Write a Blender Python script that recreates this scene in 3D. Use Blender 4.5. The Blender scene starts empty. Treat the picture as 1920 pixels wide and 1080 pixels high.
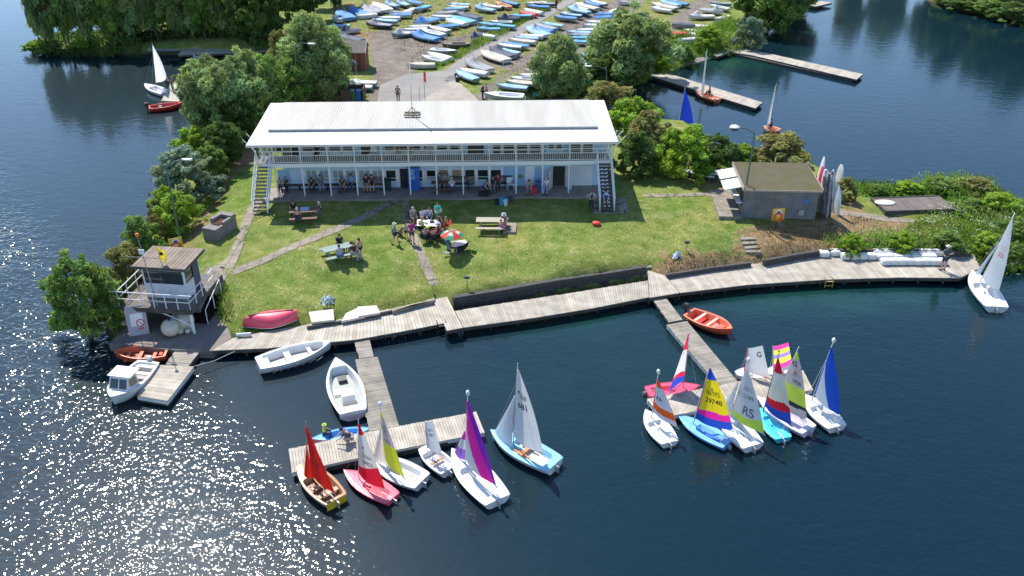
import bpy, bmesh, math, random
import numpy as np
from mathutils import Vector, Matrix, noise as mnoise

# ---------------------------------------------------------------- camera, world, sun, exposure
R = math.radians
SC = bpy.context.scene
COL = SC.collection
CAM_Z = 28.0
PITCH = 29.5
FPX = 1650.0
cam_d = bpy.data.cameras.new("camera")
cam_d.lens = 36.0 * FPX / 1920.0
cam_d.sensor_width = 36.0
cam_d.clip_start = 0.5
cam_d.clip_end = 3000
cam = bpy.data.objects.new("camera", cam_d)
COL.objects.link(cam)
cam.location = (0, 0, CAM_Z)
cam.rotation_euler = (R(90 - PITCH), 0, 0)
SC.camera = cam

SUN_EL = 52.0
SUN_AZ = -30.0          # degrees, from straight ahead (+Y), negative to the left
world = bpy.data.worlds.new("World")
SC.world = world
world.use_nodes = True
wn = world.node_tree
bg = wn.nodes["Background"]
sky = wn.nodes.new("ShaderNodeTexSky")
sky.sky_type = 'NISHITA'
sky.sun_disc = False
sky.sun_elevation = R(SUN_EL)
sky.sun_rotation = R(SUN_AZ)
sky.altitude = 300
sky.air_density = 1.0
sky.dust_density = 0.0
sky.ozone_density = 3.0
wn.links.new(sky.outputs[0], bg.inputs[0])
bg.inputs[1].default_value = 0.15

sun_d = bpy.data.lights.new("sun", 'SUN')
sun_d.energy = 4.6
sun_d.angle = R(0.53)
sun_d.color = (1.0, 0.955, 0.88)
sun = bpy.data.objects.new("sun", sun_d)
COL.objects.link(sun)
sdir = Vector((math.sin(R(SUN_AZ)) * math.cos(R(SUN_EL)), math.cos(R(SUN_AZ)) * math.cos(R(SUN_EL)), math.sin(R(SUN_EL))))
sun.rotation_euler = (-sdir).to_track_quat('-Z', 'Y').to_euler()
sun.location = sdir * 200

SC.view_settings.view_transform = 'Standard'
SC.view_settings.look = 'None'
SC.view_settings.exposure = 0.70
SC.view_settings.gamma = 1.0
SC.render.engine = 'CYCLES'
SC.cycles.max_bounces = 6
SC.cycles.transparent_max_bounces = 8
SC.cycles.caustics_reflective = False
SC.cycles.caustics_refractive = False
SC.cycles.sample_clamp_indirect = 6

# ---------------------------------------------------------------- projection helpers (photo pixels, 1920x1080)
_ct, _st = math.cos(R(PITCH)), math.sin(R(PITCH))
def ray(px, py):
    u = (px - 960.0) / FPX; v = (py - 540.0) / FPX
    return Vector((u, _ct - v * _st, -_st - v * _ct))
def gp(px, py, z=0.0):
    d = ray(px, py); t = (z - CAM_Z) / d.z
    return Vector((d.x * t, d.y * t, z))
def proj(p):
    x, y, z = p[0], p[1], p[2] - CAM_Z
    zz = y * _ct - z * _st
    return (960 + FPX * x / zz, 540 + FPX * (-(y * _st) - z * _ct) / zz)
def toward(px, py, base, length):
    """the point of a pole of that length from base that is seen at px,py (the one nearer upright)"""
    o = Vector((0, 0, CAM_Z)); d = ray(px, py).normalized(); base = Vector(base)
    oc = o - base; b = oc.dot(d); c = oc.dot(oc) - length * length
    disc = b * b - c
    if disc < 0:
        p = o + d * (-b)
        return base + (p - base).normalized() * length
    r = math.sqrt(disc)
    c1, c2 = o + d * (-b - r), o + d * (-b + r)
    a1 = abs((c1 - base).normalized().dot(Vector((0, 1, 0)))); a2 = abs((c2 - base).normalized().dot(Vector((0, 1, 0))))
    if c1.z < base.z: return c2
    if c2.z < base.z: return c1
    return c1 if a1 < a2 else c2

rnd = random.Random(7)
NR = np.random.RandomState(5)

# ---------------------------------------------------------------- materials
MATS = {}
def _nt(name):
    m = bpy.data.materials.new(name); m.use_nodes = True
    nt = m.node_tree; b = nt.nodes["Principled BSDF"]
    return m, nt, b
def N(nt, kind, **kw):
    n = nt.nodes.new(kind)
    for k, v in kw.items():
        if k.startswith('i_'):
            key = k[2:]
            key = int(key) if key.isdigit() else key.replace('_', ' ')
            n.inputs[key].default_value = v
        else:
            setattr(n, k, v)
    return n
def c4(c): return (c[0], c[1], c[2], 1.0)
def pm(name, c1, c2=None, scale=3.0, rough=0.6, bump=0.0, bscale=20.0, metal=0.0, spec=0.5, detail=4.0, stretch=None, attr=False, trans=0.0, thr=(0.35, 0.65), coat=0.0, alpha=None):
    """a procedural surface: two tones mixed by noise, roughness varied, small bump, optional per-face tint"""
    if name in MATS: return MATS[name]
    m, nt, b = _nt(name)
    L = nt.links
    tc = N(nt, "ShaderNodeTexCoord")
    src = tc.outputs["Object"]
    if stretch:
        mp = N(nt, "ShaderNodeMapping"); mp.inputs["Scale"].default_value = stretch
        L.new(src, mp.inputs[0]); src = mp.outputs[0]
    ns = N(nt, "ShaderNodeTexNoise"); ns.inputs["Scale"].default_value = scale; ns.inputs["Detail"].default_value = detail
    L.new(src, ns.inputs[0])
    if c2 is None: c2 = tuple(min(1, x * 0.78) for x in c1)
    rmp = N(nt, "ShaderNodeValToRGB")
    rmp.color_ramp.elements[0].position = thr[0]; rmp.color_ramp.elements[1].position = thr[1]
    rmp.color_ramp.elements[0].color = c4(c1); rmp.color_ramp.elements[1].color = c4(c2)
    L.new(ns.outputs[0], rmp.inputs[0])
    out = rmp.outputs[0]
    if attr:
        at = N(nt, "ShaderNodeAttribute"); at.attribute_name = "Col"
        mx = N(nt, "ShaderNodeMix", data_type='RGBA', blend_type='MULTIPLY'); mx.inputs[0].default_value = 1.0
        L.new(out, mx.inputs[6]); L.new(at.outputs[0], mx.inputs[7]); out = mx.outputs[2]
    L.new(out, b.inputs["Base Color"])
    mr = N(nt, "ShaderNodeMapRange"); mr.inputs[3].default_value = max(0.02, rough - 0.08); mr.inputs[4].default_value = min(1, rough + 0.1)
    L.new(ns.outputs[0], mr.inputs[0]); L.new(mr.outputs[0], b.inputs["Roughness"])
    b.inputs["Metallic"].default_value = metal
    b.inputs["Specular IOR Level"].default_value = spec
    b.inputs["Coat Weight"].default_value = coat
    if bump:
        n2 = N(nt, "ShaderNodeTexNoise"); n2.inputs["Scale"].default_value = bscale; n2.inputs["Detail"].default_value = 3
        L.new(src, n2.inputs[0])
        bp = N(nt, "ShaderNodeBump"); bp.inputs["Strength"].default_value = 1.0; bp.inputs["Distance"].default_value = bump
        L.new(n2.outputs[0], bp.inputs["Height"]); L.new(bp.outputs[0], b.inputs["Normal"])
    if trans:
        tr = N(nt, "ShaderNodeBsdfTranslucent"); L.new(out, tr.inputs[0])
        ms = N(nt, "ShaderNodeMixShader"); ms.inputs[0].default_value = trans
        o = nt.nodes["Material Output"]
        L.new(b.outputs[0], ms.inputs[1]); L.new(tr.outputs[0], ms.inputs[2]); L.new(ms.outputs[0], o.inputs[0])
    MATS[name] = m
    return m

# ---------------------------------------------------------------- mesh helpers
class MB:
    """collects faces, then links them as ONE mesh object"""
    def __init__(s): s.v = []; s.f = []; s.c = []; s.m = []
    def poly(s, pts, col=None, mi=0):
        b = len(s.v); s.v += [tuple(p) for p in pts]; s.f.append(tuple(range(b, b + len(pts)))); s.c.append(col); s.m.append(mi)
    def faces(s, vs, fs, col=None, mi=0):
        b = len(s.v); s.v += [tuple(p) for p in vs]
        for f in fs: s.f.append(tuple(i + b for i in f)); s.c.append(col); s.m.append(mi)
    def box(s, x0, x1, y0, y1, z0, z1, M=None, col=None, mi=0):
        vs = [Vector((x, y, z)) for z in (z0, z1) for y in (y0, y1) for x in (x0, x1)]
        if M is not None: vs = [M @ v for v in vs]
        s.faces(vs, [(0, 2, 3, 1), (4, 5, 7, 6), (0, 1, 5, 4), (2, 6, 7, 3), (0, 4, 6, 2), (1, 3, 7, 5)], col, mi)
    def prism(s, pts, z0, z1, col=None, mi=0):
        """closed outline (x,y) pulled from z0 to z1; z1 may be a list"""
        n = len(pts)
        a = sum(pts[i][0] * pts[(i + 1) % n][1] - pts[(i + 1) % n][0] * pts[i][1] for i in range(n))
        if a < 0: pts = pts[::-1]
        vs = [(p[0], p[1], z0) for p in pts] + [(p[0], p[1], z1) for p in pts]
        fs = [tuple(range(n - 1, -1, -1)), tuple(range(n, 2 * n))] + [(i, (i + 1) % n, n + (i + 1) % n, n + i) for i in range(n)]
        s.faces(vs, fs, col, mi)
    def tube(s, pts, r, n=6, col=None, mi=0, caps=True):
        pts = [Vector(p) for p in pts]
        if not isinstance(r, (list, tuple)): r = [r] * len(pts)
        rings = []
        up0 = None
        for i, p in enumerate(pts):
            d = (pts[min(i + 1, len(pts) - 1)] - pts[max(i - 1, 0)])
            if d.length < 1e-9: d = Vector((0, 0, 1))
            d.normalize()
            a = Vector((0, 0, 1)) if abs(d.z) < 0.9 else Vector((1, 0, 0))
            if up0 is not None: a = up0
            x = d.cross(a)
            if x.length < 1e-6: x = d.orthogonal()
            x.normalize(); y = x.cross(d).normalized(); up0 = y
            rings.append([p + (x * math.cos(2 * math.pi * k / n) + y * math.sin(2 * math.pi * k / n)) * r[i] for k in range(n)])
        vs = [v for rg in rings for v in rg]
        fs = []
        for i in range(len(pts) - 1):
            for k in range(n):
                k2 = (k + 1) % n
                fs.append((i * n + k, (i + 1) * n + k, (i + 1) * n + k2, i * n + k2))
        if caps:
            fs.append(tuple(range(n))); fs.append(tuple(range(len(pts) * n - 1, (len(pts) - 1) * n - 1, -1)))
        s.faces(vs, fs, col, mi)
    def grid(s, P, col=None, mi=0, flip=False):
        """P: rows of points"""
        h, w = len(P), len(P[0])
        vs = [p for row in P for p in row]
        fs = []
        for i in range(h - 1):
            for j in range(w - 1):
                q = (i * w + j, i * w + j + 1, (i + 1) * w + j + 1, (i + 1) * w + j)
                fs.append(q[::-1] if flip else q)
        s.faces(vs, fs, col, mi)
    def ball(s, c, r, n=10, m=6, sc=(1, 1, 1), col=None, mi=0, jit=0):
        c = Vector(c); P = []
        for i in range(m + 1):
            t = math.pi * i / m
            P.append([c + Vector((r * sc[0] * math.sin(t) * math.cos(2 * math.pi * k / n), r * sc[1] * math.sin(t) * math.sin(2 * math.pi * k / n), r * sc[2] * math.cos(t))) for k in range(n + 1)])
        s.grid(P, col, mi, True)
    def build(s, name, mats, parent=None, smooth=False, weld=False):
        me = bpy.data.meshes.new(name)
        me.from_pydata(s.v, [], s.f)
        if not isinstance(mats, (list, tuple)): mats = [mats]
        for m in mats: me.materials.append(m)
        if len(mats) > 1: me.polygons.foreach_set("material_index", s.m)
        if any(c is not None for c in s.c):
            at = me.attributes.new("Col", 'FLOAT_COLOR', 'CORNER')
            buf = []
            for p in me.polygons:
                c = s.c[p.index] or (1, 1, 1)
                if not isinstance(c, tuple): c = (c, c, c)
                buf += [c[0], c[1], c[2], 1.0] * p.loop_total
            at.data.foreach_set("color", buf)
        if smooth: me.shade_smooth()
        if weld:
            bm = bmesh.new(); bm.from_mesh(me); bmesh.ops.remove_doubles(bm, verts=bm.verts, dist=1e-4); bm.to_mesh(me); bm.free()
        me.update()
        o = bpy.data.objects.new(name, me); COL.objects.link(o)
        if parent is not None: o.parent = parent
        return o
def tag(o, label=None, cat=None, group=None, kind=None):
    if label: o["label"] = label
    if cat: o["category"] = cat
    if group: o["group"] = group
    if kind: o["kind"] = kind
    return o
def empty(name, loc=(0, 0, 0), rz=0.0, label=None, cat=None, group=None):
    o = bpy.data.objects.new(name, None); COL.objects.link(o)
    o.location = loc; o.rotation_euler = (0, 0, rz); o.empty_display_size = 0.3
    return tag(o, label, cat, group)
def copy_tree(o, parent=None):
    c = o.copy(); COL.objects.link(c)
    if parent is not None: c.parent = parent
    for ch in list(o.children): copy_tree(ch, c)
    return c
def Mx(loc=(0, 0, 0), rz=0.0, rx=0.0, ry=0.0, sc=1.0):
    return Matrix.Translation(loc) @ Matrix.Rotation(rz, 4, 'Z') @ Matrix.Rotation(ry, 4, 'Y') @ Matrix.Rotation(rx, 4, 'X') @ Matrix.Scale(sc, 4)

# ---------------------------------------------------------------- terrain
SHORE = [(212, 655), (196, 625), (186, 590), (192, 545), (215, 500), (232, 470), (262, 432), (292, 392), (322, 345), (338, 305), (352, 262), (356, 225), (352, 190), (350, 150), (380, 128), (470, 118), (500, 104), (300, 104), (150, 104), (60, 98), (46, 90), (52, 80), (110, 72), (220, 64), (330, 40), (420, -60),
         (560, -160), (1500, -160), (1560, -60), (1540, -12), (1531, 6), (1500, 16), (1462, 40), (1428, 70), (1408, 92), (1380, 98), (1352, 104), (1300, 120), (1250, 130), (1215, 142), (1180, 156), (1120, 174), (1030, 190), (1000, 205), (1060, 222), (1120, 214), (1180, 222), (1240, 232), (1300, 236), (1330, 262), (1372, 292), (1460, 306), (1540, 322),
         (1600, 350), (1680, 352), (1740, 343), (1800, 336), (1860, 342), (1892, 370), (1925, 392), (1990, 430), (1990, 480), (1920, 492), (1880, 505), (1830, 500), (1700, 512), (1560, 516), (1400, 530), (1250, 545), (1222, 540), (1212, 538), (1120, 549), (1040, 562), (985, 568), (950, 565), (848, 581), (838, 592), (790, 600), (680, 622), (560, 636), (440, 650), (330, 655)]
FAR = [(1742, -120), (1736, 2), (1790, 18), (1860, 33), (1930, 42), (2100, 52), (2100, -120)]
shore = np.array([[*gp(x, y, 0)][:2] for x, y in SHORE])
farp = np.array([[*gp(x, y, 0)][:2] for x, y in FAR])
HC = [(600, 390, 1.8), (800, 390, 1.8), (1000, 390, 1.8), (1180, 390, 1.8), (1300, 360, 1.8), (1340, 300, 1.5), (480, 330, 1.8), (450, 290, 1.6), (460, 420, 1.8), (400, 450, 1.75), (420, 500, 1.75), (402, 540, 1.7), (350, 500, 1.0), (300, 460, 0.9), (345, 380, 1.0),
      (600, 480, 1.7), (760, 480, 1.7), (900, 480, 1.7), (1050, 470, 1.75), (1180, 460, 1.7), (1320, 440, 1.7), (1420, 420, 1.7), (640, 560, 1.15), (540, 560, 1.2), (470, 545, 1.4), (450, 575, .95), (500, 605, .75), (600, 600, .7), (700, 592, .7), (800, 562, .75), (760, 545, 1.0), (860, 535, 1.0), (1000, 515, 1.0), (1200, 485, 1.0),
      (1250, 500, .85), (1320, 490, 1.0), (1300, 465, 1.5), (1400, 478, .95), (1430, 450, 1.3), (1520, 440, 1.2), (1540, 463, .8), (1560, 400, 1.6), (1700, 430, 1.0), (1700, 385, 1.5), (1800, 465, .7), (1820, 400, 1.0), (1680, 362, 1.2), (1470, 330, 1.6), (1470, 390, 1.75),
      (430, 600, .55), (430, 640, .5), (380, 590, .45), (320, 610, .4), (260, 600, .4), (240, 640, .4),
      (700, 150, 1.7), (850, 150, 1.7), (980, 150, 1.6), (1100, 120, 1.5), (1250, 60, 1.5), (1350, 40, 1.2), (1000, 20, 1.7), (700, 30, 1.6), (500, 60, 1.2), (1180, 130, .7), (1060, 180, .8), (1130, 200, 1.2), (1250, 260, 1.2), (150, 85, .7), (1470, 20, 1.0), (1300, 108, .6), (1360, 96, .6), (560, 250, 1.8), (420, 200, 1.3)]
hcp = np.array([[*gp(x, y, z)] for x, y, z in HC])
WALLL = np.array([[*gp(x, y, 0)][:2] for x, y in ((848, 577), (950, 561), (1040, 546), (1130, 533), (1210, 520), (1130, 533), (1040, 546), (950, 561))])
CUTS = [(np.array([[*gp(x, y, z)][:2] for x, y in P]), lv) for P, z, lv in (
    ([(436, 634), (500, 621), (640, 598), (742, 577), (812, 561), (838, 556), (868, 614), (838, 620), (665, 637), (497, 653), (398, 657)], .55, .36),
    ([(1214, 506), (1247, 517), (1340, 503), (1430, 492), (1540, 474), (1680, 475), (1826, 477), (1838, 502), (1800, 521), (1550, 524), (1275, 549), (1218, 558)], .55, .38),
    ([(940, 567), (1040, 551), (1130, 538), (1211, 525), (1213, 545), (1040, 570), (960, 584)], .1, .13),
    ([(204, 644), (262, 588), (400, 580), (430, 620), (434, 634), (398, 658), (330, 656)], .5, .3))]
def _inside(X, Y, P):
    n = len(P); ins = np.zeros(X.shape, bool)
    for i in range(n):
        x1, y1 = P[i]; x2, y2 = P[(i + 1) % n]
        c = ((y1 > Y) != (y2 > Y)) & (X < (x2 - x1) * (Y - y1) / (y2 - y1 + 1e-12) + x1)
        ins ^= c
    return ins
def _dist(X, Y, P):
    n = len(P); d = np.full(X.shape, 1e9)
    for i in range(n):
        a = P[i]; b = P[(i + 1) % n]; e = b - a; L2 = (e ** 2).sum()
        t = np.clip(((X - a[0]) * e[0] + (Y - a[1]) * e[1]) / L2, 0, 1)
        d = np.minimum(d, np.hypot(X - a[0] - t * e[0], Y - a[1] - t * e[1]))
    return d
def sdist(X, Y, P):
    d = _dist(X, Y, P); return np.where(_inside(X, Y, P), d, -d)
def terrain(X, Y, P=shore):
    X = np.asarray(X, float); Y = np.asarray(Y, float)
    sd = sdist(X, Y, P)
    num = np.zeros(X.shape); den = np.zeros(X.shape)
    for x, y, z in hcp:
        w = 1.0 / (((X - x) ** 2 + (Y - y) ** 2) + 1.5) ** 1.7
        num += w * z; den += w
    H = num / den
    if P is shore:
        for Q, lv in CUTS:
            dq = np.maximum(0, -sdist(X, Y, Q)); H = np.minimum(H, lv + dq * 2.2)
    wob = 0.10 * np.sin(X * 0.9 + Y * 0.3) * np.sin(Y * 0.7 - X * 0.2)
    if P is shore:
        dw = _dist(X, Y, WALLL)
        steep = 0.75 + 6.0 * np.exp(-(dw / 1.6) ** 2)
    else: steep = 0.75
    edge = np.clip(sd * steep + 0.05, -3, 99)
    k = 0.35
    z = -k * np.log(np.exp(-H / k) + np.exp(-edge / k))
    z = np.where(sd < 0, sd * 0.75, z)
    return z + wob * 0.3 * np.clip(sd / 3, 0, 1)
TZ = {}
def tz(x, y):
    return float(terrain(np.array([x]), np.array([y]))[0])
def tp(px, py, dz=0.0):
    """the ground point seen at that pixel"""
    z = 1.6
    for _ in range(7):
        p = gp(px, py, z + dz)
        z = max(0.0, tz(p.x, p.y))
    return Vector((p.x, p.y, z))

def seen_up(base, px, py):
    """the height above base at which a vertical line is seen at row py"""
    best = 0.1
    lo, hi = 0.0, 30.0
    for _ in range(40):
        m = (lo + hi) / 2
        if proj((base[0], base[1], base[2] + m))[1] > py: lo = m
        else: hi = m
    return lo

# ---------------------------------------------------------------- ground sheet
def pxpoly(P, z=1.7): return np.array([[*gp(x, y, z)][:2] for x, y in P])
GRAVEL = [pxpoly(P) for P in (
    [(684, 205), (694, 160), (700, 118), (690, 92), (700, 66), (745, 62), (775, 84), (830, 84), (800, 112), (770, 128), (800, 150), (900, 205)],
    [(880, 205), (905, 160), (925, 150), (955, 128), (992, 96), (1030, 66), (1060, 40), (1120, 20), (1150, 0), (1190, -10), (1165, 25), (1110, 52), (1075, 70), (1030, 112), (975, 130), (940, 150), (925, 170), (915, 205)],
    [(1240, 46), (1270, 20), (1300, -5), (1345, -20), (1345, -5), (1316, 12), (1300, 30), (1290, 45), (1262, 56)],
    [(880, 105), (905, 96), (1010, 100), (990, 128), (960, 132)], [(1000, 98), (1040, 60), (1130, 10), (1160, -10), (1210, -10), (1190, 20), (1130, 60), (1080, 100), (1020, 130)], [(700, 110), (690, 60), (730, 48), (760, 66), (860, 66), (900, 50), (884, 66), (850, 88), (800, 100), (760, 130)],
)]
DRY = [pxpoly(P, 1.4) for P in (
    [(1385, 432), (1440, 422), (1560, 402), (1600, 372), (1640, 408), (1800, 412), (1790, 424), (1650, 430), (1560, 462), (1430, 482), (1340, 500), (1225, 500), (1225, 480), (1300, 470), (1395, 466)],
    [(448, 280), (482, 276), (478, 310), (430, 345), (395, 410), (360, 470), (345, 470), (362, 420), (400, 350)],
    [(1320, 250), (1340, 330), (1380, 372), (1384, 400), (1372, 380), (1300, 340)],
    [(1240, 508), (1215, 486), (1262, 470), (1310, 480), (1400, 462), (1425, 488)],
    [(570, 620), (600, 594), (722, 590), (700, 610), (600, 620)],
    [(640, 60), (740, 62), (720, 80), (700, 90)],
)]
LUSH = [pxpoly(P, 1.2) for P in (
    [(1540, 462), (1545, 440), (1600, 444), (1690, 436), (1730, 412), (1800, 416), (1830, 440), (1830, 480), (1560, 475)],
    [(1590, 348), (1860, 335), (1990, 430), (1920, 500), (1820, 480), (1790, 400), (1620, 374)],
    [(790, 128), (860, 96), (960, 40), (1060, 0), (1080, -10), (1050, 14), (960, 66), (880, 108), (836, 130)],
    [(1040, 150), (1180, 120), (1300, 70), (1400, 40), (1400, 100), (1300, 120), (1150, 160)],
)]
PARKP = [pxpoly([(600, -30), (640, 70), (700, 110), (1040, 180), (1100, 130), (1230, 60), (1330, 60), (1400, -30)])]
def soft(X, Y, polys, w=1.0):
    m = np.full(X.shape, -1e9)
    for P in polys: m = np.maximum(m, sdist(X, Y, P))
    return np.clip(0.5 + m / (2 * w), 0, 1)

def ground_mat(name="ground"):
    m, nt, b = _nt(name); L = nt.links
    tc = N(nt, "ShaderNodeTexCoord"); ob = tc.outputs["Object"]
    def noise(scale, detail=4, rough=0.6, src=ob):
        n = N(nt, "ShaderNodeTexNoise"); n.inputs["Scale"].default_value = scale; n.inputs["Detail"].default_value = detail; n.inputs["Roughness"].default_value = rough
        L.new(src, n.inputs[0]); return n.outputs[0]
    def ramp(src, stops):
        r = N(nt, "ShaderNodeValToRGB"); cr = r.color_ramp
        while len(cr.elements) < len(stops): cr.elements.new(0.5)
        for e, (p, c) in zip(cr.elements, stops): e.position = p; e.color = c4(c)
        L.new(src, r.inputs[0]); return r.outputs[0]
    def mix(f, a, bb, mode='MIX'):
        x = N(nt, "ShaderNodeMix", data_type='RGBA', blend_type=mode)
        if isinstance(f, float): x.inputs[0].default_value = f
        else: L.new(f, x.inputs[0])
        L.new(a, x.inputs[6]); L.new(bb, x.inputs[7]); return x.outputs[2]
    def math_(op, a, bb):
        x = N(nt, "ShaderNodeMath", operation=op, use_clamp=True)
        for i, s in enumerate((a, bb)):
            if isinstance(s, (int, float)): x.inputs[i].default_value = s
            else: L.new(s, x.inputs[i])
        return x.outputs[0]
    big = noise(0.22, 5); mid = noise(1.1, 4, 0.6); fine = noise(9.0, 5, 0.75); vfine = noise(26.0, 3, 0.8)
    grass = ramp(mid, [(0.30, (0.115, 0.172, 0.03)), (0.46, (0.18, 0.225, 0.05)), (0.62, (0.25, 0.27, 0.08)), (0.75, (0.35, 0.32, 0.14))])
    g2 = ramp(big, [(0.36, (0.74, 0.92, 0.62)), (0.52, (1.0, 1.0, 1.0)), (0.68, (1.25, 1.08, 1.05))])
    grass = mix(1.0, grass, g2, 'MULTIPLY')
    gf = ramp(fine, [(0.28, (0.45, 0.5, 0.4)), (0.5, (1, 1, 1)), (0.72, (1.5, 1.42, 1.5))])
    grass = mix(1.0, grass, gf, 'MULTIPLY')
    # daisies and clover heads in drifts
    vo = N(nt, "ShaderNodeTexVoronoi"); vo.inputs["Scale"].default_value = 4.5; L.new(ob, vo.inputs[0])
    spot = math_('LESS_THAN', vo.outputs["Distance"], 0.15)
    drift = math_('GREATER_THAN', noise(0.55, 3), 0.50)
    spot = math_('MULTIPLY', spot, drift)
    white = N(nt, "ShaderNodeRGB"); white.outputs[0].default_value = (0.55, 0.56, 0.46, 1)
    grass = mix(spot, grass, white.outputs[0])
    dry = ramp(noise(2.2, 6, 0.75), [(0.3, (0.10, 0.11, 0.03)), (0.42, (0.22, 0.15, 0.075)), (0.58, (0.34, 0.23, 0.125)), (0.74, (0.44, 0.34, 0.20))])
    dry = mix(1.0, dry, gf, 'MULTIPLY')
    grav = ramp(noise(0.8, 6, 0.7), [(0.3, (0.14, 0.112, 0.092)), (0.5, (0.215, 0.178, 0.15)), (0.7, (0.29, 0.25, 0.21))])
    gv = ramp(vfine, [(0.3, (0.72, 0.72, 0.72)), (0.7, (1.25, 1.25, 1.25))])
    grav = mix(1.0, grav, gv, 'MULTIPLY')
    lush = ramp(noise(3.0, 5, 0.7), [(0.32, (0.025, 0.07, 0.008)), (0.5, (0.07, 0.16, 0.015)), (0.7, (0.16, 0.26, 0.04))])
    at = N(nt, "ShaderNodeAttribute"); at.attribute_name = "Mask"
    sep = N(nt, "ShaderNodeSeparateColor"); L.new(at.outputs[0], sep.inputs[0])
    def masked(ch, amt=0.9):
        a = math_('ADD', ch, -0.5)
        a.node.use_clamp = False
        n = math_('SUBTRACT', mid, 0.5); n.node.use_clamp = False
        n2 = math_('MULTIPLY', n, 1.8 * amt); n2.node.use_clamp = False
        s = math_('ADD', a, n2); s.node.use_clamp = False
        s2 = math_('MULTIPLY', s, 3.5); s2.node.use_clamp = False
        s3 = math_('ADD', s2, 0.5)
        return s3
    out = mix(masked(sep.outputs[2]), grass, lush)
    out = mix(masked(sep.outputs[0]), out, dry)
    out = mix(masked(sep.outputs[1], 0.7), out, grav)
    # wet dark margin below the waterline
    geo = N(nt, "ShaderNodeNewGeometry"); sx = N(nt, "ShaderNodeSeparateXYZ"); L.new(geo.outputs["Position"], sx.inputs[0])
    mr = N(nt, "ShaderNodeMapRange"); mr.inputs[1].default_value = 0.05; mr.inputs[2].default_value = 0.45
    L.new(sx.outputs[2], mr.inputs[0])
    mud = N(nt, "ShaderNodeRGB"); mud.outputs[0].default_value = (0.045, 0.04, 0.028, 1)
    out = mix(mr.outputs[0], mud.outputs[0], out)
    L.new(out, b.inputs["Base Color"]); b.inputs["Roughness"].default_value = 0.95; b.inputs["Specular IOR Level"].default_value = 0.15
    bp = N(nt, "ShaderNodeBump"); bp.inputs["Distance"].default_value = 0.13; L.new(math_('ADD', fine, math_('MULTIPLY', mid, 0.6)), bp.inputs["Height"]); L.new(bp.outputs[0], b.inputs["Normal"])
    return m

def heightfield(name, P, x0, x1, y0, y1, st, mat):
    xs = np.arange(x0, x1 + st, st); ys = np.arange(y0, y1 + st, st)
    X, Y = np.meshgrid(xs, ys)
    sd = sdist(X, Y, P)
    Z = np.zeros(X.shape)
    near = sd > -2.5
    Z[near] = terrain(X[near], Y[near], P)
    w = len(xs)
    idx = np.arange(X.size).reshape(X.shape)
    ok = near[:-1, :-1] & near[1:, :-1] & near[:-1, 1:] & near[1:, 1:]
    F = np.stack([idx[:-1, :-1][ok], idx[:-1, 1:][ok], idx[1:, 1:][ok], idx[1:, :-1][ok]], 1)
    used = np.unique(F); rm = np.full(X.size, -1); rm[used] = np.arange(len(used)); F = rm[F]
    V = np.stack([X.ravel()[used], Y.ravel()[used], Z.ravel()[used]], 1)
    me = bpy.data.meshes.new(name)
    me.vertices.add(len(V)); me.vertices.foreach_set("co", V.ravel().astype(np.float32))
    me.loops.add(F.size); me.loops.foreach_set("vertex_index", F.ravel().astype(np.int32))
    me.polygons.add(len(F)); me.polygons.foreach_set("loop_start", np.arange(0, F.size, 4, dtype=np.int32)); me.polygons.foreach_set("loop_total", np.full(len(F), 4, np.int32))
    me.update(calc_edges=True)
    Cc = np.ones((len(V), 4), np.float32)
    Cc[:, 0] = np.maximum(soft(V[:, 0], V[:, 1], DRY, 1.2), 0.44 * soft(V[:, 0], V[:, 1], PARKP, 2.0)); Cc[:, 1] = soft(V[:, 0], V[:, 1], GRAVEL, 1.0); Cc[:, 2] = soft(V[:, 0], V[:, 1], LUSH, 1.2)
    at = me.attributes.new("Mask", 'FLOAT_COLOR', 'POINT'); at.data.foreach_set("color", Cc.ravel())
    me.materials.append(mat); me.shade_smooth()
    o = bpy.data.objects.new(name, me); COL.objects.link(o); tag(o, kind="structure")
    return o
G = ground_mat()
heightfield("ground", shore, -95, 75, 30, 205, 0.5, G)
heightfield("far_bank", farp, 55, 130, 105, 170, 1.0, G)

# a sheet draped over the ground (paths, roads)
def drape(name, strips, mat, lift=0.03, kind="structure", step=1.0, edge=None):
    mb = MB()
    for left, right in strips:
        Lp = [tp(*p) for p in left]; Rp = [tp(*p) for p in right]
        def samp(P, n):
            d = [0]
            for a, b_ in zip(P, P[1:]): d.append(d[-1] + (b_ - a).length)
            out = []
            for i in range(n + 1):
                t = d[-1] * i / n; k = 0
                while k < len(P) - 2 and d[k + 1] < t: k += 1
                f = (t - d[k]) / max(1e-9, d[k + 1] - d[k]); out.append(P[k].lerp(P[k + 1], f))
            return out
        ln = max(sum((b_ - a).length for a, b_ in zip(Lp, Lp[1:])), 1)
        n = max(2, int(ln / step)); A = samp(Lp, n); B = samp(Rp, n)
        wid = max((a - b_).length for a, b_ in zip(A, B)); k = max(2, int(wid / 0.8))
        rows = []
        for a, b_ in zip(A, B):
            row = []
            for j in range(k + 1):
                q = a.lerp(b_, j / k); q.z = tz(q.x, q.y) + lift; row.append(q)
            rows.append(row)
        # skirts so that the sheet has an edge
        P = [[Vector((r_[0].x, r_[0].y, r_[0].z - 0.1))] + r_ + [Vector((r_[-1].x, r_[-1].y, r_[-1].z - 0.1))] for r_ in rows]
        mb.grid(P)
    o = mb.build(name, mat, smooth=False)
    bm = bmesh.new(); bm.from_mesh(o.data); bmesh.ops.recalc_face_normals(bm, faces=bm.faces); bm.to_mesh(o.data); bm.free()
    for p in o.data.polygons: pass
    return tag(o, kind=kind)
SLAB = pm("path_slabs", (0.30, 0.25, 0.20), (0.20, 0.165, 0.13), 1.2, 0.95, 0.01, 14, detail=8)
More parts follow.
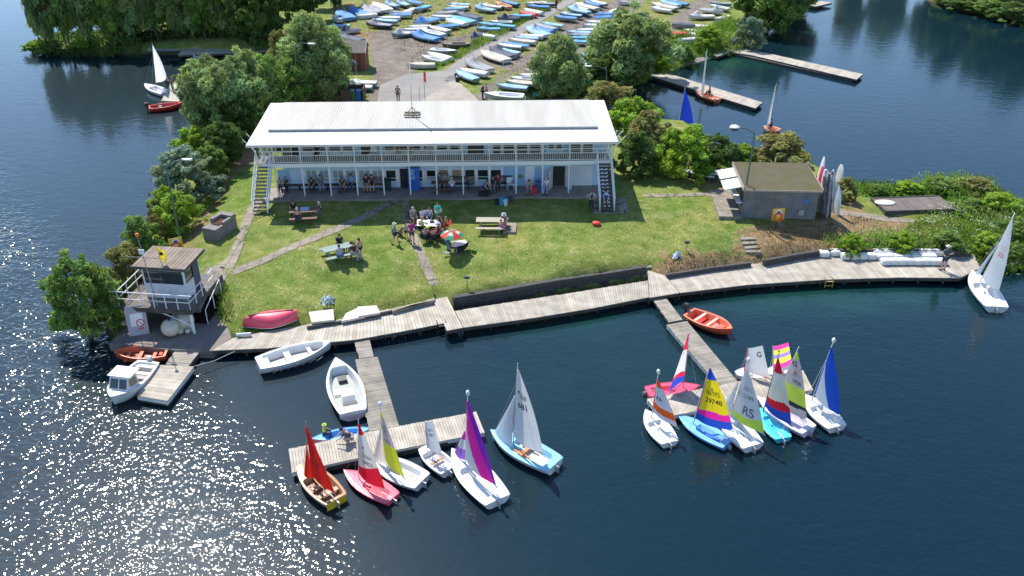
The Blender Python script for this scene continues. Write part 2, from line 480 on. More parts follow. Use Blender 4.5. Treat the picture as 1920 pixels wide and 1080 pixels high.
def slab_joints(m):
    nt = m.node_tree; b = nt.nodes["Principled BSDF"]; L = nt.links
    src = b.inputs["Base Color"].links[0].from_socket
    tc = N(nt, "ShaderNodeTexCoord"); br = N(nt, "ShaderNodeTexVoronoi", feature='DISTANCE_TO_EDGE', distance='CHEBYCHEV'); br.inputs["Scale"].default_value = 1.5
    br.inputs["Randomness"].default_value = 0.25
    L.new(tc.outputs["Object"], br.inputs[0])
    lt = N(nt, "ShaderNodeMath", operation='LESS_THAN'); lt.inputs[1].default_value = 0.035; L.new(br.outputs["Distance"], lt.inputs[0])
    mx = N(nt, "ShaderNodeMix", data_type='RGBA'); L.new(lt.outputs[0], mx.inputs[0]); L.new(src, mx.inputs[6]); mx.inputs[7].default_value = (0.10, 0.11, 0.05, 1)
    L.new(mx.outputs[2], b.inputs["Base Color"])
slab_joints(SLAB)
drape("path", [([(738, 372), (700, 392), (650, 416), (560, 452), (490, 484), (432, 506)], [(752, 378), (722, 392), (660, 424), (560, 464), (495, 494), (440, 516)])], SLAB)
drape("path", [([(753, 374), (756, 400), (762, 434), (790, 500), (812, 548)], [(766, 374), (769, 400), (779, 434), (806, 494), (831, 546)])], SLAB, 0.035)
drape("path", [([(478, 372), (462, 395), (448, 436), (420, 492), (385, 508)], [(494, 374), (482, 398), (462, 440), (440, 500), (405, 545)])], SLAB, 0.04)
drape("path", [([(1205, 364), (1280, 363), (1345, 361)], [(1207, 370), (1280, 369), (1345, 368)])], SLAB)
drape("path", [([(1350, 345), (1362, 372), (1372, 400)], [(1366, 345), (1380, 372), (1392, 404)])], SLAB, 0.04)
drape("path", [([(1110, 372), (1112, 402)], [(1170, 370), (1182, 400)])], SLAB, 0.02)
drape("path", [([(1570, 395), (1640, 402), (1720, 412)], [(1575, 404), (1640, 412), (1720, 418)])], SLAB, 0.02)
ASPH = pm("asphalt", (0.20, 0.185, 0.172), (0.265, 0.24, 0.215), 0.5, 0.95, 0.004, 40, detail=8)
CONC = pm("concrete", (0.36, 0.31, 0.26), (0.27, 0.235, 0.20), 0.9, 0.9, 0.004, 30, detail=8)
drape("road", [([(836, 132), (880, 96), (920, 76), (980, 46), (1030, 18), (1062, -4), (1100, -28)], [(862, 132), (898, 106), (950, 79), (1006, 46), (1050, 20), (1080, 2), (1118, -22)])], ASPH, 0.03)
drape("road", [([(706, 200), (712, 160), (760, 140), (836, 132)], [(856, 200), (852, 170), (858, 146), (862, 132)])], ASPH, 0.026, step=2)
drape("forecourt", [([(788, 205), (790, 189), (850, 150)], [(918, 205), (898, 189), (862, 156)])], CONC, 0.04)
drape("path", [([(1385, 91), (1350, 97), (1300, 108), (1250, 122), (1190, 144), (1120, 168)], [(1372, 98), (1348, 104), (1304, 118), (1256, 129), (1212, 141), (1130, 174)])], CONC, 0.05)

# ---------------------------------------------------------------- water
def water_mat():
    m, nt, b = _nt("water"); L = nt.links
    geo = N(nt, "ShaderNodeNewGeometry"); pos = geo.outputs["Position"]
    def noise(scale, detail, rough=0.5, st=(1, 1, 1), rot=0.0):
        mp = N(nt, "ShaderNodeMapping"); mp.inputs["Scale"].default_value = st; mp.inputs["Rotation"].default_value = (0, 0, rot); L.new(pos, mp.inputs[0])
        n = N(nt, "ShaderNodeTexNoise"); n.inputs["Scale"].default_value = scale; n.inputs["Detail"].default_value = detail; n.inputs["Roughness"].default_value = rough
        L.new(mp.outputs[0], n.inputs[0]); return n.outputs[0]
    def mth(op, a, bb=None, clamp=False):
        x = N(nt, "ShaderNodeMath", operation=op, use_clamp=clamp)
        for i, s in enumerate((a, bb)):
            if s is None: continue
            if isinstance(s, (int, float)): x.inputs[i].default_value = s
            else: L.new(s, x.inputs[i])
        return x.outputs[0]
    big = noise(0.05, 3)
    # green shallows over the pale bed near the landing stages
    def shallow(px, py, rx, ry):
        c = gp(px, py, 0)
        mp = N(nt, "ShaderNodeVectorMath", operation='SUBTRACT'); L.new(pos, mp.inputs[0]); mp.inputs[1].default_value = c
        sc = N(nt, "ShaderNodeVectorMath", operation='MULTIPLY'); L.new(mp.outputs[0], sc.inputs[0]); sc.inputs[1].default_value = (1 / rx, 1 / ry, 0)
        ln = N(nt, "ShaderNodeVectorMath", operation='LENGTH'); L.new(sc.outputs[0], ln.inputs[0])
        mr = N(nt, "ShaderNodeMapRange", interpolation_type='SMOOTHSTEP'); mr.inputs[1].default_value = 0; mr.inputs[2].default_value = 1; mr.inputs[3].default_value = 1; mr.inputs[4].default_value = 0
        L.new(ln.outputs[1], mr.inputs[0]); return mr.outputs[0]
    sh = mth('ADD', shallow(1440, 560, 9, 4.0), shallow(1640, 560, 10, 3.5))
    sh = mth('ADD', sh, mth('MULTIPLY', shallow(1380, 115, 7, 6), 1.6))
    sh = mth('ADD', sh, mth('MULTIPLY', shallow(1060, 600, 7, 3.5), 0.8))
    sh = mth('ADD', sh, mth('MULTIPLY', shallow(1200, 700, 14, 9), 0.45))
    sh = mth('MULTIPLY', sh, mth('MULTIPLY', noise(0.4, 4), 1.6), True)
    base = N(nt, "ShaderNodeMix", data_type='RGBA'); L.new(big, base.inputs[0]); base.inputs[6].default_value = (0.0018, 0.0125, 0.0215, 1); base.inputs[7].default_value = (0.0022, 0.0175, 0.0245, 1)
    mx = N(nt, "ShaderNodeMix", data_type='RGBA'); L.new(sh, mx.inputs[0]); L.new(base.outputs[2], mx.inputs[6]); mx.inputs[7].default_value = (0.005, 0.034, 0.028, 1)
    L.new(mx.outputs[2], b.inputs["Base Color"])
    b.inputs["Roughness"].default_value = WROUGH; b.inputs["IOR"].default_value = 1.333; b.inputs["Specular IOR Level"].default_value = 0.5
    h1 = noise(0.75, 1, 0.5, (1, 1.5, 1), 0.35)
    h2 = noise(2.7, 1.0, 0.5, (1, 1.35, 1), 0.5)
    h3 = noise(6.0, 0.6, 0.5, (1, 1.3, 1), 0.1)
    h = mth('ADD', mth('ADD', mth('MULTIPLY', h1, 0.9), mth('MULTIPLY', h2, 0.62)), mth('MULTIPLY', h3, H3))
    # livelier on the open left side, calmer in the lee on the right
    sx = N(nt, "ShaderNodeSeparateXYZ"); L.new(pos, sx.inputs[0])
    mr = N(nt, "ShaderNodeMapRange", interpolation_type='SMOOTHSTEP'); mr.inputs[1].default_value = -14; mr.inputs[2].default_value = -6.5; mr.inputs[3].default_value = 1.0; mr.inputs[4].default_value = 0.22
    L.new(mth('ADD', sx.outputs[0], mth('MULTIPLY', mth('SUBTRACT', sx.outputs[1], 30.0), 0.85)), mr.inputs[0])
    patch = N(nt, "ShaderNodeMapRange"); patch.inputs[1].default_value = 0.35; patch.inputs[2].default_value = 0.65; patch.inputs[3].default_value = 0.65; patch.inputs[4].default_value = 1.25
    L.new(noise(0.09, 3), patch.inputs[0])
    far = N(nt, "ShaderNodeMapRange", interpolation_type='SMOOTHSTEP'); far.inputs[1].default_value = 40; far.inputs[2].default_value = 88; far.inputs[3].default_value = 1.05; far.inputs[4].default_value = 0.5
    L.new(sx.outputs[1], far.inputs[0])
    st = mth('MULTIPLY', mth('MULTIPLY', mr.outputs[0], far.outputs[0]), patch.outputs[0])
    hh = mth('MULTIPLY', mth('SUBTRACT', h, 0.87), st)
    bp = N(nt, "ShaderNodeBump"); bp.inputs["Strength"].default_value = 1.0; bp.inputs["Distance"].default_value = WAVE
    b.inputs['Coat Weight'].default_value = 0.22; b.inputs['Coat Roughness'].default_value = 0.36; b.inputs['Coat IOR'].default_value = 1.33
    L.new(hh, bp.inputs["Height"]); L.new(bp.outputs[0], b.inputs["Normal"])
    return m
WAVE = 0.138; WROUGH = 0.085; H3 = 0.12
mb = MB(); mb.poly([(-700, -60, 0), (700, -60, 0), (700, 900, 0), (-700, 900, 0)])
tag(mb.build("water", water_mat()), kind="structure")

# ---------------------------------------------------------------- docks
PLANK = pm("dock_boards", (0.44, 0.40, 0.335), (0.32, 0.285, 0.235), 1.4, 0.9, 0.004, 30, stretch=(1, 1, 1), attr=True, detail=8)
PLANK_G = pm("grey_boards", (0.31, 0.28, 0.235), (0.21, 0.19, 0.155), 1.2, 0.9, 0.004, 30, attr=True, detail=8)
PLANK_D = pm("dark_boards", (0.20, 0.165, 0.14), (0.15, 0.125, 0.105), 0.8, 0.9, 0.004, 30, attr=True, detail=8)
BEAM = pm("wet_beam", (0.05, 0.045, 0.04), (0.09, 0.08, 0.07), 3, 0.8)
WHITE = pm("white_paint", (0.80, 0.80, 0.78), (0.70, 0.70, 0.67), 2.5, 0.5, detail=6)
TIMBER = pm("old_timber", (0.045, 0.042, 0.04), (0.085, 0.08, 0.075), 4, 0.9, 0.006, 20, stretch=(1, 1, 4))
def samp(P, n):
    P = [Vector(p) for p in P]; d = [0]
    for a, b_ in zip(P, P[1:]): d.append(d[-1] + (b_ - a).length)
    out = []
    for i in range(n + 1):
        t = d[-1] * i / n; k = 0
        while k < len(P) - 2 and d[k + 1] < t: k += 1
        f = (t - d[k]) / max(1e-9, d[k + 1] - d[k]); out.append(P[k].lerp(P[k + 1], f))
    return out
def planks(mb, A, B, w=0.15, th=0.05, gap=0.014, var=0.12, patch=None):
    """boards laid from line A to line B"""
    la = sum((b_ - a).length for a, b_ in zip(A, A[1:])); lb = sum((b_ - a).length for a, b_ in zip(B, B[1:]))
    n = max(1, int((la + lb) / 2 / w)); a = samp(A, n); b_ = samp(B, n)
    pt = 1.0
    for i in range(n):
        if rnd.random() < 0.08: pt = rnd.uniform(0.86, 1.12)
        g = gap / w * 0.5
        p = [a[i].lerp(a[i + 1], g), a[i].lerp(a[i + 1], 1 - g), b_[i].lerp(b_[i + 1], 1 - g), b_[i].lerp(b_[i + 1], g)]
        ov = rnd.uniform(-0.015, 0.03)
        d0 = (p[0] - p[3]).normalized() * ov; p[0] = p[0] + d0; p[1] = p[1] + d0
        k = (1 + rnd.uniform(-var, var)) * pt * (patch(i / n) if patch else 1.0)
        dz = rnd.uniform(-0.003, 0.003)
        top = [Vector((q.x, q.y, q.z + dz)) for q in p]; bot = [Vector((q.x, q.y, q.z - th)) for q in p]
        vs = bot + top
        mb.faces(vs, [(0, 3, 2, 1), (4, 5, 6, 7), (0, 1, 5, 4), (1, 2, 6, 5), (2, 3, 7, 6), (3, 0, 4, 7)], (k, k * rnd.uniform(.97, 1.0), k * rnd.uniform(.94, 1.0)))
def beam_line(mb, P, w, z0, z1, off=0.0):
    """upright board of thickness w along a line of points"""
    for a, b_ in zip(P, P[1:]):
        d = (b_ - a); d.z = 0; d.normalize(); nrm = Vector((-d.y, d.x, 0))
        A0 = a + nrm * (off - w / 2); A1 = a + nrm * (off + w / 2); B0 = b_ + nrm * (off - w / 2); B1 = b_ + nrm * (off + w / 2)
        mb.prism([(A0.x, A0.y), (B0.x, B0.y), (B1.x, B1.y), (A1.x, A1.y)], z0, z1)
def fixwind(o):
    bm = bmesh.new(); bm.from_mesh(o.data); bmesh.ops.recalc_face_normals(bm, faces=bm.faces); bm.to_mesh(o.data); bm.free(); return o
def dock(name, back, front, z, label, cat, mat=None, w=0.15, group=None, piles=True, fascia=0.22, patch=None, float_=False, white=False):
    A = [gp(x, y, z) for x, y in back]; B = [gp(x, y, z) for x, y in front]
    root = empty(name, (A[0] + B[0]) / 2 * 1.0, 0, label, cat, group)
    o0 = Vector(root.location)
    A = [a - o0 for a in A]; B = [b_ - o0 for b_ in B]
    mb = MB(); planks(mb, A, B, w, patch=patch); fixwind(mb.build("deck_boards", mat or PLANK, root))
    mb = MB()
    zf = -0.052
    for ln, s in ((A, 1), (B, -1)):
        for a, b_ in zip(ln, ln[1:]):
            d = (b_ - a).normalized(); n_ = Vector((-d.y, d.x, 0))
            inw = ((A[0] + A[-1] + B[0] + B[-1]) / 4 - a).dot(n_); n_ = n_ * (1 if inw > 0 else -1)
            p = [a + n_ * 0.03, b_ + n_ * 0.03, b_ + n_ * 0.12, a + n_ * 0.12]
            mb.prism([(q.x, q.y) for q in p], zf - fascia, zf)
    for (a, b_) in ((A[0], B[0]), (A[-1], B[-1])):
        d = (b_ - a).normalized(); n_ = Vector((-d.y, d.x, 0)); c = (A[0] + A[-1] + B[0] + B[-1]) / 4
        n_ = n_ * (1 if (c - a).dot(n_) > 0 else -1)
        a2 = a + d * 0.13; b2 = b_ - d * 0.13
        p = [a2 + n_ * 0.03, b2 + n_ * 0.03, b2 + n_ * 0.12, a2 + n_ * 0.12]
        mb.prism([(q.x, q.y) for q in p], zf - fascia, zf)
    fixwind(mb.build("side_beam", WHITE if white else BEAM, root))
    if float_:
        mb = MB(); a, b_, c, d = A[0], A[-1], B[-1], B[0]; m_ = (a + b_ + c + d) / 4
        q = [(m_ + (p - m_) * 0.93) for p in (a, b_, c, d)]
        mb.prism([(p.x, p.y) for p in q], -z - 0.3, zf - 0.12); fixwind(mb.build("float", BEAM, root))
    if piles:
        lb = sum((b_ - a).length for a, b_ in zip(B, B[1:])); n = max(1, int(lb / 1.6))
        for p in samp(B, n):
            q = p + (A[0] - B[0]).normalized() * 0.25
            mb = MB(); mb.tube([(q.x, q.y, -z - 1.0), (q.x, q.y, zf - 0.01)], 0.07, 7); mb.build("pile", BEAM, root)
    return root
DZ = 0.55
dock("boardwalk", [(436, 634), (500, 621), (640, 598), (742, 577), (812, 561)], [(398, 657), (497, 653), (665, 637), (750, 622), (833, 606)], DZ,
     "pale timber boardwalk along the bank between the tower slab and the lawn path", "boardwalk", w=0.2)
dock("landing_deck", [(812, 562), (838, 556)], [(838, 620), (868, 614)], DZ + 0.12, "pale wider landing deck where the lawn path meets the boardwalk", "deck", w=0.15)
dock("boardwalk", [(853, 583), (940, 569), (1060, 551), (1215, 526)], [(869, 614), (1000, 596), (1110, 578), (1217, 557)], DZ, "pale timber boardwalk crossing in front of the planted gap below the lawn", "boardwalk", w=0.16)
dock("landing_deck", [(1214, 506), (1247, 517)], [(1218, 558), (1274, 549)], DZ + 0.05, "bright bleached timber deck at the foot of the small slab steps", "deck", w=0.14)
dock("boardwalk", [(1248, 517), (1340, 503), (1430, 492), (1540, 474), (1680, 475), (1826, 477)], [(1275, 549), (1400, 534), (1550, 524), (1690, 520), (1800, 521), (1838, 502)], DZ, "long weathered timber boardwalk below the dry bank carrying the white float cubes", "boardwalk", w=0.17, mat=PLANK)
# walkways and pontoons
dock("gangway", [(663, 636), (674, 672)], [(692, 633), (701, 669)], 0.42, "short narrow plank gangway down to the left walkway", "gangway", w=0.17, piles=False, mat=PLANK_G)
dock("pontoon", [(666, 674), (692, 808)], [(708, 669), (748, 798)], 0.40, "grey planked finger pontoon with white edges left of the sailing boats", "pontoon", w=0.14, piles=False, float_=True, mat=PLANK_G, white=True)
dock("pontoon", [(541, 842), (700, 808), (893, 772)], [(547, 886), (720, 848), (909, 811)], 0.43, "long buff cross pontoon with the red sailed boat tied at its end", "pontoon", w=0.14, piles=False, float_=True, white=True)
dock("gangway", [(1220, 555), (1254, 604)], [(1243, 551), (1280, 599)], 0.40, "narrow plank gangway from boardwalk to the right pontoon", "gangway", w=0.16, piles=False, mat=PLANK_G)
dock("pontoon", [(1250, 609), (1347, 722)], [(1288, 602), (1384, 716)], 0.40, "grey planked finger pontoon with white edges beside the orange rescue boat", "pontoon", w=0.14, piles=False, float_=True, mat=PLANK_G, white=True)
dock("pontoon", [(1213, 748), (1384, 716), (1506, 694)], [(1240, 783), (1400, 753), (1525, 731)], 0.43, "buff cross pontoon half hidden behind the crowd of bright sails", "pontoon", w=0.14, piles=False, float_=True, white=True)
dock("pontoon", [(1215, 141), (1416, 203)], [(1242, 134), (1430, 192)], 0.42, "narrow weathered pontoon with a mooring orange boat beside it", "pontoon", w=0.2, piles=False, float_=True)
dock("pontoon", [(1368, 97), (1408, 103), (1606, 149)], [(1384, 89), (1418, 95), (1618, 139)], 0.42, "long narrow weathered pontoon reaching out into the blue water at upper right", "pontoon", w=0.2, piles=False, float_=True)
dock("landing_deck", [(1334, 101), (1344, 106)], [(1368, 86), (1384, 92)], 0.50, "small grey angled landing deck joining the quay path to the far pontoon", "deck", w=0.2, piles=False, mat=PLANK_G)
dock("landing_deck", [(310, 683), (330, 656)], [(352, 688), (377, 656)], 0.40, "greenish weathered platform between the tower slab and the raft", "deck", w=0.15, piles=False, mat=PLANK_G, float_=True)
dock("raft", [(256, 742), (299, 684)], [(314, 752), (364, 687)], 0.45, "square pale floating raft with the cabin boat moored alongside", "raft", w=0.3, piles=False, float_=True, white=True)
dock("landing_deck", [(276, 88), (428, 83)], [(276, 95), (426, 92)], 0.6, "long shaded timber landing stage under the dark trees at upper left", "deck", w=0.25, piles=False)
dock("landing_deck", [(342, 93), (512, 84)], [(334, 103), (512, 96)], 0.5, "front timber landing stage at upper left with a white boat along it", "deck", w=0.25, piles=False)
dock("pontoon", [(322, 152), (346, 154)], [(302, 189), (336, 190)], 0.42, "small pale pontoon with people at left behind the leafy tree", "pontoon", w=0.2, piles=False, float_=True)
dock("landing_deck", [(1500, 8), (1530, 12)], [(1540, 2), (1560, 5)], 0.5, "tiny timber landing deck at the top edge beside the far trees", "deck", w=0.2, piles=False)
dock("landing_deck", [(1024, 187), (1042, 191)], [(1070, 174), (1088, 176)], 0.8, "small grey slipway deck behind the right end of the clubhouse", "deck", w=0.2, piles=False, mat=PLANK_G)
dock("landing_deck", [(1886, 490), (1898, 496)], [(1925, 478), (1930, 486)], 0.5, "dark timber landing at the right edge behind the large white dinghy", "deck", w=0.2, piles=False, mat=PLANK_D)
# concrete slab at the tower foot
S = [gp(x, y, 0.5) for x, y in ((204, 644), (262, 588), (400, 580), (430, 620), (434, 634), (398, 658), (330, 656))]
mb = MB(); mb.prism([(p.x, p.y) for p in S], -0.3, 0.5)
TOWSLAB = pm("tower_slab_concrete", (0.24, 0.20, 0.17), (0.16, 0.135, 0.12), 1.0, 0.9, 0.004, 30, detail=8)
tag(mb.build("quay", TOWSLAB), kind="structure")

# ---------------------------------------------------------------- retaining walls, steps
def wall_line(name, px, z0, z1, th, mat, label, cat="wall", courses=3):
    P = [gp(x, y, z1) for x, y in px]
    o = P[0].copy(); o.z = 0; P = [p - Vector((o.x, o.y, 0)) for p in P]
    mb = MB(); h = (z1 - z0) / courses
    for k in range(courses):
        for a, b_ in zip(P, P[1:]):
            n = max(1, int((b_ - a).length / 2.4))
            for i in range(n):
                A = a.lerp(b_, i / n); B = a.lerp(b_, (i + 1) / n - 0.003); d = (B - A); d.z = 0; d.normalize(); nn = Vector((-d.y, d.x, 0)); off = rnd.uniform(-0.02, 0.02) - (courses - 1 - k) * 0.03
                q = [A + nn * (off - th / 2), B + nn * (off - th / 2), B + nn * (off + th / 2), A + nn * (off + th / 2)]
                mb.prism([(v.x, v.y) for v in q], z0 + k * h + 0.004, z0 + (k + 1) * h - 0.008)
    w = fixwind(mb.build(name, mat)); w.location = (o.x, o.y, 0)
    return tag(w, label, cat)
wall_line("retaining_wall", [(849, 556), (950, 540), (1040, 524), (1130, 511), (1210, 498)], 0.0, 1.0, 0.34, TIMBER, "dark stepped timber retaining wall holding the lawn above the planted gap", courses=3)
wall_line("retaining_wall", [(1250, 514), (1340, 500), (1408, 491)], 0.55, 0.86, 0.2, TIMBER, "low dark timber edging at the back of the boardwalk left of the grassy steps", courses=1)
wall_line("retaining_wall", [(1432, 487), (1480, 478), (1536, 469)], 0.55, 1.0, 0.22, TIMBER, "dark timber wall behind the boardwalk between the steps and the float cubes", courses=2)
wall_line("retaining_wall", [(1540, 467), (1680, 468), (1822, 470)], 0.5, 0.95, 0.2, TIMBER, "dark timber wall behind the white float cubes", courses=2)
wall_line("timber_edging", [(575, 612), (640, 601), (742, 580), (757, 577)], 0.5, 0.75, 0.12, TIMBER, "thin timber edging between the stacked boards and the boardwalk", "edging", courses=1)
STONE = pm("old_stone", (0.27, 0.235, 0.19), (0.17, 0.15, 0.12), 2.5, 0.95, 0.02, 9, detail=8)
def flight(name, pts, w, label, mat=STONE, dz=0.0, sag=0.2):
    root = None; P = [tp(*p) for p in pts]
    root = empty(name, P[0], 0, label, "steps")
    for a in P:
        i = P.index(a); d = (P[min(i + 1, len(P) - 1)] - P[max(i - 1, 0)]); d.z = 0; d.normalize()
        mb = MB(); mb.box(-w / 2, w / 2, -0.17, 0.17, -0.28, 0.10)
        s_ = mb.build("step", mat, root); s_.location = a - P[0] + Vector((0, 0, dz)); s_.rotation_euler = (0, 0, math.atan2(d.y, d.x) + R(90) + rnd.uniform(-.06, .06))
    return root
flight("stone_steps", [(1402, 449), (1405, 457), (1409, 465), (1412, 472), (1415, 480), (1418, 487)], 1.0, "overgrown stone steps running down the dry bank to the boardwalk")
flight("slab_steps", [(1217, 488), (1222, 498)], 1.1, "two short stone slabs stepping from the lawn to the bright landing deck")
flight("slab_steps", [(824, 549), (826, 556)], 0.95, "pale slab steps at the lake end of the lawn path")
mb = MB(); a, b_, c, d = [tp(*p) for p in ((733, 577), (815, 562), (816, 569), (736, 583))]
mb.prism([(p.x, p.y) for p in (a, b_, c, d)], 0.4, 0.80); tag(fixwind(mb.build("kerb_slab", STONE)), "long pale stone kerb on the grass beside the left boardwalk", "kerb")
# steps from the tower lawn to the slab
P0, P1 = gp(372, 560, 1.6), gp(360, 606, .5)

# ---------------------------------------------------------------- the clubhouse
GZ = 1.8
Pa = gp(572.4, 368.5, GZ); Pb = gp(1065.5, 362.8, GZ)
BAY = (Pb - Pa).length / 10.0
yaw = math.atan2(Pb.y - Pa.y, Pb.x - Pa.x)
ex = Vector((math.cos(yaw), math.sin(yaw), 0)); ey = Vector((-math.sin(yaw), math.cos(yaw), 0))
O0 = Pa - ex * BAY            # foot of the leftmost post; local x along the front, y to the back
WY = 1.45                     # the front wall lies this far behind the posts
DECK = 2.62; EAVE = 4.55
def onplane(px, py, yo):
    """local (s, h) of the pixel on the upright plane parallel to the front at distance yo behind the posts"""
    d = ray(px, py); o = Vector((0, 0, CAM_Z)) - (O0 + ey * yo)
    t = -o.dot(ey) / d.dot(ey); p = o + d * t
    return p.dot(ex), p.z
club = empty("clubhouse", O0, yaw, "long white two storey clubhouse with a wide flat pale roof and full length balcony", "building")
CWALL = pm("pale_blue_render", (0.52, 0.70, 0.85), (0.47, 0.64, 0.79), 1.5, 0.75, 0.002, 20)
CBLUE = pm("light_blue_panel", (0.30, 0.52, 0.74), (0.26, 0.46, 0.68), 1.0, 0.6)
CWHITE = pm("white_boarding", (0.82, 0.85, 0.87), (0.75, 0.78, 0.81), 1.5, 0.55)
GLASS = pm("dark_glass", (0.02, 0.028, 0.03), (0.035, 0.045, 0.045), 0.7, 0.06, spec=0.8)
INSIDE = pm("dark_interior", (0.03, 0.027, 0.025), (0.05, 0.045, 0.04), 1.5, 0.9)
CURT = pm("net_curtain", (0.34, 0.42, 0.45), (0.20, 0.26, 0.29), 9.0, 0.9, stretch=(4, 4, 0.1))
BLIND = pm("tan_blind", (0.40, 0.27, 0.15), (0.28, 0.2, 0.13), 5.0, 0.9)
ROOFW = pm("white_roof_sheet", (0.43, 0.415, 0.37), (0.35, 0.335, 0.30), 0.35, 0.6, detail=8, stretch=(3.5, 0.35, 1))
CANOPY = pm("white_canopy_sheet", (0.60, 0.60, 0.59), (0.54, 0.54, 0.53), 0.5, 0.5, detail=6)
GUTTER = pm("grey_gutter", (0.22, 0.24, 0.25), (0.30, 0.32, 0.33), 1.0, 0.6)
DECKM = pm("balcony_deck", (0.20, 0.18, 0.16), (0.26, 0.235, 0.21), 1.5, 0.9, 0.003, 20, stretch=(8, 1, 1))
WSTEEL = pm("white_steel", (0.78, 0.79, 0.79), (0.70, 0.71, 0.71), 6, 0.4)
PAVE = pm("veranda_paving", (0.30, 0.26, 0.23), (0.23, 0.20, 0.18), 1.2, 0.9, 0.004, 20, detail=7)
# extents from the photograph, along the front
xL = onplane(505, 248, 0)[0]
eL, _ = onplane(461, 272, -0.85); eR, _ = onplane(1162, 265, -0.85)
# a flat roof rim measured on its own level
def lvl(px, py, z):
    p = gp(px, py, z) - O0; return p.dot(ex), p.dot(ey)
ZE = GZ + EAVE
cFL, cFR = lvl(461, 272, ZE), lvl(1162, 266, ZE)
cBL, cBR = lvl(508, 193, ZE + 0.35), lvl(1130, 188, ZE + 0.35)
ZM = ZE + 0.25
mFL, mFR = lvl(505, 243, ZM), lvl(1122, 237, ZM)
mBL, mBR = lvl(530, 192, ZM + 0.25), lvl(1104, 187, ZM + 0.25)
wx0 = 0.0 + 0.25; wx1 = onplane(1138, 352, WY)[0]
cx0 = min(cFL[0], cBL[0]) * 0.5 + max(cFL[0], cBL[0]) * 0.5; cx1 = (cFR[0] + cBR[0]) / 2
cy0 = (cFL[1] + cFR[1]) / 2; cy1 = (cBL[1] + cBR[1]) / 2
mx0 = (mFL[0] + mBL[0]) / 2; mx1 = (mFR[0] + mBR[0]) / 2; my0 = (mFL[1] + mFR[1]) / 2; my1 = (mBL[1] + mBR[1]) / 2
BACK = cy1 - 0.6
print("club", BAY, cx0, cx1, cy0, cy1, 'main', mx0, mx1, my0, my1, 'wall', wx0, wx1)
def slope_box(mb, x0, x1, y0, y1, z0, z1, th, col=None):
    """slab whose top runs from z0 at y0 to z1 at y1"""
    vs = [(x0, y0, z0 - th), (x1, y0, z0 - th), (x1, y1, z1 - th), (x0, y1, z1 - th), (x0, y0, z0), (x1, y0, z0), (x1, y1, z1), (x0, y1, z1)]
    mb.faces(vs, [(0, 3, 2, 1), (4, 5, 6, 7), (0, 1, 5, 4), (1, 2, 6, 5), (2, 3, 7, 6), (3, 0, 4, 7)], col)
# canopy roof (the low outer rim) as sheets with standing seams
mb = MB()
slope_box(mb, cx0, cx1, cy0, cy1, EAVE, EAVE + 0.35, 0.08)
mb.box(cx0 - 0.03, cx1 + 0.03, cy0 - 0.05, cy0 - 0.003, EAVE - 0.16, EAVE + 0.02)
sl = 0.35 / (cy1 - cy0)
for k in range(1, 24):
    x = cx0 + (cx1 - cx0) * k / 24
    slope_box(mb, x - 0.02, x + 0.02, cy0 + 0.01, my0 + 0.1, EAVE + 0.024, EAVE + 0.024 + sl * (my0 + 0.1 - cy0), 0.03)
roof = mb.build("canopy_roof", CANOPY, club)
mb = MB()
zm = ZM - GZ
slope_box(mb, mx0, mx1, my0, my1, zm, zm + 0.25, 0.12)
for k in range(1, 118):
    x = mx0 + (mx1 - mx0) * k / 118
    slope_box(mb, x - 0.018, x + 0.018, my0 + 0.02, my1 - 0.02, zm + 0.022, zm + 0.272, 0.03)
mroof = mb.build("main_roof", ROOFW, club)
mb = MB(); mb.box(mx0 - 0.02, mx1 + 0.02, my0 - 0.12, my0 - 0.003, zm - 0.12, zm + 0.03); mb.box(mx0, mx1, my0 - 0.04, my0 - 0.004, zm - 0.4, zm - 0.12)
mb.build("gutter", GUTTER, club)
# walls: a shell with the front face split in panels around the openings
mb = MB()
mb.box(wx0, wx1, WY + 0.12, BACK, 0.0, EAVE + 0.05)
mb.build("wall", CWHITE, club)
def zz(px, py, yo=WY): return onplane(px, py, yo)
Z1 = lambda x, y: (440 + x / 4.32, 170 + y / 4.32)
Z2 = lambda x, y: (800 + x / 4.32, 170 + y / 4.32)
def rect(F, x0, y0, x1, y1, yo=WY):
    a = F(x0, (y0 + y1) / 2); b_ = F(x1, (y0 + y1) / 2); c = F((x0 + x1) / 2, y0); d = F((x0 + x1) / 2, y1)
    return zz(*a, yo)[0], zz(*b_, yo)[0], zz(*d, yo)[1], zz(*c, yo)[1]
def panel(name, r, d0, d1, mat, parent=club):
    mb = MB(); mb.box(r[0], r[1], d0, d1, r[2], r[3]); return mb.build(name, mat, parent)
GB, GT = 0.0, DECK - 0.28
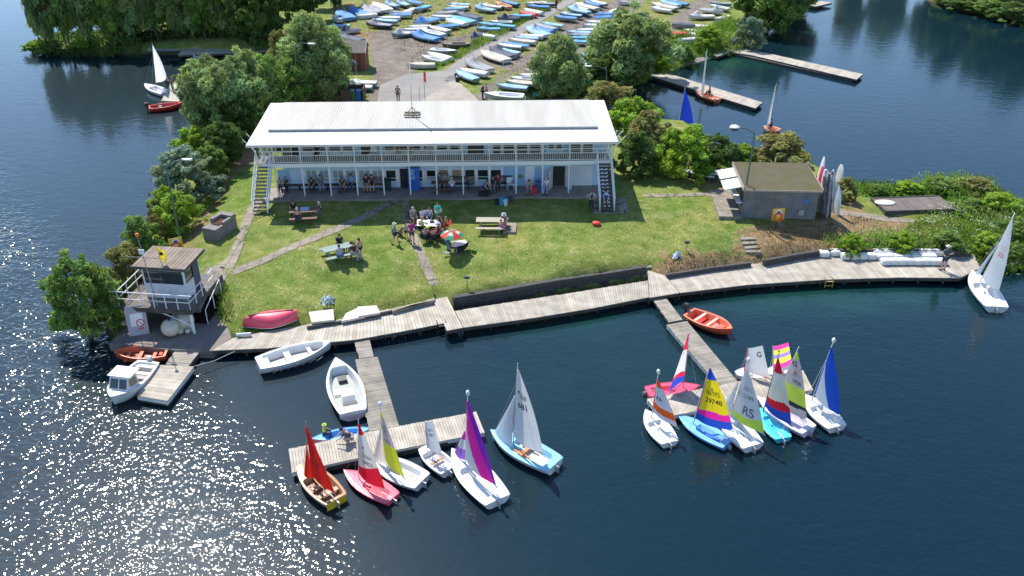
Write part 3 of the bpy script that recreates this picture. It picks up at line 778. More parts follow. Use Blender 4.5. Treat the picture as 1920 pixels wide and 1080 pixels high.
# lower storey cladding, full width
mb = MB(); mb.box(wx0, wx1, WY, WY + 0.12, 0.0, DECK - 0.22, col=(1, 1, 1)); mb.box(wx0, wx1, WY, WY + 0.12, DECK + 0.0, EAVE + 0.02, col=(1, 1, 1))
mb.build("front_cladding", CWALL, club)
def window(r, rows, cols=1, pane=GLASS, low=None, fr=0.06):
    """a framed window with a sub-part pane"""
    mb = MB(); x0, x1, z0, z1 = r
    mb.box(x0 - fr, x0, WY - 0.05, WY - 0.002, z0 - fr, z1 + fr); mb.box(x1, x1 + fr, WY - 0.05, WY - 0.002, z0 - fr, z1 + fr)
    mb.box(x0, x1, WY - 0.05, WY - 0.002, z1, z1 + fr); mb.box(x0 - 0.03 - fr, x1 + 0.03 + fr, WY - 0.09, WY - 0.002, z0 - fr - 0.04, z0 - 0.003)
    for k in rows:
        z = z0 + (z1 - z0) * k; mb.box(x0 + 0.002, x1 - 0.002, WY - 0.045, WY - 0.006, z - 0.03, z + 0.03)
    for k in range(1, cols):
        x = x0 + (x1 - x0) * k / cols; mb.box(x - 0.022, x + 0.022, WY - 0.043, WY - 0.007, z0 + 0.002, z1 - 0.002)
    w = mb.build("window", WHITE, club)
    mb = MB(); mb.box(x0, x1, WY - 0.022, WY - 0.004, z0, z1); mb.build("pane", pane, w)
    return w
for (x0, x1, p_) in [(585, 665, CURT), (692, 760, CURT), (800, 880, CURT), (905, 980, CURT), (1010, 1095, CURT), (1122, 1198, CURT), (1228, 1305, GLASS), (1487, 1520, GLASS), (1550, 1625, GLASS)]:
    window(rect(Z1, x0, 645, x1, 728), (0.24,), 2 if p_ is CURT else 1, p_)
for (x0, x1, p_) in [(2, 70, GLASS), (102, 175, BLIND), (208, 280, BLIND), (312, 388, GLASS), (415, 495, GLASS), (520, 600, GLASS)]:
    window(rect(Z2, x0, 640, x1, 716), (0.26,), 1, p_)
for k, (x0, x1) in enumerate([(352, 450), (472, 560)]): panel("cladding_panel", rect(Z1, x0, 640, x1, 785), WY - 0.02, WY - 0.002, (CBLUE if k == 0 else CWALL))
for (x0, x1, m_) in [(622, 720, CBLUE), (738, 796, CBLUE), (876, 932, CBLUE)]: panel("cladding_panel", rect(Z2, x0, 616, x1, 788), WY - 0.02, WY - 0.002, m_)
# white piers between the bays
for x in [568, 676, 780, 892, 994, 1108, 1212, 1320, 1532, 1635]: panel("pier", rect(Z1, x - 7, 632, x + 7, 785), WY - 0.03, WY - 0.003, CWHITE)
for x in [84, 190, 296, 400, 506, 612]: panel("pier", rect(Z2, x - 8, 615, x + 8, 788), WY - 0.03, WY - 0.003, CWHITE)
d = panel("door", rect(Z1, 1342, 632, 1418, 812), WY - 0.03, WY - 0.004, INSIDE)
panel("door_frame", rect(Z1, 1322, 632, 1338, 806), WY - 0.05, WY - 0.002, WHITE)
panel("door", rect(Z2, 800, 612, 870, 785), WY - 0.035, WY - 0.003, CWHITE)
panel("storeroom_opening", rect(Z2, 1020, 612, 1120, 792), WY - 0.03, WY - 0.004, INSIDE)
r = rect(Z2, 1158, 606, 1340, 785)
mb = MB(); n = 16
for k in range(n):
    z0 = r[2] + (r[3] - r[2]) * k / n; z1 = r[2] + (r[3] - r[2]) * (k + 1) / n - 0.012
    mb.box(r[0], r[1], WY - 0.06, WY - 0.002, z0, z1)
mb.build("roller_door", CWHITE, club)
# the two store room doors standing open
for (px, sgn, ang) in [(1020, -1, 78), (1122, 1, 74)]:
    r = rect(Z2, px - 1, 616, px + 1, 805, WY)
    mb = MB(); mb.box(0, 0.92, -0.025, 0.025, 0.04, r[3]); dr = mb.build("open_door", WHITE if sgn < 0 else CWHITE, club)
    dr.location = (r[0], WY - 0.05, 0); dr.rotation_euler = (0, 0, R(-90 + (-1 if sgn < 0 else 1) * (90 - ang) * 1.6))
# green round life jacket sign on the blue panel
r = rect(Z2, 738, 665, 778, 722)
mb = MB(); cxx = (r[0] + r[1]) / 2; czz = (r[2] + r[3]) / 2; rr = (r[1] - r[0]) / 2
mb.tube([(cxx, WY - 0.05, czz), (cxx, WY - 0.022, czz)], rr, 20); mb.build("round_plaque", pm("moss_green_paint", (0.10, 0.20, 0.04), (0.2, 0.26, 0.06), 8, 0.6), club)
# upper storey
for (x0, x1) in [(550, 635), (662, 735), (768, 855), (880, 955), (1217, 1290), (1315, 1400), (1422, 1505), (1535, 1612)]:
    window(rect(Z1, x0, 449, x1, 486), (0.5,), 1, GLASS)
    panel("cladding_panel", rect(Z1, x0, 493, x1, 550), WY - 0.02, WY - 0.003, CWHITE)
for (x0, x1) in [(2, 62), (86, 165), (192, 260)]:
    window(rect(Z2, x0, 437, x1, 474), (0.5,), 1, GLASS)
    panel("cladding_panel", rect(Z2, x0, 482, x1, 540), WY - 0.02, WY - 0.003, CWHITE)
window(rect(Z1, 336, 450, 384, 488), (), 1, GLASS); 
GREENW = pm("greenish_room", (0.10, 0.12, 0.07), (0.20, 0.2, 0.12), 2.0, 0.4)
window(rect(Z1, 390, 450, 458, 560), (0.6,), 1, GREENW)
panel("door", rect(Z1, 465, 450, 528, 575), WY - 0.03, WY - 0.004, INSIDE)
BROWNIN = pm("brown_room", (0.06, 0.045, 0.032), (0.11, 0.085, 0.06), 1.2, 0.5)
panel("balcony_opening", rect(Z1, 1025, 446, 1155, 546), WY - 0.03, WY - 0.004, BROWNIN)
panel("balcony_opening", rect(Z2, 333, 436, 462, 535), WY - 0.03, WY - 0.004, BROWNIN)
for (x0, x1) in [(538, 598), (626, 706), (732, 814), (838, 920), (1166, 1244), (1266, 1344)]:
    window(rect(Z2, x0, 430, x1, 530), (0.45, 0.8), 1, GLASS)
for (x0, x1) in [(986, 1030), (1052, 1096)]: window(rect(Z2, x0, 430, x1, 470), (0.5,), 1, GLASS)
panel("cladding_panel", rect(Z2, 930, 425, 966, 540), WY - 0.02, WY - 0.003, CBLUE); panel("cladding_panel", rect(Z2, 1112, 425, 1150, 540), WY - 0.02, WY - 0.003, CBLUE)
for x in [642, 748, 866, 968, 1300, 1412, 1520]: panel("pier", rect(Z1, x - 6, 446, x + 6, 560), WY - 0.03, WY - 0.003, WHITE)
for x in [74, 178, 280, 524, 614, 718, 826, 930, 1254]: panel("pier", rect(Z2, x - 7, 425, x + 7, 545), WY - 0.03, WY - 0.003, WHITE)
# balcony
bx0 = -0.95; bx1 = onplane(1143, 312, 0)[0]
mb = MB(); mb.box(bx0, bx1, -0.10, WY - 0.003, DECK - 0.10, DECK); mb.build("balcony_deck", DECKM, club)
mb = MB(); mb.box(bx0, bx1, -0.16, -0.103, DECK - 0.26, DECK + 0.03); mb.build("deck_fascia", WSTEEL, club)
mb = MB()
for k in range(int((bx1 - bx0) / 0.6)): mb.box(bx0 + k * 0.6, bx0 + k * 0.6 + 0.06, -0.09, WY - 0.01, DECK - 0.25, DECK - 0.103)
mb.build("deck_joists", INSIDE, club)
mb = MB()
mb.box(bx0, bx1, -0.14, -0.08, DECK + 0.92, DECK + 0.98); mb.box(bx0, bx1, -0.13, -0.09, DECK + 0.09, DECK + 0.13); mb.box(bx0, bx1, -0.13, -0.09, DECK + 0.62, DECK + 0.66)
x = bx0 + 0.1
while x < bx1:
    mb.box(x - 0.013, x + 0.013, -0.122, -0.098, DECK + 0.13, DECK + 0.62); x += 0.135
mb.build("balcony_railing", WSTEEL, club)
for k in range(12):
    mb = MB(); x = k * BAY
    if x > bx1: break
    mb.box(x - 0.045, x + 0.045, -0.05, 0.04, 0.0, EAVE - 0.04)
    mb.box(x - 0.03, x + 0.03, 0.04, WY - 0.01, EAVE - 0.2, EAVE - 0.1)
    mb.build("veranda_post", WSTEEL, club)
# raking end struts that carry the roof corners
for sx_, x in ((-1, bx0), (1, bx1)):
    for y in (-0.05, WY * 0.8):
        mb = MB(); mb.tube([(x, y, DECK - 0.1), (x + sx_ * 0.55, y - 0.05, EAVE - 0.06)], 0.05, 6); mb.tube([(x + sx_ * 0.2, y, DECK + 0.9), (x + sx_ * 1.05, y, EAVE - 0.05)], 0.035, 6)
        mb.tube([(x - sx_ * 0.4, y, DECK + 0.1), (x - sx_ * 0.05, y, EAVE - 0.04)], 0.035, 6)
        mb.build("roof_strut", WSTEEL, club)
    mb = MB(); mb.box(x - 0.02, x + 0.02, -0.1, WY + 2.2, DECK + 0.9, DECK + 0.96)
    for q in range(9): mb.box(x - 0.015, x + 0.015, 0.1 + q * 0.4, 0.13 + q * 0.4, DECK, DECK + 0.9)
    mb.build("end_railing", WSTEEL, club)
# veranda paving
mb = MB(); mb.box(-1.0, bx1 + 0.3, -0.75, WY + 0.1, -0.4, 0.05); mb.build("veranda_paving", PAVE, club)
# stairs at both ends, running down towards the lake
def stair(xc, w, run, top, solid):
    st = MB(); n = 13
    for k in range(n):
        z = top - top * (k + 1) / (n + 1); y = -0.10 - run * (k + 0.5) / n
        st.box(xc - w / 2, xc + w / 2, y - 0.14, y + 0.12, z - 0.04, z)
        if solid: st.box(xc - w / 2, xc + w / 2, y + 0.122, y + 0.14, z - 0.2, z)
    s = st.build("staircase", pm("dark_steps", (0.075, 0.07, 0.062), (0.12, 0.11, 0.1), 3, 0.9), club)
    for sg in (-1, 1):
        m_ = MB(); x = xc + sg * (w / 2 + 0.04)
        A = Vector((x, -0.12, top)); B = Vector((x, -0.12 - run, 0.02))
        vs = []
        for dx in (-0.025, 0.025):
            vs += [A + Vector((dx, 0, -0.24)), A + Vector((dx, 0, 0.03)), B + Vector((dx, 0, 0.24)), B + Vector((dx, 0, -0.0))]
        m_.faces(vs, [(0, 1, 2, 3), (7, 6, 5, 4), (0, 4, 5, 1), (1, 5, 6, 2), (2, 6, 7, 3), (3, 7, 4, 0)])
        m_.build("stringer", WSTEEL, s)
        m_ = MB(); m_.tube([A + Vector((0, 0.05, 1.0)), B + Vector((0, 0, 1.0))], 0.04, 6); m_.tube([A + Vector((0, 0.05, 0.55)), B + Vector((0, 0, 0.55))], 0.025, 5)
        for q in range(6): p_ = A.lerp(B, q / 5); m_.tube([p_, p_ + Vector((0, 0, 1.0))], 0.028, 5)
        m_.build("handrail", WSTEEL, s)
    if solid:
        m_ = MB()
        for k in range(2, n):
            for q in (-0.16, 0.16):
                z = top - top * (k + 0.0) / (n + 1); y = -0.10 - run * (k - 0.36) / n
                m_.box(xc + q - 0.07, xc + q + 0.07, y - 0.115, y - 0.10, z - 0.11, z - 0.035) if (k + (q > 0)) % 1 == 0 else None
        m_.build("tread_marks", WHITE, s)
    return s
sL = onplane(497, 315, -0.1)[0]; sR = onplane(1131, 315, -0.1)[0]
sb = gp(491, 401, GZ) - O0; run = -sb.dot(ey) - 0.1
stair(sL, 0.95, max(2.0, run), DECK, False)
sb = gp(1139, 396, GZ) - O0; run = -sb.dot(ey) - 0.1
stair(sR, 0.95, max(2.0, run), DECK, True)
mb = MB(); mb.box(sL - 0.55, sL + 0.55, -0.12, WY, DECK - 0.09, DECK - 0.005); mb.build("stair_landing", DECKM, club)
def cl(s, y, h=0.0):
    """clubhouse coordinates to the world"""
    return O0 + ex * s + ey * y + Vector((0, 0, h))
# aerial on the roof
b_ = gp(773, 215, ZM + 0.18)
ant = empty("roof_aerial", b_, yaw, "tall thin aerial mast weighted with blocks on the white roof", "aerial")
GALV = pm("galvanised_steel", (0.45, 0.46, 0.46), (0.35, 0.36, 0.36), 6, 0.45, metal=0.6)
mb = MB(); L_ = seen_up(b_, 768, 112); mb.tube([(0, 0, 0.05), (0, 0, L_)], [0.035, 0.02], 6)
mb.build("mast", GALV, ant)
mb = MB(); mb.tube([(0, 0, L_ * 0.96), (0, 0, L_ * 0.55)], 0.05, 8); mb.build("antenna_rod", WHITE, ant)
mb = MB()
for k in range(4):
    mb.tube([(0, 0, 0.6), (0.55 * math.cos(k * 1.57 + .78), 0.4 * math.sin(k * 1.57 + .78), 0.06)], 0.02, 5)
for (i, j) in ((-1, -1), (1, -1), (-1, 1), (1, 1), (0, 1), (0, -1)): mb.box(i * 0.4 - 0.18, i * 0.4 + 0.18, j * 0.3 - 0.1, j * 0.3 + 0.1, 0.02, 0.15)
mb.box(-0.62, 0.62, -0.32, -0.27, 0.0, 0.05); mb.box(-0.62, 0.62, 0.27, 0.32, 0.0, 0.05)
mb.build("ballast_frame", pm("concrete_blocks", (0.32, 0.27, 0.2), (0.24, 0.2, 0.16), 5, 0.9), ant)

# ---------------------------------------------------------------- foliage
def quadmesh(name, C, A, B, colr, mats, mat_i=None):
    """C centres, A and B half axes (n,3): one small leaf face each"""
    n = len(C)
    V = np.stack([C - A, C + B * 0.9, C + A, C - B], 1).reshape(-1, 3).astype(np.float32)
    me = bpy.data.meshes.new(name)
    me.vertices.add(4 * n); me.vertices.foreach_set("co", V.ravel())
    me.loops.add(4 * n); me.loops.foreach_set("vertex_index", np.arange(4 * n, dtype=np.int32))
    me.polygons.add(n); me.polygons.foreach_set("loop_start", np.arange(0, 4 * n, 4, dtype=np.int32)); me.polygons.foreach_set("loop_total", np.full(n, 4, np.int32))
    for m in mats: me.materials.append(m)
    if mat_i is not None: me.polygons.foreach_set("material_index", mat_i.astype(np.int32))
    me.update(calc_edges=True)
    c = np.ones((4 * n, 4), np.float32); c[:, :3] = np.repeat(colr, 4, 0)
    at = me.attributes.new("Col", 'FLOAT_COLOR', 'CORNER'); at.data.foreach_set("color", c.ravel())
    return me
def unit(a): return a / (np.linalg.norm(a, axis=1, keepdims=True) + 1e-9)
def leafy(name, c1, c2):
    return pm(name, c1, c2, 0.8, 0.75, attr=True, trans=0.42, spec=0.2, thr=(0.38, 0.62))
LEAF = dict(
    willow=leafy("willow_leaves", (0.25, 0.35, 0.12), (0.38, 0.47, 0.18)),
    dark=leafy("dark_leaves", (0.085, 0.16, 0.04), (0.15, 0.24, 0.055)),
    bright=leafy("bright_leaves", (0.22, 0.38, 0.035), (0.36, 0.50, 0.06)),
    olive=leafy("olive_leaves", (0.25, 0.25, 0.075), (0.36, 0.34, 0.11)),
    grey=leafy("grey_green_leaves", (0.24, 0.32, 0.20), (0.35, 0.43, 0.27)),
    mid=leafy("green_leaves", (0.17, 0.29, 0.06), (0.27, 0.39, 0.09)),
)
BARK = pm("bark", (0.10, 0.085, 0.065), (0.16, 0.14, 0.11), 3, 0.95, 0.02, 8, stretch=(1, 1, 0.3))
def crown_mesh(seed, kind, n=7000, clumps=46, leaf=0.115, low=0.12, droop=0.0, thin=0.0):
    """a crown in a unit box: x,y in -0.5..0.5 and z in 0..1; leaf is a share of the width of 6 m trees"""
    r = np.random.RandomState(seed)
    # clump centres on and inside a lumpy dome
    C = []
    while len(C) < clumps:
        p = r.uniform(-1, 1, 3)
        if np.linalg.norm(p) > 1: continue
        if np.linalg.norm(p) < 0.45 and r.rand() < 0.6: continue
        z = low + (1 - low) * (p[2] * 0.5 + 0.5)
        wd = 0.40 * (1.0 - 0.25 * (z - 0.45) ** 2 * 4) if low > 0.01 else 0.43 * (1.0 - 0.42 * z ** 2)
        if low <= 0.01 and z < 0.3: p = p / max(0.5, math.hypot(p[0], p[1])) * 0.95
        C.append((p[0] * wd, p[1] * wd, z * 0.92 + 0.02))
    C = np.array(C); rad = r.uniform(0.035, 0.12, clumps)
    q = r.rand(clumps) < 0.22; cc = np.array([0, 0, 0.5]); C[q] = cc + (C[q] - cc) * r.uniform(1.04, 1.2, (q.sum(), 1)); rad[q] *= 0.65; C[:, 2] = np.clip(C[:, 2], low * 0.5, 1.02)
    lobe = 1 + 0.16 * np.sin(np.arctan2(C[:, 1], C[:, 0]) * 3 + seed) + 0.10 * np.sin(C[:, 2] * 9 + seed * 2); C[:, :2] *= lobe[:, None]
    shade = r.uniform(0.68, 1.25, clumps); hue = r.uniform(-0.10, 0.10, clumps)
    k = r.choice(clumps, n, p=rad ** 2 / (rad ** 2).sum())
    d = unit(r.normal(size=(n, 3))); rr = rad[k] * r.uniform(0.25, 1.0, n) ** 0.45 * (1 + (r.rand(n) < 0.08) * r.uniform(0.1, 0.6, n))
    P = C[k] + d * rr[:, None] * np.array([1, 1, 0.78])
    P[:, 2] -= droop * rr * 1.2
    P[:, 2] = np.clip(P[:, 2], 0.01, 1.1)
    nrm = unit(d * 0.6 + r.normal(size=(n, 3)) * 0.7 + np.array([0, 0, 0.5]))
    t = unit(np.cross(nrm, r.normal(size=(n, 3)))); b = np.cross(nrm, t)
    if droop: t = unit(t + np.array([0, 0, -droop * 1.5])); b = unit(np.cross(nrm, t))
    s = leaf / 6.0 * r.uniform(0.55, 1.35, n)
    el = 1.9 if droop else 1.3
    col = np.stack([shade[k] * (1 + hue[k]) , shade[k], shade[k] * (1 - hue[k] * 1.5)], 1) * r.uniform(0.72, 1.25, n)[:, None]
    return quadmesh("crown", P, t * (s * el)[:, None], b * (s * 0.62)[:, None], col, [LEAF[kind]])
def trunk_mesh(seed, stems=1, spread=0.12):
    r = random.Random(seed); mb = MB()
    for s in range(stems):
        a = r.uniform(0, 6.28); q = spread * (s > 0)
        p0 = Vector((0.02 * math.cos(a) * (stems > 1), 0.02 * math.sin(a) * (stems > 1), -0.04))
        pts = [p0]; d = Vector((math.cos(a) * (0.12 + q), math.sin(a) * (0.12 + q), 1)).normalized()
        for i in range(4):
            pts.append(pts[-1] + d * 0.16); d = (d + Vector((r.uniform(-.2, .2), r.uniform(-.2, .2), 0))).normalized()
        mb.tube(pts, [0.026, 0.02, 0.015, 0.011, 0.006] if stems == 1 else [0.017, 0.013, 0.010, 0.007, 0.004], 6)
        for i in range(7):
            b0 = pts[r.choice([1, 2, 3])]; a2 = r.uniform(0, 6.28)
            e = b0 + Vector((math.cos(a2) * r.uniform(.15, .34), math.sin(a2) * r.uniform(.15, .34), r.uniform(.1, .3)))
            m = b0.lerp(e, .5) + Vector((0, 0, 0.03)); mb.tube([b0, m, e], [0.010, 0.006, 0.002], 5)
    me_o = mb.build("trunk", BARK); me = me_o.data; bpy.data.objects.remove(me_o); return me
TREES = {}
def proto(kind, v):
    key = (kind, v)
    if key not in TREES:
        sd = {'willow': 10, 'dark': 20, 'bright': 30, 'olive': 40, 'grey': 50, 'mid': 60, 'bush_bright': 70, 'bush_mid': 80, 'bush_olive': 90, 'bush_dark': 100, 'bush_grey': 110, 'tall': 120}[kind] + v
        if kind == 'willow': cm = crown_mesh(sd, 'willow', 17000, 150, 0.10, 0.05, 0.3)
        elif kind == 'tall': cm = crown_mesh(sd, 'mid' if v % 2 else 'willow', 13000, 120, 0.13, 0.18, 0.4)
        elif kind == 'dark': cm = crown_mesh(sd, 'dark', 12000, 120, 0.13, 0.08)
        elif kind.startswith('bush_'): cm = crown_mesh(sd, kind[5:], 11000, 95, 0.13, 0.0)
        else: cm = crown_mesh(sd, kind, 13000, 120, 0.12, 0.05)
        TREES[key] = (cm, trunk_mesh(sd, 4 if kind in ('willow', 'tall') else (3 if kind.startswith('bush') else 2)))
    return TREES[key]
def tree(kind, v, bx, by, topy, wpx, label, name=None, cat=None, group=None, z=None, h=None, w=None, rot=None):
    base = tp(bx, by) if z is None else gp(bx, by, z)
    if h is None: h = seen_up(base, bx, topy) * 1.02
    s = FPX / (base.y * _ct + (CAM_Z - base.z - h / 2) * _st)
    if w is None: w = wpx / s * 1.16
    cm, tm = proto(kind, v)
    bush = kind.startswith('bush')
    name = name or ("bush" if bush else ("willow_tree" if kind == 'willow' else "tree"))
    root = empty(name, base, rnd.uniform(0, 6.28) if rot is None else rot, label, cat or ("bush" if bush else "tree"), group)
    root.scale = (w, w * 0.92, h)
    for nm, me in (("trunk", tm), ("crown", cm)):
        o = bpy.data.objects.new(nm, me); COL.objects.link(o); o.parent = root
    return root
# ---------------------------------------------------------------- weeds, reeds: nobody could count them
def weeds(name, polys, z, dens, hgt, size, kinds, label, cols, flowers=0.0, seed=1, up=0.75, stuff=True):
    r = np.random.RandomState(seed); C = []; 
    for P in polys:
        W = np.array([[*gp(x, y, z)][:2] for x, y in P]); lo = W.min(0); hi = W.max(0)
        n = int((hi - lo).prod() * dens); q = r.uniform(lo, hi, (n, 2))
        q = q[_inside(q[:, 0], q[:, 1], W)]
        C.append(q)
    C = np.concatenate(C); n = len(C)
    patch = np.array([mnoise.noise(Vector((x * 0.45, y * 0.45, seed))) for x, y in C]); patch2 = np.array([mnoise.noise(Vector((x * 0.16, y * 0.16, seed + 9))) for x, y in C])
    keep = patch > -0.42; C = C[keep]; patch = patch[keep]; patch2 = patch2[keep]; n = len(C)
    H = hgt * (0.55 + 0.9 * (patch * 0.5 + 0.5)) * (0.8 + 0.5 * patch2)
    Z = np.clip(terrain(C[:, 0], C[:, 1]), 0, 9)
    hh = r.rand(n) ** 0.7
    P3 = np.stack([C[:, 0] + r.normal(size=n) * 0.05, C[:, 1] + r.normal(size=n) * 0.05, Z + H * hh], 1)
    nrm = unit(r.normal(size=(n, 3)) + np.array([0, 0, 0.4])); t = unit(np.cross(nrm, r.normal(size=(n, 3)))); t = unit(t * (1 - up) + np.array([0, 0, 1]) * up * (r.rand(n, 1) + .2)); b = unit(np.cross(nrm, t))
    s = size * r.uniform(0.6, 1.4, n)
    base = np.array(cols)[np.clip(((patch2 + 0.5) * len(cols) + r.normal(size=n) * 0.5).astype(int), 0, len(cols) - 1)]
    col = base * (r.uniform(0.7, 1.3, n) * (0.85 + 0.5 * patch))[:, None]
    mi = np.zeros(n)
    if flowers:
        cl = np.array([mnoise.noise(Vector((x * 0.8, y * 0.8, seed + 3))) for x, y in C])
        f = (r.rand(n) < flowers) & (cl > 0.05); mi[f] = 1; P3[f, 2] = Z[f] + H[f] * 1.06; t[f] = unit(r.normal(size=(f.sum(), 3)) * [1, 1, .15]); b[f] = unit(np.cross(np.tile([0, 0, 1.0], (f.sum(), 1)), t[f])); col[f] = 1.0; s[f] *= 0.55
    W_ = pm("white_flowers", (0.62, 0.63, 0.56), (0.5, 0.52, 0.44), 5, 0.9, attr=True)
    me = quadmesh(name, P3, t * (s * 1.5)[:, None], b * (s * 0.55)[:, None], col, [WEED, W_], mi)
    o = bpy.data.objects.new(name, me); COL.objects.link(o); tag(o, label, kind="stuff" if stuff else None); return o
WEED = pm("weed_leaves", (0.95, 0.95, 0.95), (1, 1, 1), 2, 0.8, attr=True, trans=0.3, spec=0.15)
# left shore, front to back
tree('bush_mid', 0, 172, 636, 474, 134, "big rounded dark green bush standing in the water left of the tower", z=0.0)
tree('bush_olive', 0, 246, 548, 452, 96, "olive brown shrub just behind the control tower platform")
tree('bush_mid', 1, 272, 482, 404, 84, "round mid green shrub on the left bank above the tower")
tree('bush_bright', 0, 338, 432, 358, 84, "fresh green shrub at the foot of the left lamp post")
tree('bush_olive', 1, 300, 455, 400, 40, "small olive shrub between two green shrubs on the left bank", "shrub", "shrub")
tree('bush_grey', 0, 358, 376, 276, 118, "broad grey green bush on the left shore beside the tall lamp post")
tree('bush_bright', 1, 372, 305, 238, 86, "yellow green bush on the left shore behind the grey green one")
tree('dark', 0, 428, 312, 222, 84, "dark green shrub at the top of the bare earth strip", "shrub", "shrub")
tree('dark', 1, 462, 272, 178, 92, "dark shadowy shrub close to the left end of the clubhouse roof", "shrub", "shrub")
tree('willow', 0, 412, 262, 92, 142, "large spreading grey green willow overhanging the left shore")
tree('willow', 1, 468, 236, 82, 120, "willow right of the large spreading one, nearest the clubhouse corner")
tree('mid', 0, 508, 226, 96, 100, "mid green tree touching the left back corner of the clubhouse")
tree('willow', 2, 590, 182, 16, 140, "tall feathery light green willow beside the brown wooden hut")
tree('willow', 0, 622, 190, 72, 92, "lower feathery willow right in front of the tall one beside the covered white boats")
tree('mid', 1, 556, 200, 100, 92, "bushy green tree in front of the left roof lamp post")
tree('olive', 0, 528, 130, 52, 52, "small yellowish olive tree behind the left grove")
# the wood at the upper left
for i, (bx, by, v, w, lab) in enumerate([(92, 88, 0, 62, "leaning willowy tree at the far left tip of the wooded spit"), (128, 86, 1, 70, "second tree along the wooded spit with bare leaning trunks"), (168, 84, 2, 74, "third tree on the spit, loose pale crown"), (212, 84, 3, 78, "fourth tree on the wooded spit above dark reflections"),
                                  (256, 82, 0, 80, "tree on the spit straight above the tall white sail"), (300, 80, 1, 80, "tree behind the left end of the shaded landing stage"), (344, 78, 2, 84, "tree behind the shaded landing stage, left of its middle"), (390, 80, 3, 84, "tree with yellow green tips behind the landing stage"), (436, 78, 0, 84, "tree over the right part of the shaded landing stage")]):
    tree('tall', v, bx, by, 0, w, lab, "tree", group="trees along the wooded spit", z=0.6, h=9.5 + (i % 3) * 1.2)
for i, (bx, by, v, w, lab) in enumerate([(482, 84, 0, 100, "dark tree behind the right end of the landing stage"), (520, 66, 1, 110, "deep green tree at the top edge left of the boat park"), (575, 40, 0, 110, "dark overhanging tree shading the blue covered boats"), (628, 12, 1, 90, "dark tree at the top edge above the first row of boats"), (330, 52, 0, 110, "dark tree in the second row of the wooded spit, left"), (410, 48, 1, 110, "dark tree in the second row of the wooded spit, middle"), (470, 30, 0, 110, "dark tree in the second row of the wooded spit, right"),
                                       (250, 62, 1, 100, "dark tree in the second row of the spit above the white sail")]):
    tree('dark', v, bx, by, 0, w, lab, "tree", h=9 + (i % 3))
for i, (bx, by, w, lab) in enumerate([(62, 97, 42, "low reedy bush at the tip of the wooded spit"), (100, 95, 52, "low bush with yellow tips on the spit"), (160, 95, 60, "low dark bush under the leaning trees"), (220, 93, 60, "low dark bush on the spit left of the white sail")]):
    tree('bush_mid' if i % 2 else 'bush_bright', i % 2, bx, by, 0, w, lab, h=1.3, z=0.2)
# right of the clubhouse
tree('bush_olive', 0, 1138, 232, 148, 112, "golden olive bush behind the right back corner of the clubhouse")
tree('bush_bright', 0, 1188, 268, 180, 108, "yellow green bush right of the clubhouse roof")
tree('bush_olive', 1, 1212, 300, 206, 100, "dull olive shrub between the yellow green bush and the bright round one")
tree('bush_dark', 0, 1196, 328, 246, 92, "dark green shrub with small flowers beside the right stairs lawn")
tree('bush_bright', 1, 1282, 330, 232, 116, "bright leafy round bush in front of the blue sail")
tree('bush_dark', 1, 1342, 326, 250, 92, "dark bush behind the paddle board and the round table")
tree('bush_olive', 0, 1452, 318, 246, 130, "golden green bush directly behind the grey shed")
tree('bush_bright', 0, 1392, 312, 268, 66, "low bright shrub between the lamp post and the shed roof", "shrub", "shrub")
tree('bush_olive', 1, 1580, 374, 332, 46, "small golden shrub right of the racked boards", "shrub", "shrub")
# the boat park
tree('willow', 1, 1178, 158, 4, 176, "huge round willow standing among the dinghies by the water")
tree('willow', 2, 1050, 172, 58, 112, "feathery light green willow between the dinghy rows")
tree('dark', 0, 1140, 172, 92, 104, "dark undergrowth tree below the huge round willow", "tree")
tree('dark', 1, 1086, 180, 120, 84, "dark shrub on the quay left of the huge willow", "shrub", "shrub")
tree('bush_grey', 0, 1400, 90, 26, 60, "pale green rounded bush at the water end of the reeds")
tree('bush_bright', 1, 1328, 90, 48, 60, "bright green bush in the reeds above the quay path")
tree('mid', 0, 1452, 62, 0, 110, "leafy tree at the top edge beside the blue water", h=8.5)
tree('mid', 1, 1398, 36, 0, 90, "leafy tree behind the covered cruisers", h=7.5)
tree('willow', 0, 1500, 26, 0, 84, "loose tree on the point above the far water", h=8.5)
tree('dark', 1, 1440, 20, 0, 100, "dark tree at the top edge behind the leafy one", h=9)
tree('bush_bright', 0, 1232, 132, 92, 60, "low bright bush on the quay bank right of the huge willow")
tree('bush_mid', 1, 1278, 112, 78, 52, "low green bush at the bend of the quay path")
tree('bush_bright', 0, 318, 410, 346, 62, "light shrub on the left bank between the lamp post and the grey green bush")
tree('bush_mid', 1, 212, 590, 520, 64, "green shrub squeezed between the big left bush and the tower railing")
tree('bush_mid', 0, 400, 338, 268, 66, "green shrub above the bare earth strip, left of the dark shrub")
tree('bush_olive', 1, 300, 420, 372, 44, "small olive shrub at the water edge left of the lamp post", "shrub", "shrub")
weeds("undergrowth", [[(60, 98), (150, 101), (262, 100), (270, 84), (520, 78), (440, 60), (300, 62), (110, 74), (56, 84)]], .6, 26, 1.1, 0.16, None, "dark undergrowth beneath the trees of the wooded spit", [(.05, .09, .02), (.08, .14, .03), (.12, .2, .04)], 0, 15)
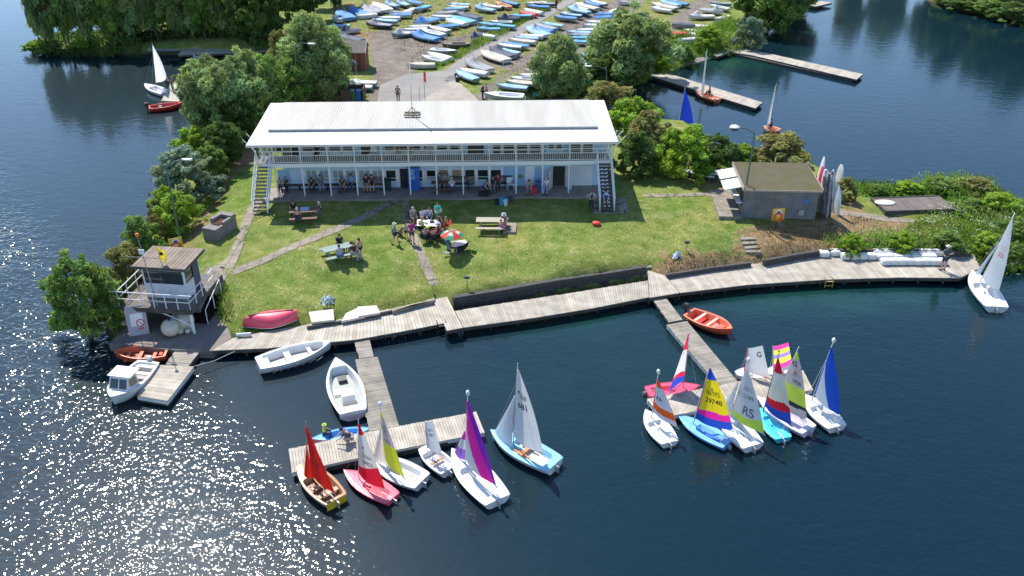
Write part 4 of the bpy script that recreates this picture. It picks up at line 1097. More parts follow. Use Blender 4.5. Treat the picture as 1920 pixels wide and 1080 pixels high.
for i, (x, y, t, w, k, lab) in enumerate([(1640, 362, 346, 44, 'bush_mid', "low bush behind the left edge of the brown timber pad"), (1700, 362, 340, 56, 'bush_bright', "low bush behind the middle of the brown timber pad"), (1762, 356, 332, 64, 'bush_mid', "rounded bush behind the right corner of the timber pad"), (1826, 362, 334, 72, 'bush_olive', "bush with yellow flowers at the back of the right point"),
  (1874, 398, 362, 76, 'bush_bright', "bright bush at the right back of the point"), (1812, 400, 372, 60, 'bush_mid', "rounded bush right of the timber pad corner"), (1900, 446, 408, 70, 'bush_mid', "green bush at the right frame edge above the big dinghy"), (1850, 470, 436, 60, 'bush_bright', "bright bush behind the right end of the boardwalk"), (1898, 486, 454, 50, 'bush_mid', "bush between the boardwalk end and the right landing"),
  (1600, 460, 440, 52, 'bush_bright', "low bright clump behind the row of four float cubes"), (1690, 462, 434, 60, 'bush_bright', "low bright clump behind the middle of the cube block"), (1770, 466, 432, 66, 'bush_mid', "low clump behind the right end of the cube block")]):
    tree(k, i % 2, x, y, t, w, lab)
# upper right bank and the wood that is mirrored in the far water
for i, (bx, by, h, w, lab) in enumerate([(1772, 8, 1.6, 5, "low shrub at the left end of the far right bank"), (1812, 18, 1.8, 6, "second low shrub on the far right bank"), (1856, 28, 2.2, 6, "third low shrub on the far right bank"), (1902, 38, 2.5, 7, "shrub on the far right bank at the frame edge")]):
    tree('bush_dark' if i % 2 else 'bush_mid', i % 2, bx, by, 0, 0, lab, h=h, w=w, z=0.3)
for i, (bx, by, h, w) in enumerate([(1800, -12, 13, 10), (1862, 2, 12, 10), (1925, 14, 14, 11), (1985, 22, 12, 10), (1760, -30, 12, 9)]):
    tree('dark', i % 2, bx, by, 0, 0, ["tall dark tree on the far right bank, left of centre", "tall dark tree on the far right bank, centre", "tall dark tree on the far right bank at the frame edge", "tall dark tree beyond the right frame edge", "tall dark tree at the left end of the far right bank"][i], h=h, w=w, z=0.5)
for i, (X, Y, h, w) in enumerate([(44, 165, 14, 9), (52, 172, 12, 10), (60, 160, 13, 8), (70, 168, 15, 10), (82, 160, 14, 12)]):
    p = (X, Y, 0.6); px_, py_ = proj(p)
    tree('tall', i % 4, px_, py_, 0, 0, "tall tree of the far shore mirrored in the blue water, number %s from the left" % ["one", "two", "three", "four", "five"][i], h=h, w=w, z=0.6)

GC = [(0.13, 0.24, 0.03), (0.19, 0.32, 0.04), (0.27, 0.40, 0.06), (0.33, 0.43, 0.10)]
weeds("weeds", [[(1588, 352), (1680, 356), (1740, 347), (1800, 340), (1858, 346), (1888, 372), (1925, 396), (1990, 430), (1930, 490), (1880, 498), (1838, 486), (1826, 460), (1800, 412), (1776, 392), (1770, 376), (1700, 368), (1640, 376), (1600, 374)]], 1.0, 90, 0.95, 0.085, None, "tangled waist high weeds over the right hand point", GC, 0.02, 3)
weeds("weeds", [[(1540, 466), (1542, 446), (1600, 448), (1690, 440), (1716, 420), (1760, 416), (1800, 418), (1832, 470), (1700, 466)]], 1.0, 130, 0.6, 0.075, None, "bright weeds and cow parsley above the float cubes", GC[1:], 0.05, 4)
weeds("flowering_weeds", [[(1716, 418), (1800, 396), (1880, 392), (1890, 430), (1850, 462), (1790, 450), (1730, 440)]], 1.0, 60, 1.0, 0.07, None, "drift of white cow parsley at the right", GC[1:], 0.5, 5)
weeds("reeds", [[(1180, 150), (1215, 138), (1256, 122), (1300, 106), (1300, 92), (1330, 98), (1392, 88), (1404, 60), (1370, 40), (1330, 60), (1290, 72), (1240, 84), (1200, 110)]], 1.0, 70, 1.1, 0.11, None, "tall fresh green reeds along the quay path", GC[1:], 0, 6)
weeds("weeds", [[(792, 130), (860, 92), (960, 36), (1060, -6), (1040, 16), (980, 44), (900, 86), (842, 120), (812, 132)]], 1.7, 60, 0.5, 0.09, None, "strip of weeds on the left of the tarmac track", GC[1:], 0, 7)
weeds("weeds", [[(960, 570), (1040, 556), (1130, 542), (1211, 530), (1213, 542), (1040, 566), (965, 580)]], 0.12, 90, 0.32, 0.055, None, "scrappy plants in the gap below the dark timber wall", GC + [(0.25, 0.25, 0.1)], 0, 8)
weeds("weeds", [[(432, 640), (440, 618), (470, 600), (556, 604), (570, 612), (500, 624)], [(392, 560), (430, 548), (440, 590), (410, 600)]], 0.8, 120, 0.4, 0.06, None, "weeds around the upturned red boat and below the tower steps", GC + [(0.3, 0.3, 0.04)], 0, 9)
weeds("weeds", [[(206, 620), (226, 520), (300, 440), (350, 380), (430, 300), (452, 290), (440, 330), (380, 420), (340, 470), (300, 500), (260, 560)]], 1.0, 40, 0.7, 0.09, None, "rough undergrowth along the left bank", GC, 0, 10)
weeds("weeds", [[(1040, 160), (1100, 150), (1170, 130), (1200, 142), (1130, 168), (1060, 182), (1020, 186), (990, 184)], [(1160, 240), (1240, 250), (1340, 300), (1370, 335), (1280, 330), (1190, 310)], [(1540, 300), (1500, 318), (1380, 306), (1372, 296), (1460, 298)]], 1.0, 50, 0.6, 0.09, None, "undergrowth between the bushes by the inner water", GC, 0, 11)
weeds("rough_grass", [[(1225, 500), (1262, 472), (1310, 482), (1400, 455), (1440, 455), (1540, 440), (1540, 466), (1430, 482), (1340, 500), (1250, 510)], [(1400, 424), (1560, 408), (1640, 414), (1560, 440), (1430, 450)]], 1.2, 70, 0.16, 0.05, None, "dry tufted grass on the bare bank", [(0.26, 0.19, 0.08), (0.36, 0.27, 0.13), (0.17, 0.18, 0.05), (0.42, 0.34, 0.18)], 0, 12)
weeds("rough_grass", [[(420, 500), (500, 470), (640, 420), (740, 385), (1180, 400), (1380, 380), (1400, 440), (1210, 486), (860, 545), (820, 550), (620, 590), (560, 600), (470, 590), (430, 560)]], 1.7, 14, 0.05, 0.035, None, "taller tufts and clover in the lawn", [(0.14, 0.2, 0.03), (0.2, 0.24, 0.05), (0.27, 0.27, 0.09)], 0.06, 13)
weeds("rough_grass", [[(690, 66), (640, 60), (620, 30), (700, -10), (1060, -10), (880, 90), (800, 125), (770, 120), (730, 60)], [(1060, 40), (930, 140), (960, 150), (1010, 120), (1100, 60), (1170, 20)]], 1.7, 10, 0.14, 0.06, None, "rank grass between the parked dinghies", [(0.10, 0.16, 0.02), (0.17, 0.2, 0.04), (0.24, 0.24, 0.08)], 0, 14)

# ---------------------------------------------------------------- hulls
def prof(u, full=2.2, bowf=0.0, stern=0.8, umax=0.58):
    """half beam share at u (0 bow, 1 stern)"""
    if u < umax: k = 1 - (1 - u / umax) ** full
    else: k = 1 - (1 - stern) * ((u - umax) / (1 - umax)) ** 1.8
    return bowf + (1 - bowf) * k if u < umax else k
def hull_parts(L, B, D, bowf=0.0, stern=0.8, well=(0.36, 0.9, 0.62), depth=0.6, sheer=0.25, ns=26, umax=0.58, full=2.2, floor_z=None, rocker=0.3):
    """outer shell and deck with a sunken cockpit; x towards the bow, z=0 at the waterline"""
    sh, dk = MB(), MB()
    zk = -0.12
    rows = []; drows = []; info = []
    W = [-1, -0.93, -0.86, -0.70, -0.5, -0.25, 0, 0.25, 0.5, 0.70, 0.86, 0.93, 1]
    for i in range(ns + 1):
        u = (i / ns) ** 1.25 if i / ns < .5 else (i / ns) ** 1.25
        b = max(0.004, B / 2 * prof(u, full, bowf, stern, umax))
        x = L / 2 - L * u
        zs = D + sheer * D * (1 - u) ** 2.2 * 1.2
        kz = zk + rocker * D * (max(0, 0.35 - u) / 0.35) ** 2 * 1.6 + 0.10 * D * u ** 3
        xf = x + 0.045 * L * (1 - u) ** 3
        r = []
        for j in range(-6, 7):
            q = abs(j) / 6.0; y = b * math.sin(q * math.pi / 2) ** 0.85 * (1 if j > 0 else -1)
            z = kz + (zs - kz) * (1 - math.cos(q * math.pi / 2)) ** 0.9
            r.append(Vector((x + (xf - x) * q, y, z)))
        rows.append(r)
        inw = well[0] <= u <= well[1]
        dr = []
        for w in W:
            z = zs + 0.02 * L / 4 * (1 - w * w); low = False
            if inw and abs(w) * b < b * well[2] + 1e-6 and abs(w) <= well[2] + 0.01:
                z = zs - depth * D; low = True
            dr.append((Vector((xf, w * b * 0.985, z)), low))
        drows.append(dr)
    sh.grid(rows)
    sh.poly([p for p in rows[-1]][::-1])
    if bowf > 0.05: sh.poly([p for p in rows[0]])
    w = len(W)
    vs = [p for r in drows for p, _ in r]
    f0, f1 = [], []
    for i in range(len(drows) - 1):
        for j in range(w - 1):
            q = (i * w + j, (i + 1) * w + j, (i + 1) * w + j + 1, i * w + j + 1)
            lows = [drows[i][j][1], drows[i + 1][j][1], drows[i + 1][j + 1][1], drows[i][j + 1][1]]
            (f1 if all(lows) else f0).append(q)
    dk.faces(vs, f0, None, 0); dk.faces(vs, f1, None, 1)
    # rubbing strake
    gw = MB()
    for s in (0, -1):
        gw.tube([r[s] + Vector((0, 0, 0.0)) for r in rows], 0.018 * L / 4 + 0.006, 5)
    return sh, dk, gw
def cmat(c, rough=0.3, name=None, coat=0.2):
    nm = name or ("gel_%02d%02d%02d" % tuple(int(x * 99) for x in c))
    return pm(nm, c, tuple(x * 0.86 for x in c), 1.6, rough, coat=coat, detail=6)
def sailm(c, tr=0.72, name=None):
    nm = "cloth_%02d%02d%02d" % tuple(int(x * 99) for x in c)
    return pm(nm, c, tuple(x * 0.9 for x in c), 1.1, 0.6, trans=tr, spec=0.3, bump=0.05, bscale=2.2)
ROPE = pm("rope", (0.5, 0.47, 0.4), None, 20, 0.9)
DARKM = pm("dark_fitting", (0.03, 0.03, 0.035), (0.05, 0.05, 0.055), 5, 0.5)
ALU = pm("aluminium_spar", (0.55, 0.56, 0.57), (0.45, 0.46, 0.47), 4, 0.35, metal=0.5)
WOODV = pm("varnished_wood", (0.42, 0.22, 0.09), (0.32, 0.15, 0.06), 3, 0.35, stretch=(0.4, 6, 1))
ORANGEV = pm("orange_thwart", (0.72, 0.24, 0.06), (0.6, 0.18, 0.04), 3, 0.4)
INKM = pm("black_ink", (0.02, 0.02, 0.025), None, 5, 0.6)
GREYINK = pm("grey_ink", (0.16, 0.16, 0.19), None, 5, 0.6)
NAVYINK = pm("navy_ink", (0.03, 0.04, 0.14), None, 5, 0.6)
REDINK = pm("red_ink", (0.55, 0.06, 0.05), None, 5, 0.6)
def text_mesh(body, size, italic=0.0):
    cu = bpy.data.curves.new("t", 'FONT'); cu.body = body; cu.size = size; cu.align_x = 'CENTER'; cu.align_y = 'CENTER'; cu.shear = italic; cu.offset = size * 0.018
    o = bpy.data.objects.new("t", cu); COL.objects.link(o)
    dg = bpy.context.evaluated_depsgraph_get()
    me = bpy.data.meshes.new_from_object(o.evaluated_get(dg)); bpy.data.objects.remove(o); bpy.data.curves.remove(cu)
    V = [v.co.copy() for v in me.vertices]; F = [tuple(p.vertices) for p in me.polygons]; bpy.data.meshes.remove(me)
    return V, F
class Sail:
    def __init__(s, tack, head, clew, belly=0.10, roach=0.05, peak=None, side=1, twist=0.0):
        s.T, s.H, s.C, s.P = map(lambda v: Vector(v) if v is not None else None, (tack, head, clew, peak))
        s.n = (s.C - s.T).cross(s.H - s.T).normalized() * side; s.belly = belly * (s.C - s.T).length; s.roach = roach * (s.H - s.T).length
    def pt(s, a, t):
        """a up the luff, t from luff to leech"""
        lu = s.T.lerp(s.H, a)
        top = s.P if s.P is not None else s.H.lerp(s.H + (s.C - s.T), 0.03)
        le = s.C.lerp(top, a)
        d = (s.C - s.T).normalized()
        le = le + d * s.roach * math.sin(math.pi * min(1, a)) * (1.0)
        wv = (1 - a * 0.65)
        foot = -0.03 * (s.H - s.T).length * math.sin(math.pi * t) * (1 - a) ** 6
        return lu.lerp(le, t) + s.n * (s.belly * wv * math.sin(math.pi * t ** 0.8)) + (s.H - s.T).normalized() * foot
    def mesh(s, name, paint, mats, parent, Mi, na=56, nt=44):
        mb = MB(); P = [[Mi @ s.pt(i / na, j / nt) for j in range(nt + 1)] for i in range(na + 1)]
        b = 0; vs = [p for r in P for p in r]; mb.v += [tuple(v) for v in vs]
        for i in range(na):
            for j in range(nt):
                w = nt + 1
                mb.f.append((i * w + j, i * w + j + 1, (i + 1) * w + j + 1, (i + 1) * w + j)); mb.c.append(None); mb.m.append(paint((i + .5) / na, (j + .5) / nt))
        return mb.build(name, mats, parent, smooth=True)
    def write(s, body, a0, t0, h, mat, parent, Mi, name="sail_number", italic=0.0, both=True, tilt=0.0, mirror=False):
        V, F = text_mesh(body, h, italic)
        lu = (s.H - s.T).length; ch = (s.pt(a0, 1) - s.pt(a0, 0)).length
        cs, sn = math.cos(tilt), math.sin(tilt)
        # which way the viewer sees the sail
        view = (Vector((0, 0, CAM_Z)) - s.pt(a0, t0)).normalized()
        up = (s.H - s.T).normalized(); xax = (s.pt(a0, 1) - s.pt(a0, 0)).normalized()
        nrm = xax.cross(up); front = nrm.dot(view) > 0
        for k, (off, mir) in enumerate(((0.012, False), (-0.012, True)) if both else ((0.012, mirror),)):
            mb = MB(); vs = []
            nn = nrm.normalized() * (1 if front else -1) * off
            flip = (not front) ^ mir
            da = 0.0 if k == 0 else h * 1.25 / lu
            for v in V:
                x, y = v.x * cs - v.y * sn, v.x * sn + v.y * cs
                if flip: x = -x
                a = a0 + y / lu + da; t = t0 + x / ch - (y / lu) * 0.0
                vs.append(Mi @ (s.pt(min(max(a, 0), 1), min(max(t, 0), 1)) + nn))
            mb.faces(vs, F); mb.build(name, mat, parent)
def bands(lst):
    """lst: (height share at luff, height share at leech, colour index) from the foot upward"""
    def f(a, t):
        for lo, hi, m in lst:
            if a < lo + (hi - lo) * t: return m
        return lst[-1][2]
    return f
def over(base_pt, px, py):
    """the point seen at that pixel on the upright plane that faces the camera through base_pt"""
    d = ray(px, py); t = base_pt.y / d.y
    return Vector((d.x * t, base_pt.y, CAM_Z + d.z * t))
def flat_at(px, py, z): return gp(px, py, z)
def dinghy(name, label, bow, stern, beam, hullc, deckc, floorc, mast=None, top=None, clew=None, main=None, jib=None, D=0.34, bowf=0.0, sternw=0.8, well=(0.38, 0.9, 0.62), boomz=0.75, z0=0.0, rudder=True, mastm=None, cat="sailing dinghy", group=None, extra=None, mast_r=0.03, floatc=None, text=(), belly=0.1, roach=0.05, thwart=None, depth=0.6, headdrop=0.3, boom=True, full=2.2, zg=0.35, peak=None):
    b_, s_ = gp(*bow, z0 + zg), gp(*stern, z0 + zg * 0.8)
    L = (b_ - s_).xy.length; mid = (b_ + s_) / 2; mid.z = z0
    hd = math.atan2(b_.y - s_.y, b_.x - s_.x)
    root = empty(name, mid, hd, label, cat, group)
    M_ = Matrix.Translation(mid) @ Matrix.Rotation(hd, 4, 'Z'); Mi = M_.inverted()
    B = beam
    sh, dk, gw = hull_parts(L, B, D, bowf, sternw, well, depth, full=full)
    hm = hullc if not isinstance(hullc, tuple) else cmat(hullc); dm = deckc if not isinstance(deckc, tuple) else cmat(deckc); fm = floorc if not isinstance(floorc, tuple) else cmat(floorc)
    h = sh.build("hull", hm, root, smooth=False); fixwind(h); h.data.shade_smooth()
    dk.build("deck", [dm, fm], root, smooth=False)
    gw.build("gunwale", dm, root, smooth=True)
    zi = D * (1 - depth)
    if thwart:
        mb = MB(); mb.box(-L * 0.06, L * 0.0, -B * 0.33, B * 0.33, D - 0.08, D - 0.03); mb.build("thwart", thwart, root)
    mb = MB(); mb.box(-L * 0.02, L * 0.16, -0.04, 0.04, D * (1 - depth), D - 0.02); mb.build("centreboard_case", dm, root)
    if rudder:
        mb = MB(); mb.box(-L / 2 - 0.22, -L / 2 - 0.01, -0.02, 0.02, -0.35, D * 0.9); mb.tube([(-L / 2 - 0.05, 0, D * 0.95), (-L / 2 + L * 0.22, 0.06, D + 0.06)], 0.018, 5); mb.build("rudder", WOODV if hm is WOODV else ALU, root)
    if mast:
        mp = M_ @ Vector((L / 2 - L * mast, 0, D * 0.9))
        tp_ = over(mp, *top)
        mm = mastm or ALU
        mb = MB(); a = Mi @ mp; c = Mi @ tp_; mb.tube([a, a.lerp(c, .5), c], [mast_r, mast_r * 0.9, mast_r * 0.6], 7); mb.build("mast", mm, root, smooth=True)
        ax = (tp_ - mp).normalized()
        if floatc:
            mb = MB(); mb.ball(Mi @ (tp_ + ax * 0.12), 0.14, 10, 6, (0.8, 0.6, 1.1)); mb.build("mast_float", floatc, root, smooth=True)
        if main:
            tk = mp + ax * (boomz - D * 0.5 if boomz > 0.5 else 0.3); cw = gp(*clew, z0 + boomz + D * 0.4)
            hdp = tp_ - ax * headdrop
            pk = over(hdp.lerp(cw, 0.3), *peak) if peak else None
            S = Sail(tk, hdp, cw, belly, roach, pk)
            S.mesh("mainsail", main[0], [sailm(c) for c in main[1]], root, Mi)
            for tx in text: S.write(*tx[:5], root, Mi, **(tx[5] if len(tx) > 5 else {}))
            if boom:
                mb = MB(); mb.tube([Mi @ (tk - ax * 0.06), Mi @ (cw - ax * 0.08 + (cw - tk).normalized() * 0.1)], 0.026, 6); mb.build("boom", mm, root, smooth=True)
                mb = MB(); e = Mi @ (tk.lerp(cw, 0.8) - ax * 0.08); mb.tube([e, (-L * 0.42, 0, D + 0.02)], 0.012, 4); mb.build("mainsheet", ROPE, root)
        if jib:
            (jh, jt, jc, jp, jm) = jib
            Hh = over(mp, *jh); Tt = M_ @ Vector((L / 2 - 0.05, 0, D * 1.35)) if jt is None else gp(*jt, z0 + D * 1.2); Cc = gp(*jc, z0 + D + 0.25)
            J = Sail(Tt, Hh, Cc, 0.08, -0.01, None)
            J.mesh("jib", jp, [sailm(c) for c in jm], root, Mi, 24, 14)
        # shrouds
        for sg in (-1, 1):
            mb = MB(); mb.tube([Mi @ (mp + (tp_ - mp) * 0.78), (L / 2 - L * (mast + 0.07), sg * B * 0.46, D)], 0.008, 3); mb.build("shroud", ALU, root)
        mb = MB(); mb.tube([Mi @ (mp + (tp_ - mp) * 0.78), (L / 2 - 0.05, 0, D * 1.3)], 0.008, 3); mb.build("forestay", ALU, root)
    if extra: extra(root, L, B, D)
    return root, M_, L
WH = (0.70, 0.70, 0.69); PINKR = (0.78, 0.10, 0.16); REDS = (0.72, 0.03, 0.02); YEL = (0.85, 0.68, 0.02); LIME = (0.62, 0.80, 0.10); MAG = (0.90, 0.03, 0.38); BLU = (0.03, 0.09, 0.55); PUR = (0.28, 0.03, 0.48)
PG = (0.62, 0.64, 0.66); PW = (0.71, 0.71, 0.70); SKY = (0.22, 0.50, 0.82); LAV = (0.70, 0.60, 0.74); TURQ = (0.10, 0.62, 0.78); ORS = (0.85, 0.14, 0.02); PALEP = (0.74, 0.62, 0.62); LILAC = (0.42, 0.30, 0.66)
LOGO = lambda a, t, s=0.24, m=None: ("4", a, t, s, m or INKM, dict(name="sail_emblem", italic=0.3, both=False))
def mirrorx(root, L, B, D):
    mb = MB(); mb.box(-L * 0.30, -L * 0.22, -B * 0.36, B * 0.36, D - 0.1, D - 0.05); mb.build("thwart", WOODV, root)
    mb = MB(); mb.tube([(L * 0.1, -B * 0.2, D * 0.6), (-L * 0.3, B * 0.15, D * 0.75)], 0.02, 5); mb.build("oar", WOODV, root)
    mb = MB(); mb.box(-L / 2 - 0.012, -L / 2 + 0.0, -B * 0.36, B * 0.36, 0.03, D - 0.02); mb.build("transom_panel", pm("yellow_paint", (0.78, 0.50, 0.03), None, 3, 0.4), root)
dinghy("sailing_dinghy", "wooden dinghy with plain scarlet sails and a yellow transom", (568, 879), (631, 941), 1.4, (0.50, 0.36, 0.26), WOODV, pm("brown_floor", (0.20, 0.08, 0.05), (0.3, 0.14, 0.08), 4, 0.5), 0.30, (573, 789), (628, 924),
       (bands([(1, 1, 0)]), [REDS]), ((575, 832), (570, 890), (588, 897), bands([(1, 1, 0)]), [REDS]), D=0.42, bowf=0.35, sternw=0.78, well=(0.34, 0.92, 0.72), mastm=WOODV, extra=mirrorx,
       text=[("16 3", 0.36, 0.46, 0.42, INKM)], roach=0.02, thwart=WOODV)
dinghy("sailing_dinghy", "flat pink red dinghy with a red tipped white sail by the cross pontoon", (648, 882), (737, 933), 1.2, PINKR, (0.82, 0.16, 0.22), (0.6, 0.03, 0.06), 0.28, (672, 784), (722, 916),
       (bands([(0.13, 0.20, 0), (0.16, 0.34, 3), (0.80, 0.84, 1), (1.1, 1.1, 2)]), [(0.70, 0.02, 0.05), PW, REDS, (0.70, 0.02, 0.06)]), None, D=0.25, sternw=0.72, well=(0.45, 0.88, 0.3), depth=0.5, boomz=0.6, mast_r=0.025,
       text=[("44953", 0.34, 0.55, 0.26, GREYINK), LOGO(0.6, 0.45)])
dinghy("sailing_dinghy", "silver grey dinghy with translucent pink sail and lime lower panel", (699, 861), (792, 904), 1.5, (0.62, 0.63, 0.64), (0.66, 0.67, 0.68), (0.58, 0.59, 0.60), 0.27, (713, 762), (758, 894),
       (bands([(0.05, 0.40, 1), (0.42, 0.46, 1), (0.93, 0.93, 0), (1, 1, 1)]), [(0.60, 0.50, 0.48), (0.70, 0.76, 0.05)]), ((714, 800), (700, 860), (724, 868), bands([(0.93, 0.93, 0), (1, 1, 1)]), [(0.74, 0.66, 0.60), LIME]), floatc=WHITE, D=0.36,
       text=[("RS", 0.72, 0.45, 0.36, GREYINK, dict(name="sail_emblem", both=False, italic=0.2)), ("1973", 0.5, 0.55, 0.24, GREYINK)])
dinghy("sailing_dinghy", "tiny white pram dinghy with a slack pale grey sail on the cross pontoon", (795, 843), (842, 883), 1.12, WH, (0.80, 0.78, 0.77), (0.70, 0.66, 0.64), 0.14, (797, 790), (829, 851),
       (bands([(1, 1, 0)]), [(0.55, 0.58, 0.63)]), None, bowf=0.45, sternw=0.85, D=0.36, well=(0.2, 0.92, 0.78), thwart=WOODV, peak=(811, 789), boomz=0.6, headdrop=0.05, mast_r=0.022, roach=0.0, text=[("1587", 0.55, 0.5, 0.2, GREYINK)])
dinghy("sailing_dinghy", "white dinghy with tall magenta and purple sail at the pontoon end", (851, 848), (933, 940), 1.65, WH, (0.71, 0.71, 0.70), (0.74, 0.74, 0.73), 0.27, (877, 741), (930, 909),
       (lambda a, t: (2 if t > 0.55 + 0.42 * (1 - a) ** 1.3 else (1 if (t > 0.02 + 0.62 * max(0, (0.62 - a) / 0.62) ** 1.0) else 0)), [PG, MAG, PUR]), ((872, 806), (852, 848), (877, 864), bands([(0.34, 0.34, 2), (0.66, 0.66, 0), (1, 1, 1)]), [PG, MAG, (0.36, 0.14, 0.62)]), floatc=WHITE, D=0.36, text=[])
def ent(root, L, B, D):
    for sg in (-1, 1):
        mb = MB(); mb.box(-L * 0.16, L * 0.10, sg * B * 0.20 - 0.05, sg * B * 0.20 + 0.05, D - 0.09, D - 0.05); mb.build("side_bench", ORANGEV, root)
dinghy("sailing_dinghy", "light blue decked dinghy with white sail 681 right of the cross pontoon", (925, 814), (1041, 875), 1.6, (0.62, 0.68, 0.72), (0.28, 0.60, 0.78), (0.62, 0.60, 0.55), 0.33, (971, 681), (1018, 848),
       (bands([(1, 1, 0)]), [(0.70, 0.70, 0.69)]), ((965, 741), (928, 808), (960, 836), bands([(1, 1, 0)]), [(0.76, 0.77, 0.78)]), D=0.42, thwart=ORANGEV, extra=ent,
       text=[("681", 0.52, 0.5, 0.42, INKM), LOGO(0.70, 0.3, 0.3)])
# the right hand pontoon
dinghy("sailing_dinghy", "small white dinghy with orange edged sail at the left of the right pontoon", (1212, 771), (1256, 830), 1.25, WH, (0.71, 0.71, 0.70), (0.74, 0.73, 0.72), 0.22, (1234, 701), (1271, 800),
       (lambda a, t: (0 if (a < 0.30 - 0.02 * t and a > 0.10) or t < 0.07 or a > 0.80 or t > 0.97 else 1), [ORS, (0.62, 0.66, 0.72)]), None, D=0.3, floatc=WHITE, sternw=0.75, text=[("AA", 0.5, 0.4, 0.3, INKM, dict(name="sail_emblem", both=False))])
dinghy("sailing_dinghy", "flat red dinghy lying behind the right pontoon with a feathered white sail", (1308, 722), (1213, 733), 1.2, PINKR, (0.80, 0.08, 0.15), (0.66, 0.02, 0.06), 0.28, (1293, 617), (1253, 738),
       (bands([(0.12, 0.20, 2), (0.22, 0.26, 0), (0.68, 0.68, 1), (1, 1, 0)]), [(0.70, 0.03, 0.08), PW, BLU]), None, D=0.25, sternw=0.72, well=(0.45, 0.88, 0.3), depth=0.5, boomz=0.6, text=[LOGO(0.62, 0.4, 0.2)], roach=0.0)
dinghy("sailing_dinghy", "sky blue dinghy with yellow, magenta and blue striped sail numbered 29748", (1275, 779), (1365, 832), 1.2, (0.12, 0.32, 0.72), SKY, (0.05, 0.16, 0.5), 0.28, (1333, 680), (1374, 806),
       (lambda a, t: (0 if a < 0.13 - 0.01 * t else (3 if a < 0.18 + 0.10 * t + 0.03 * math.sin(t * 5) else (3 if t < 0.05 else (1 if a < 0.80 else 0)))), [BLU, YEL, REDS, MAG]), None, D=0.26, sternw=0.74, well=(0.42, 0.9, 0.34), depth=0.55, boomz=0.6,
       text=[("29748", 0.43, 0.53, 0.34, INKM), ("II", 0.64, 0.5, 0.26, NAVYINK, dict(name="sail_emblem", both=False))])
dinghy("sailing_dinghy", "white dinghy with grey sail numbered 2189 above two big dark letters", (1352, 775), (1412, 838), 1.5, WH, (0.71, 0.71, 0.70), (0.62, 0.68, 0.72), 0.26, (1402, 679), (1433, 812),
       (bands([(0.05, 0.20, 1), (0.10, 0.16, 1), (1, 1, 0)]), [(0.66, 0.67, 0.68), LIME]), ((1385, 714), (1357, 757), (1371, 778), bands([(1, 1, 0)]), [(0.72, 0.74, 0.72)]), floatc=WHITE, D=0.36,
       text=[("2189", 0.50, 0.58, 0.30, GREYINK), ("RS", 0.24, 0.55, 0.62, pm("slate_ink", (0.12, 0.13, 0.18), None, 5, 0.6), dict(name="sail_emblem", both=False, italic=0.15))])
dinghy("sailing_dinghy", "pale lavender dinghy with grey and lime sail numbered 1926", (1424, 749), (1517, 808), 1.4, LAV, (0.76, 0.68, 0.79), (0.66, 0.57, 0.70), 0.25, (1498, 650), (1512, 787),
       (bands([(0.10, 0.12, 0), (0.16, 0.18, 2), (0.42, 0.46, 1), (0.88, 0.90, 0), (1, 1, 1)]), [(0.55, 0.52, 0.50), LIME, (0.05, 0.05, 0.06)]), None, D=0.36,
       text=[("1926", 0.52, 0.66, 0.26, INKM), ("RS", 0.80, 0.35, 0.34, INKM, dict(name="sail_emblem", both=False, italic=0.2)), ("V", 0.66, 0.55, 0.30, REDINK, dict(name="sail_emblem", both=False))])
dinghy("sailing_dinghy", "turquoise dinghy under a white sail banded red and blue", (1427, 766), (1469, 821), 1.2, (0.05, 0.45, 0.62), TURQ, (0.06, 0.46, 0.62), 0.10, (1461, 661), (1484, 796),
       (lambda a, t: (2 if a < 0.11 - 0.02 * t + 0.10 * t * t else (0 if a < 0.20 + 0.13 * t - 0.06 * max(0, t - .8) * 5 else (1 if a < 0.72 + 0.05 * t else 0))), [(0.68, 0.02, 0.05), PW, BLU]), None, D=0.26, sternw=0.74, well=(0.3, 0.9, 0.34), depth=0.5, boomz=0.65, mastm=pm("navy_sleeve", (0.02, 0.03, 0.10), None, 5, 0.6), text=[])
dinghy("sailing_dinghy", "small white dinghy with a squarish white sail lettered G behind the right pontoon", (1382, 702), (1440, 697), 1.1, WH, (0.71, 0.71, 0.70), (0.72, 0.72, 0.72), 0.22, (1402, 652), (1443, 708),
       (bands([(1, 1, 0)]), [(0.76, 0.77, 0.76)]), None, bowf=0.3, D=0.34, peak=(1430, 648), headdrop=0.03, boomz=0.55, mastm=pm("red_sleeve", (0.6, 0.03, 0.08), None, 5, 0.6), mast_r=0.035, roach=0.0, text=[("G", 0.72, 0.72, 0.34, INKM, dict(name="sail_emblem", both=False))], group=None)
dinghy("sailing_dinghy", "small dinghy with a candy striped pink yellow and lilac sail", (1441, 700), (1496, 690), 1.1, WH, (0.78, 0.78, 0.77), (0.70, 0.70, 0.70), 0.16, (1449, 648), (1485, 680),
       (bands([(0.20, 0.20, 0), (0.42, 0.42, 1), (0.60, 0.60, 2), (0.80, 0.80, 1), (1.1, 1.1, 0)]), [(0.90, 0.08, 0.42), (0.85, 0.90, 0.12), LILAC]), None, bowf=0.3, D=0.34, peak=(1478, 642), headdrop=0.03, boomz=0.4, roach=0.0, text=[("9", 0.72, 0.3, 0.3, INKM, dict(name="sail_emblem", both=False))])
dinghy("sailing_dinghy", "white dinghy with tall royal blue sail, rightmost of the right pontoon", (1512, 744), (1569, 802), 1.4, WH, (0.71, 0.71, 0.70), (0.76, 0.76, 0.75), 0.16, (1562, 642), (1575, 778),
       (lambda a, t: (1 if (0.08 < t < 0.62 * (1 - a * 1.35) + 0.06 and a < 0.66) else 0), [(0.02, 0.10, 0.62), (0.66, 0.74, 0.80)]), None, D=0.34, floatc=WHITE, sternw=0.78, text=[])
